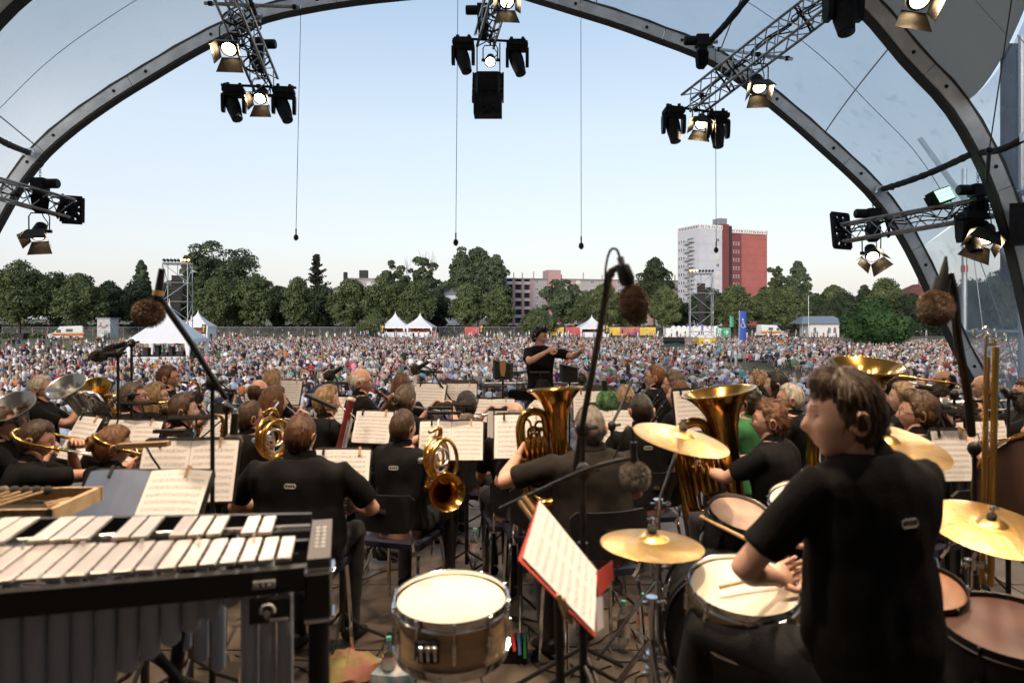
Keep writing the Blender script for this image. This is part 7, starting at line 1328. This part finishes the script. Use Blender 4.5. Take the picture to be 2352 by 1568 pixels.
# ------------------------------------------------------------------ vibraphone
BARM = M('vibraphone_bar', (.62, .56, .52), .33, .55, var=.05, vs=5, bump=.1, bs=200); RESM = M('resonator_tube', (.42, .47, .58), .6, 0, var=.12, vs=4); BRD = M('frame_black', (.010, .010, .011), .5)
t = thing('vibraphone', 'vibraphone with pale metal bars filling the lower left corner', 'vibraphone', (-.555, 1.835, RZ), R_(14)); VZ = .905
pos = []; x = -.055
for k in range(23):
    wv = lerp(.037, .054, k / 22); L = lerp(.185, .33, k / 22); pos.append((x, wv, L)); bm = MB(); bm.box((x, -.01 + L / 2 * 1.0 - .02 * 0, VZ), (wv, L, .012)); o = bm.build('bar', BARM, t, False); mo = o.modifiers.new('b', 'BEVEL'); mo.width = .0025; mo.segments = 2; x -= wv + lerp(.009, .008, k / 22)
y0 = lambda L: -.01 + L + .012
for k in range(22):
    if k % 7 in (0, 3): continue        # no black key between F-E and C-B
    xa = (pos[k][0] + pos[k + 1][0]) / 2 ; wv, L = pos[k][1], pos[k][2] * .86; bm = MB(); bm.box((xa, y0(pos[k][2]) + L / 2, VZ + .012), (wv, L, .012)); o = bm.build('bar', BARM, t, False); mo = o.modifiers.new('b', 'BEVEL'); mo.width = .0025; mo.segments = 2
    rl = max(.06, .16 + (11 - k) * .032) if k < 11 else min(.5, .1 + (k - 11) * .035); m = MB(); m.lathe([(.021, VZ - .03), (.021, VZ - .03 - rl), (.012, VZ - .04 - rl), (.001, VZ - .042 - rl)], (xa, y0(pos[k][2]) + L * .5, 0), (0, 0, 1), 20); m.build('resonator', RESM, t)
for k in range(23):
    xa, wv, L = pos[k]; rl = .06 + max(0, k - 3) * .029 if k > 2 else .50 - k * .04; rr = .5 * (wv + .008) - .0015; m = MB(); m.lathe([(rr, VZ - .06), (rr, VZ - .06 - rl), (rr * .6, VZ - .07 - rl), (.001, VZ - .073 - rl)], (xa, .025 + rr, 0), (0, 0, 1), 22); m.build('resonator', RESM, t)
for nm, a, b_, h, zt in (('front_rail', (-.0, -.035), (-1.5, -.035), .062, VZ - .012), ('middle_rail', (-.0, .185), (-1.5, .33), .03, VZ - .012), ('back_rail', (-.0, .385), (-1.5, .66), .05, VZ + .01)):
    m = MB(); m.rings([[V((p[0], p[1] + dy, zt - dz)) for dy, dz in ((-.011, 0), (.022 if nm == 'front_rail' else .011, 0), (.022 if nm == 'front_rail' else .011, h), (-.011, h))] for p in (a, b_)]); m.build(nm, BRD, t, False)
for k in range(9): m = MB(); xx = -.15 - k * .15; m.lathe([(.006, 0), (.006, .012), (.002, .014)], (xx, .175 + .01 * k, VZ + .012), (0, 0, 1), 8); m.build('cord_post', CHR, t)
m = MB(); m.tube([(-.02, .03, VZ + .0), (-1.5, .06, VZ + .0)], .003, 5); m.build('cord', BLKP, t); m = MB(); m.tube([(0, .30, VZ - .01), (-1.5, .42, VZ - .01)], .011, 8); m.build('damper_bar', SILVER, t)
m = MB(); m.box((.035, .15, VZ - .012), (.06, .36, .03)); m.build('end_plate', M('end_plate_grey', (.12, .105, .095), .5, .3), t, False); m = MB()
for i in range(6):
    for j in range(2): m.tube([(.02 + .018 * j, .06 + i * .035, VZ + .0035), (.03 + .018 * j, .066 + i * .035, VZ + .0035)], .0045, 6)
m.build('slot', WHP, t); m = MB(); m.rings([[V((.035 + a * w, -.02 + b_ * .035, z)) for a, b_ in ((-.8, -1), (.8, -1), (1, -.6), (1, .8), (.8, 1), (-1, 1), (-1, -.6))] for z, w in ((VZ - .02, .036), (VZ - .16, .036))]); m.build('end_block', BRD, t, False)
for z in (VZ - .025, VZ - .15): m = MB(); m.tube([(.0, -.055, z), (.06, -.055, z), (.072, -.04, z), (.072, .02, z)], .006, 6); m.build('metal_edge', CHR, t)
rod('end_leg', (.035, 0, 0), (.035, 0, VZ - .14), .028, BLKP, t, 12); rod('end_leg', (-1.45, .1, 0), (-1.45, .1, VZ - .1), .028, BLKP, t, 12); rod('end_leg', (-.45, .35, 0), (-.35, .3, VZ - .1), .02, BLKP, t); rod('brace', (.02, .05, .1), (-.5, .12, VZ - .12), .013, BLKP, t); rod('brace', (-.95, .1, .1), (-.45, .12, VZ - .12), .013, BLKP, t); rod('brace', (-.55, -.02, .1), (-.75, .12, VZ - .2), .013, BLKP, t); rod('foot_bar', (-.0, .2, .05), (-1.4, .3, .05), .02, BLKP, t)
m = MB(); m.box((-.1, -.052, VZ - .045), (.055, .004, .02)); m.build('name_plate', WHP, t, False); m = MB(); m.box((-.1, -.055, VZ - .045), (.047, .004, .013)); m.build('name_plate', BRD, t, False); m = MB()
for k, w_ in enumerate((.010, .006, .012)): m.box((-.116 + .015 * k, -.058, VZ - .045), (w_, .002, .007))
m.build('lettering', WHP, t, False)
m = MB(); m.box((-.085, -.055, VZ - .11), (.10, .02, .06)); m.build('motor_box', BRD, t, False); m = MB(); m.tube([(-.09 + .016 * math.cos(q), -.068, VZ - .108 + .016 * math.sin(q)) for q in np.linspace(-.3, 3.5, 12)], .004, 6); m.build('dial', WHP, t); m = MB(); m.lathe([(.009, 0), (.009, .012), (.001, .012)], (-.09, -.066, VZ - .11), (0, -1, 0), 12, True); m.tube([(-.09, -.079, VZ - .10), (-.09, -.079, VZ - .123)], .004, 5); m.build('knob', CHR, t); m = MB(); m.box((-.062, -.067, VZ - .133), (.045, .003, .007)); m.build('lettering', WHP, t, False)
# mallet tray
c = P(70, 1165, 2.35); t = thing('mallet_tray', 'wooden tray with pale rim at the left behind the vibraphone', 'tray', c, .05); m = MB(); m.box((-.12, .02, -.02), (.52, .26, .012)); m.build('tray_bed', M('brown_felt', (.035, .025, .018), .9), t, False)
for a, b_, nm in (((.145, -.13), (.145, .16), 'rim'), ((-.4, .155), (.145, .155), 'rim'), ((-.4, -.13), (.145, -.13), 'rim')): m = MB(); m.box(((a[0] + b_[0]) / 2, (a[1] + b_[1]) / 2, .005), (abs(a[0] - b_[0]) + .018, abs(a[1] - b_[1]) + .012, .05)); m.build(nm, WOODB, t, False)
rod('stand_post', (-.1, 0, -.02), (-.1, 0, -(c.z - RZ) + .02), .015, BLK, t)
for k in range(5):
    o = thing('mallet', '%s mallet with black head from the right in the wooden tray' % OR_[k], 'mallet', c + V((-.02 - k * .04, .03, .01)), 0, 'mallets in the wooden tray'); m = MB(); m.tube([(-.1, -.14, .0), (.0, .08, .02)], .0045, 6); m.build('shaft', WOODB, o); m = MB(); m.ell((.0, .085, .02), (.019, .019, .016), 12, 8); m.build('mallet_head', FURD if k < 4 else FURG, o)
for k in range(4):
    o = thing('clothes_peg', '%s pale wooden peg at the right end of the tray' % OR_[k], 'clothes peg', c + V((.06 + .022 * k, .05 - .03 * (k % 2), .0)), -.5 + .1 * k, 'wooden pegs in the tray')
    for dz in (0, .009): m = MB(); m.box((0, 0, dz), (.011, .085, .007)); m.build('peg_half', WOODB, o, False)
# ------------------------------------------------------------------ small things on the floor
def bottle(u, v, D, floor, label, h=.27, capm=None):
    x = (u - CU) / F * D; t = thing('water_bottle', label, 'bottle', (x, D, floor), 0, 'plastic water bottles'); m = MB(); m.lathe([(.001, .002), (.034, .002), (.037, .01), (.036, .1), (.034, .11), (.037, .12), (.036, h * .66), (.028, h * .78), (.014, h * .88), (.013, h * .93)], (0, 0, 0), (0, 0, 1), 20); m.build('bottle_body', GLASSB, t); m = MB(); m.lathe([(.001, h), (.016, h), (.016, h * .92)], (0, 0, 0), (0, 0, 1), 14); m.build('cap', capm or M('mint_cap', (.12, .42, .32), .4), t); m = MB(); m.lathe([(.0375, h * .3), (.0375, h * .58)], (0, 0, 0), (0, 0, 1), 20); m.build('bottle_label', M('bottle_label', (.4, .52, .5), .6, col2=(.5, .12, .1), vs=14), t)
def wfl(u, v, floor): return (ZC - floor) / ((v - HV) / F)
bottle(1091, 1290, wfl(0, 1288, STZ), STZ, 'water bottle on the floor right of the horn player'); bottle(1432, 1500, 4.09, STZ, 'left one of two bottles behind the hi-hat stand', .3); bottle(1476, 1500, 4.2, STZ, 'right one of two bottles behind the hi-hat stand', .3); bottle(893, 1540, 3.76, STZ, 'bottle left of the free snare drum', .24)
c = V(((480 - CU) / F * 3.95, 3.95, STZ)); t = thing('trumpet_mute', 'silver cone shaped mute on the floor under the vibraphone', 'mute', c); m = MB(); m.lathe([(.001, .0), (.05, .0), (.058, .045), (.06, .055), (.05, .065), (.02, .13), (.012, .15), (.001, .15)], (0, 0, .05), (0, 0, 1), 28); m.build('mute_body', ALU, t); t.scale = (1.5, 1.5, 1.5); t.location.z -= .07
c = V(((1538 - CU) / F * 3.9, 3.9, STZ)); t = thing('spray_bottle', 'small red spray bottle beside the hi-hat', 'bottle', c); m = MB(); m.lathe([(.001, 0), (.02, 0), (.022, .12), (.012, .15)], (0, 0, .3), (0, 0, 1), 12); m.build('bottle_body', RED, t); m = MB(); m.lathe([(.012, .15), (.013, .2), (.001, .2)], (0, 0, .3), (0, 0, 1), 10); m.build('cap', WHP, t)
c = V(((800 - CU) / F * 3.82, 3.82, STZ)); CL = M('checked_cloth', (.30, .30, .10), .9, col2=(.4, .14, .13), vs=11, bump=.5, bs=30); t = thing('cloth', 'crumpled yellow and pink cloth on the floor beside the snare', 'cloth', c); m = MB(); m.rings([[V((math.cos(q) * r * (1 + .25 * math.sin(3 * q + k)), math.sin(q) * r * .7, h + .012 * math.sin(5 * q + k * 2))) for q in np.linspace(0, 6.28, 25)[:-1]] for k, (r, h) in enumerate(((.13, .0), (.14, .02), (.11, .05), (.06, .07), (.02, .07)))]); m.build('fabric', CL, t); t.scale = (1.5,) * 3; c2 = c + V((.27, .0, .045)); t = thing('cloth', 'blue and white cloth in front of the phone', 'cloth', c2); m = MB(); m.rings([[V((math.cos(q) * r * (1 + .2 * math.sin(2 * q + k)), math.sin(q) * r * .6, h - .03)) for q in np.linspace(0, 6.28, 21)[:-1]] for k, (r, h) in enumerate(((.12, .0), (.12, .03), (.07, .05), (.02, .05)))]); m.build('fabric', M('blue_cloth', (.08, .2, .3), .9, col2=(.5, .5, .46), vs=14), t); t.scale = (1.5,) * 3
t = thing('phone', 'dark smartphone lying on the cloths', 'phone', c + V((.30, .08, .15)), -.1); t.scale = (1.5,) * 3; m = MB(); m.box((0, 0, 0), (.15, .075, .009), Mx.Rotation(.25, 3, 'X')); m.build('phone_body', TABL, t, False)
rng = random.Random(9)
for k in range(22):
    x = rng.uniform(-1.6, 2.2) if k > 10 else rng.uniform(.1, .9); y = rng.uniform(3.5, 4.4) if k < 13 else rng.uniform(3.2, 6.5); z = STZ; pts = [V((x, y, z + .006))]; a = rng.uniform(0, 6.28)
    for j in range(9):
        a += rng.uniform(-1.1, 1.1); q = pts[-1] + V((math.cos(a), math.sin(a), 0)) * rng.uniform(.08, .2)
        q.y = max(q.y, 3.3)
        pts.append(V((q.x, q.y, z + .006)))
    m = MB(); m.tube(bez([p - pts[0] for p in pts], 4), .0045, 5); o = m.build('cable', BLKP, None, True, pts[0]); tag(o, 'black audio cable winding over the floor, %s of the tangle %s' % ((OR_ + ['thirteenth', 'fourteenth', 'fifteenth', 'sixteenth', 'seventeenth', 'eighteenth', 'nineteenth', 'twentieth', 'last but one', 'last'])[k], 'near the snare drum' if k < 13 else 'among the chairs'), 'cable', 'cables on the %s floor' % ('stage'))
c = V(((1178 - CU) / F * 4.0, 4.0, STZ)); t = thing('stage_box', 'cable box with red and green connectors right of the free snare', 'cable box', c); m = MB(); m.box((0, 0, .06), (.17, .13, .12)); m.build('housing', BLKP, t, False)
for k, mt in enumerate((RED, M('neon_green', (.15, .6, .1), .5), RED, BLUE, M('dark_green', (.02, .15, .06), .5))): m = MB(); m.tube([(-.06 + .03 * k, -.02, .12), (-.07 + .035 * k, -.06, .17), (-.05 + .03 * k, -.1, .13 - .02 * k)], .010, 7); m.build('connector', mt, t)
# green stage light on the band: lamp of the green floodlight
gl = bpy.data.lights.new('green_lamp', 'SPOT'); gl.energy = 90; gl.color = (.15, 1, .3); gl.spot_size = R_(14); gl.spot_blend = .6; gl.shadow_soft_size = .1; src = P(2160, 452, 11.2); go = link('green_lamp', gl, None, src); go.rotation_euler = (P(1236, 985, 4.4) - src).to_track_quat('-Z', 'Y').to_euler()
# ------------------------------------------------------------------ the audience
def crowd_proto(seed, lod, stand=False):
    """person facing -Y on the ground; returns per part id: 0 skin, 1 top, 2 trousers, 3 hair, 4 chair"""
    rng = random.Random(seed); parts = [MB() for _ in range(5)]; n = [8, 6, 4][lod]; lean = rng.uniform(-.12, .14); hz = 1.17 if not stand else 1.58; sw = rng.uniform(.185, .225)
    pz = .43 if not stand else .92; hy = -lean * .5; tilt = rng.uniform(-.02, .03)
    sk, tp, tr, hr, ch = parts
    sk.ell((tilt, hy, hz), (.078, .095, .118), n + 2, n); fem = rng.random() < .5
    if lod < 2: sk.tube([(0, hy * .8 + .01, hz - .2), (tilt, hy, hz - .06)], .052, 6)
    if rng.random() < .88:
        hr.ell((tilt, hy + .012, hz + .042), (.094, .104, .102), n + 2, n)
        if fem: hr.ell((tilt, hy + .035, hz - .04), (.112, .07, .14), n, 5)
    if stand:
        tp.rings([[V((math.cos(a) * w, hy * k + math.sin(a) * d, z)) for a in np.linspace(0, 2 * math.pi, n + 1)[:-1]] for z, w, d, k in ((.85, .17, .12, 0), (1.05, .155, .11, .3), (1.3, .19, .125, .7), (1.4, sw, .1, .9), (1.45, .07, .06, 1))])
        for s in (-1, 1): tr.tube([(s * .09, 0, .9), (s * .1, -.02, .48), (s * .11, .02, .06)], [.1, .075, .06], n); sk.tube([(s * .11, .02, .1), (s * .11, -.1, .03)], .05, 4)
    else:
        fat = rng.uniform(.9, 1.25)
        tp.rings([[V((math.cos(a) * w, .12 * (1 - k) + hy * k + math.sin(a) * d * fat, z)) for a in np.linspace(0, 2 * math.pi, n + 1)[:-1]] for z, w, d, k in ((.36, .18, .13, 0), (.52, .175 * fat, .14, .2), (.75, .185, .13, .6), (.9, sw, .11, .9), (.965, .15, .09, 1), (1.0, .06, .06, 1))])
        kn = rng.uniform(.07, .17); kz = rng.uniform(.44, .56); kx = rng.choice((0, 0, .08))
        for s in (-1, 1):
            tr.tube([(s * .09, .08, .42), (s * kn + kx, -.38, kz)], [.1, .075], n)
            if lod < 2:
                (tr if rng.random() < .6 else sk).tube([(s * kn + kx, -.38, kz), (s * kn, -.42 + rng.uniform(-.15, .1), .06)], [.07, .05], n - 1)
    if lod < 2:
        mode = rng.choice(('lap', 'cross', 'chin', 'lap', 'clap', 'down')); SZ = hz - .27
        for s in (-1, 1):
            sh = V((s * (sw - .01), hy, SZ)); el = V((s * (sw + .07), hy - .02, SZ - .27)); 
            hd = {'lap': V((s * .09, -.3, SZ - .3)), 'cross': V((-s * .1, -.2 + hy, SZ - .17)), 'chin': V((s * .03, hy - .1, hz - .14)) if s > 0 else V((.1, -.22, SZ - .25)), 'clap': V((s * .02, -.3, SZ - .06)), 'down': V((s * (sw + .05), -.12, SZ - .45 if stand else SZ - .3))}[mode]
            if mode in ('chin', 'clap', 'cross'): el.y -= .1
            tp.tube([sh, sh.lerp(el, .6)], [.062, .056], n - 1); sk.tube([sh.lerp(el, .5), el, hd], [.045, .042, .03], n - 2)
            sk.ell(hd, (.04, .045, .04), 6, 4)
    ch.rings([[V((x, y, z)) for x, z in ((-.27, .32), (.27, .32), (.27, .88), (-.27, .88))] for y in (.27, .3)]) if not stand else None
    if not stand and lod == 0:
        for x in (-.28, .28): ch.tube([(x, .29, .95), (x, .1, 0)], .014, 4); ch.tube([(x, -.25, .58), (x, .27, .6)], .02, 4); ch.tube([(x, -.22, .58), (x, -.25, 0)], .014, 4)
        ch.box((0, 0, .36), (.52, .5, .03))
    return parts
SKINC = [(.52, .31, .24), (.45, .25, .19), (.56, .37, .30), (.35, .20, .15), (.47, .27, .21)]
TOPS = [('white', (.80, .81, .84), 40), ('cream', (.68, .63, .55), 8), ('light blue', (.36, .47, .62), 8), ('grey', (.26, .27, .29), 8), ('black', (.016, .016, .019), 22), ('navy', (.025, .032, .07), 9), ('red', (.5, .04, .05), 5), ('pink', (.62, .25, .34), 7), ('turquoise', (.1, .42, .45), 3), ('green', (.1, .24, .1), 3), ('yellow', (.6, .42, .08), 2), ('maroon', (.16, .03, .05), 3), ('orange', (.6, .2, .05), 2), ('denim blue', (.10, .16, .27), 5), ('lilac', (.36, .28, .5), 3), ('beige', (.38, .3, .22), 6)]
HAIRC = [('white', (.5, .48, .45), 22), ('grey', (.24, .23, .22), 24), ('dark', (.022, .016, .012), 20), ('brown', (.09, .048, .025), 20), ('blond', (.36, .24, .11), 14), ('red', (.2, .07, .025), 3), ('white-capped', (.7, .7, .72), 4)]
BOTS = [(.03, .04, .07), (.015, .015, .018), (.3, .26, .2), (.55, .55, .56), (.09, .13, .22), (.16, .15, .14), (.05, .06, .09)]
CHC = [('navy', (.015, .022, .055)), ('blue', (.04, .10, .25)), ('dark green', (.02, .06, .04)), ('black', (.015, .015, .018)), ('grey', (.15, .15, .16)), ('red', (.35, .03, .03))]
def pick(rng, L): return rng.choices(L, [k[2] for k in L])[0]
xt, yt = (389 - CU) / F * 60, 60
def allowed(x, y, rng):
    u = CU + x / y * F
    if abs(x - xt) < 3.3 and 55 < y < 64: return False
    if 480 < u < 560 and 46 < y < 58 and False: return False
    if u < 300 and y > 57: return rng.random() < (.42 if y < 66 else .2 if y < 92 else .04)
    if u < 480 and y > 76: return rng.random() < .22 and y < 100
    if u > 1925 and y > 100 + .0 * x: return False
    if math.hypot(x - (2007 - CU) / F * 88, y - 88) < 4.2: return False
    if 1500 < u < 1640 and 73.5 < y < 81: return False
    if 1636 < u < 1850 and 66 < y < 73: return rng.random() < .25
    if 1590 < u < 1650 and 88 < y < 95: return False
    sx = lerp((1715 - CU) / F * 47.5, (1630 - CU) / F * 64, (y - 47.5) / 16.5)
    if 41 < y < 66 and sx - .5 < x < sx + 5.2 - abs(y - 52) * .12: return False
    if u > 2290 and y < 40: return False
    return True
rng = random.Random(42); SP = []; y = 21.5
while y < 113:
    x = -(.77 * y + 1.5) + rng.random() * .5; yy = y
    while x < .80 * y:
        if rng.random() < .95 - max(0, NZ.noise(V((x * .12, yy * .12, 3))) - .15) * 1.4 - (0 if y < 100 else (y - 100) * .008) and allowed(x, yy, rng):
            SP.append((x + rng.uniform(-.09, .09), yy + rng.uniform(-.22, .22), pick(rng, TOPS), pick(rng, HAIRC)))
        x += .69 + rng.choice((0, 0, 0, .2, .3, .9)) * rng.random()
    y += 1.42 if y < 45 else 1.3
SP = [s for s in SP if -60 < CU + s[0] / s[1] * F < 2412]
inframe = [i for i, s in enumerate(SP) if 30 < CU + s[0] / s[1] * F < 2250]
inframe.sort(key=lambda i: SP[i][1]); IND = set(inframe[:232])
SKM = M('crowd_skin', (.5, .3, .2), .6, ocol=True); TOPM = M('crowd_cloth', (.5, .5, .5), .85, ocol=True, var=.3, vs=14); HRM = M('crowd_hair', (.1, .1, .1), .7, ocol=True, var=.4, vs=30); CHM = M('crowd_chair', (.1, .1, .1), .8, ocol=True)
PR = []
for s in range(10):
    ps = crowd_proto(100 + s, 0); PR.append([p.mesh(nm, mt) if p.v else None for p, nm, mt in zip(ps, ('person', 'top', 'trousers', 'hair', 'camp_chair'), (SKM, TOPM, TOPM, HRM, CHM))])
PRS = []
for s in range(4):
    ps = crowd_proto(300 + s, 0, True); PRS.append([p.mesh(nm, mt) if p.v else None for p, nm, mt in zip(ps, ('person', 'top', 'trousers', 'hair', 'c'), (SKM, TOPM, TOPM, HRM, CHM))])
def area(x, y):
    u = CU + x / y * F
    for lim, nm in ((300, 'at the far left'), (560, 'below the big white tent'), (800, 'under the leftmost hanging microphone'), (1080, 'left of the conductor'), (1250, 'behind the conductor'), (1450, 'right of the conductor'), (1680, 'below the right scaffold tower'), (1900, 'beside the empty grass'), (2120, 'below the bright green tree')):
        if u < lim: return nm
    return 'beside the right arch leg'
used_lab = {}
def crowd_person(PRx, x, y, top, hair, rng, label, cat_group, rz=None, sc=None):
    pm = PRx[rng.randrange(len(PRx))]; o = link('person', pm[0], None, (x, y, 0)); o.rotation_euler = (0, 0, rng.uniform(-.35, .35) if rz is None else rz); sc = sc or rng.uniform(.93, 1.07); o.scale = (sc, sc, sc)
    o.color = (*rng.choice(SKINC), 1); tag(o, label, 'person', cat_group)
    for k, nm, c in ((1, 'top', top[1]), (2, 'trousers', rng.choice(BOTS)), (3, 'hair', hair[1])):
        if pm[k]: q = link(nm, pm[k], o); q.color = (*c, 1)
    return pm, o
ind_sorted = [i for i in range(len(SP)) if i in IND]
rowno = {}
ord_n = ['front', 'second', 'third', 'fourth', 'fifth', 'sixth', 'seventh', 'eighth', 'ninth', 'tenth']
for i in ind_sorted:
    x, y, top, hair = SP[i]; row = ord_n[min(9, int((y - 21.2) / 1.42))]
    l, r = SP[i - 1][2][0], SP[(i + 1) % len(SP)][2][0]
    lab = '%s-haired spectator in %s, between %s and %s tops, %s row %s' % (hair[0], top[0], l, r, row, area(x, y)); lab = lab.replace('white-capped-haired spectator', 'white-capped spectator')
    while len(lab.split()) > 16: lab = lab.replace('spectator ', '', 1) if 'spectator ' in lab else ' '.join(lab.split()[:16])
    if len(lab.split()) > 16: lab = lab.replace(' and ', '/', 1)
    if lab in used_lab: lab = lab.replace(' row ', ' row, to the right, ' if len(lab.split()) < 14 else ' row, also ')
    used_lab[lab] = 1
    pm, o = crowd_person(PR, x, y, top, hair, rng, lab, 'audience seated on the meadow')
    if rng.random() < .5:
        cc = rng.choice(CHC); c = link('camp_chair', pm[4], None, (x, y, 0)); c.rotation_euler = o.rotation_euler; c.color = (*cc[1], 1)
        tag(c, ' '.join(('%s camp chair of %s person in %s, %s row %s' % (cc[0], 'capped' if 'cap' in hair[0] else hair[0] + '-haired', top[0], row, area(x, y))).split()[:16]), 'camp chair', 'camp chairs of the audience')
ST = [(640, 62, 'orange'), (655, 60, 'orange'), (668, 62, 'white'), (683, 60, 'navy'), (700, 61, 'white'), (560, 58, 'black'), (257, 68, 'turquoise'), (277, 69, 'green'), (265, 78, 'maroon'), (31, 92, 'black'), (140, 105, 'black'), (146, 106, 'denim blue'), (163, 110, 'black'), (225, 96, 'black'), (300, 98, 'white'), (308, 98, 'orange'), (283, 92, 'orange'), (235, 120, 'white'), (1690, 61, 'white'), (1710, 60, 'beige'), (475, 53, 'pink'), (1060, 72, 'turquoise'), (1040, 73, 'white'), (1785, 58, 'navy'), (358, 60.6, 'black'), (402, 60.8, 'black'), (440, 60.6, 'green')]
for k, (u, D, cn) in enumerate(ST):
    top = [t for t in TOPS if t[0] == cn][0]; hair = pick(rng, HAIRC); x = (u - CU) / F * D
    lb = 'standing person in %s top, %s' % (cn, {0: 'first of the group right of the big tent', 1: 'second of the group right of the big tent', 2: 'third of the group right of the big tent', 3: 'fourth of the group right of the big tent', 4: 'fifth of the group right of the big tent', 5: 'dark figure right beside the big tent', 6: 'left of the big tent on the grass', 7: 'beside the turquoise one left of the tent', 8: 'behind the pair left of the big tent', 9: 'near the waste bin', 10: 'in front of the ambulance at the left', 11: 'in blue jeans colours beside the ambulance', 12: 'right of the ambulance', 13: 'below the graffiti hut', 14: 'on the empty grass behind the tent', 15: 'child beside the white one on the grass', 16: 'between hut and big tent', 17: 'walking below the linden by the ambulance', 18: 'at the edge of the viewing platform', 19: 'right of the white one at the platform', 20: 'in front of the big tent', 21: 'above the crowd left of the conductor', 22: 'left of the turquoise one above the crowd', 23: 'beside the empty grass wedge', 24: 'left behind the sound desk', 25: 'middle behind the sound desk', 26: 'right behind the sound desk'}[k])
    crowd_person(PRS, x, D, top, hair, rng, lb, 'standing spectators', rng.uniform(-3, 3), 1.0 if k != 15 else .7)
# everybody further back reads as one mass
def mass():
    protos = {}
    def arr(seed, lod, stand):
        key = (seed, lod, stand)
        if key not in protos:
            ps = crowd_proto(seed + 500, lod, stand); vs = []; ids = []; fs = []
            for k, p in enumerate(ps):
                if not p.v: continue
                o = len(vs); vs += p.v; ids += [k] * len(p.v); fs += [[i + o for i in f] for f in p.f]
            tri = []
            for f in fs:
                for j in range(1, len(f) - 1): tri.append((f[0], f[j], f[j + 1]))
            protos[key] = (np.array(vs), np.array(ids), np.array(tri))
        return protos[key]
    VV, FF, CC = [], [], []; off = 0; r = random.Random(7)
    items = [(s, False) for i, s in enumerate(SP) if i not in IND]
    for k in range(330):
        yy = r.uniform(116, 149) if r.random() < .6 else r.uniform(30, 120); uu = r.uniform(500, 2050) if r.random() < .8 else r.uniform(0, 2300); xx = (uu - CU) / F * yy
        if yy < 120 and not allowed(xx, yy, r): continue
        items.append(((xx, yy, pick(r, TOPS), pick(r, HAIRC)), True))
    for (x, y, top, hair), stand in items:
        lod = 0 if y < 32 else (1 if y < 62 else 2); v, ids, t = arr(r.randrange(8), lod, stand)
        a = r.uniform(-.4, .4) if not stand else r.uniform(-3, 3); s = r.uniform(.92, 1.08); c, sn = math.cos(a) * s, math.sin(a) * s
        vv = np.stack([v[:, 0] * c - v[:, 1] * sn + x, v[:, 0] * sn + v[:, 1] * c + y, v[:, 2] * s], 1)
        if not stand and y > 45: vv[:, 2] += r.uniform(-.08, .1)
        keep_chair = (r.random() < .4)
        pal = np.array([(*r.choice(SKINC), 1), (*top[1], 1), (*r.choice(BOTS), 1), (*hair[1], 1), (*r.choice(CHC)[1], 1)]); pal[1, :3] *= r.uniform(.75, 1.1)
        if not keep_chair: vv[ids == 4] = (x, y, -.5)
        VV.append(vv); CC.append(pal[ids]); FF.append(t + off); off += len(v)
    VV = np.concatenate(VV); FF = np.concatenate(FF); CC = np.concatenate(CC).astype(np.float32); me = bpy.data.meshes.new('audience')
    me.vertices.add(len(VV)); me.vertices.foreach_set('co', VV.astype(np.float32).ravel()); me.loops.add(FF.size); me.loops.foreach_set('vertex_index', FF.astype(np.int32).ravel()); me.polygons.add(len(FF)); me.polygons.foreach_set('loop_start', np.arange(0, FF.size, 3, dtype=np.int32)); me.polygons.foreach_set('loop_total', np.full(len(FF), 3, dtype=np.int32)); me.update()
    at = me.color_attributes.new('Col', 'FLOAT_COLOR', 'POINT'); at.data.foreach_set('color', CC.ravel()); me.materials.append(M('crowd_mass', (.5, .5, .5), .8, attr='Col')); me.polygons.foreach_set('use_smooth', [True] * len(FF))
    o = link('audience_crowd', me); tag(o, 'dense crowd of seated spectators filling the meadow to the trees', 'crowd', None, 'stuff'); print('crowd', len(items), len(FF))
mass()
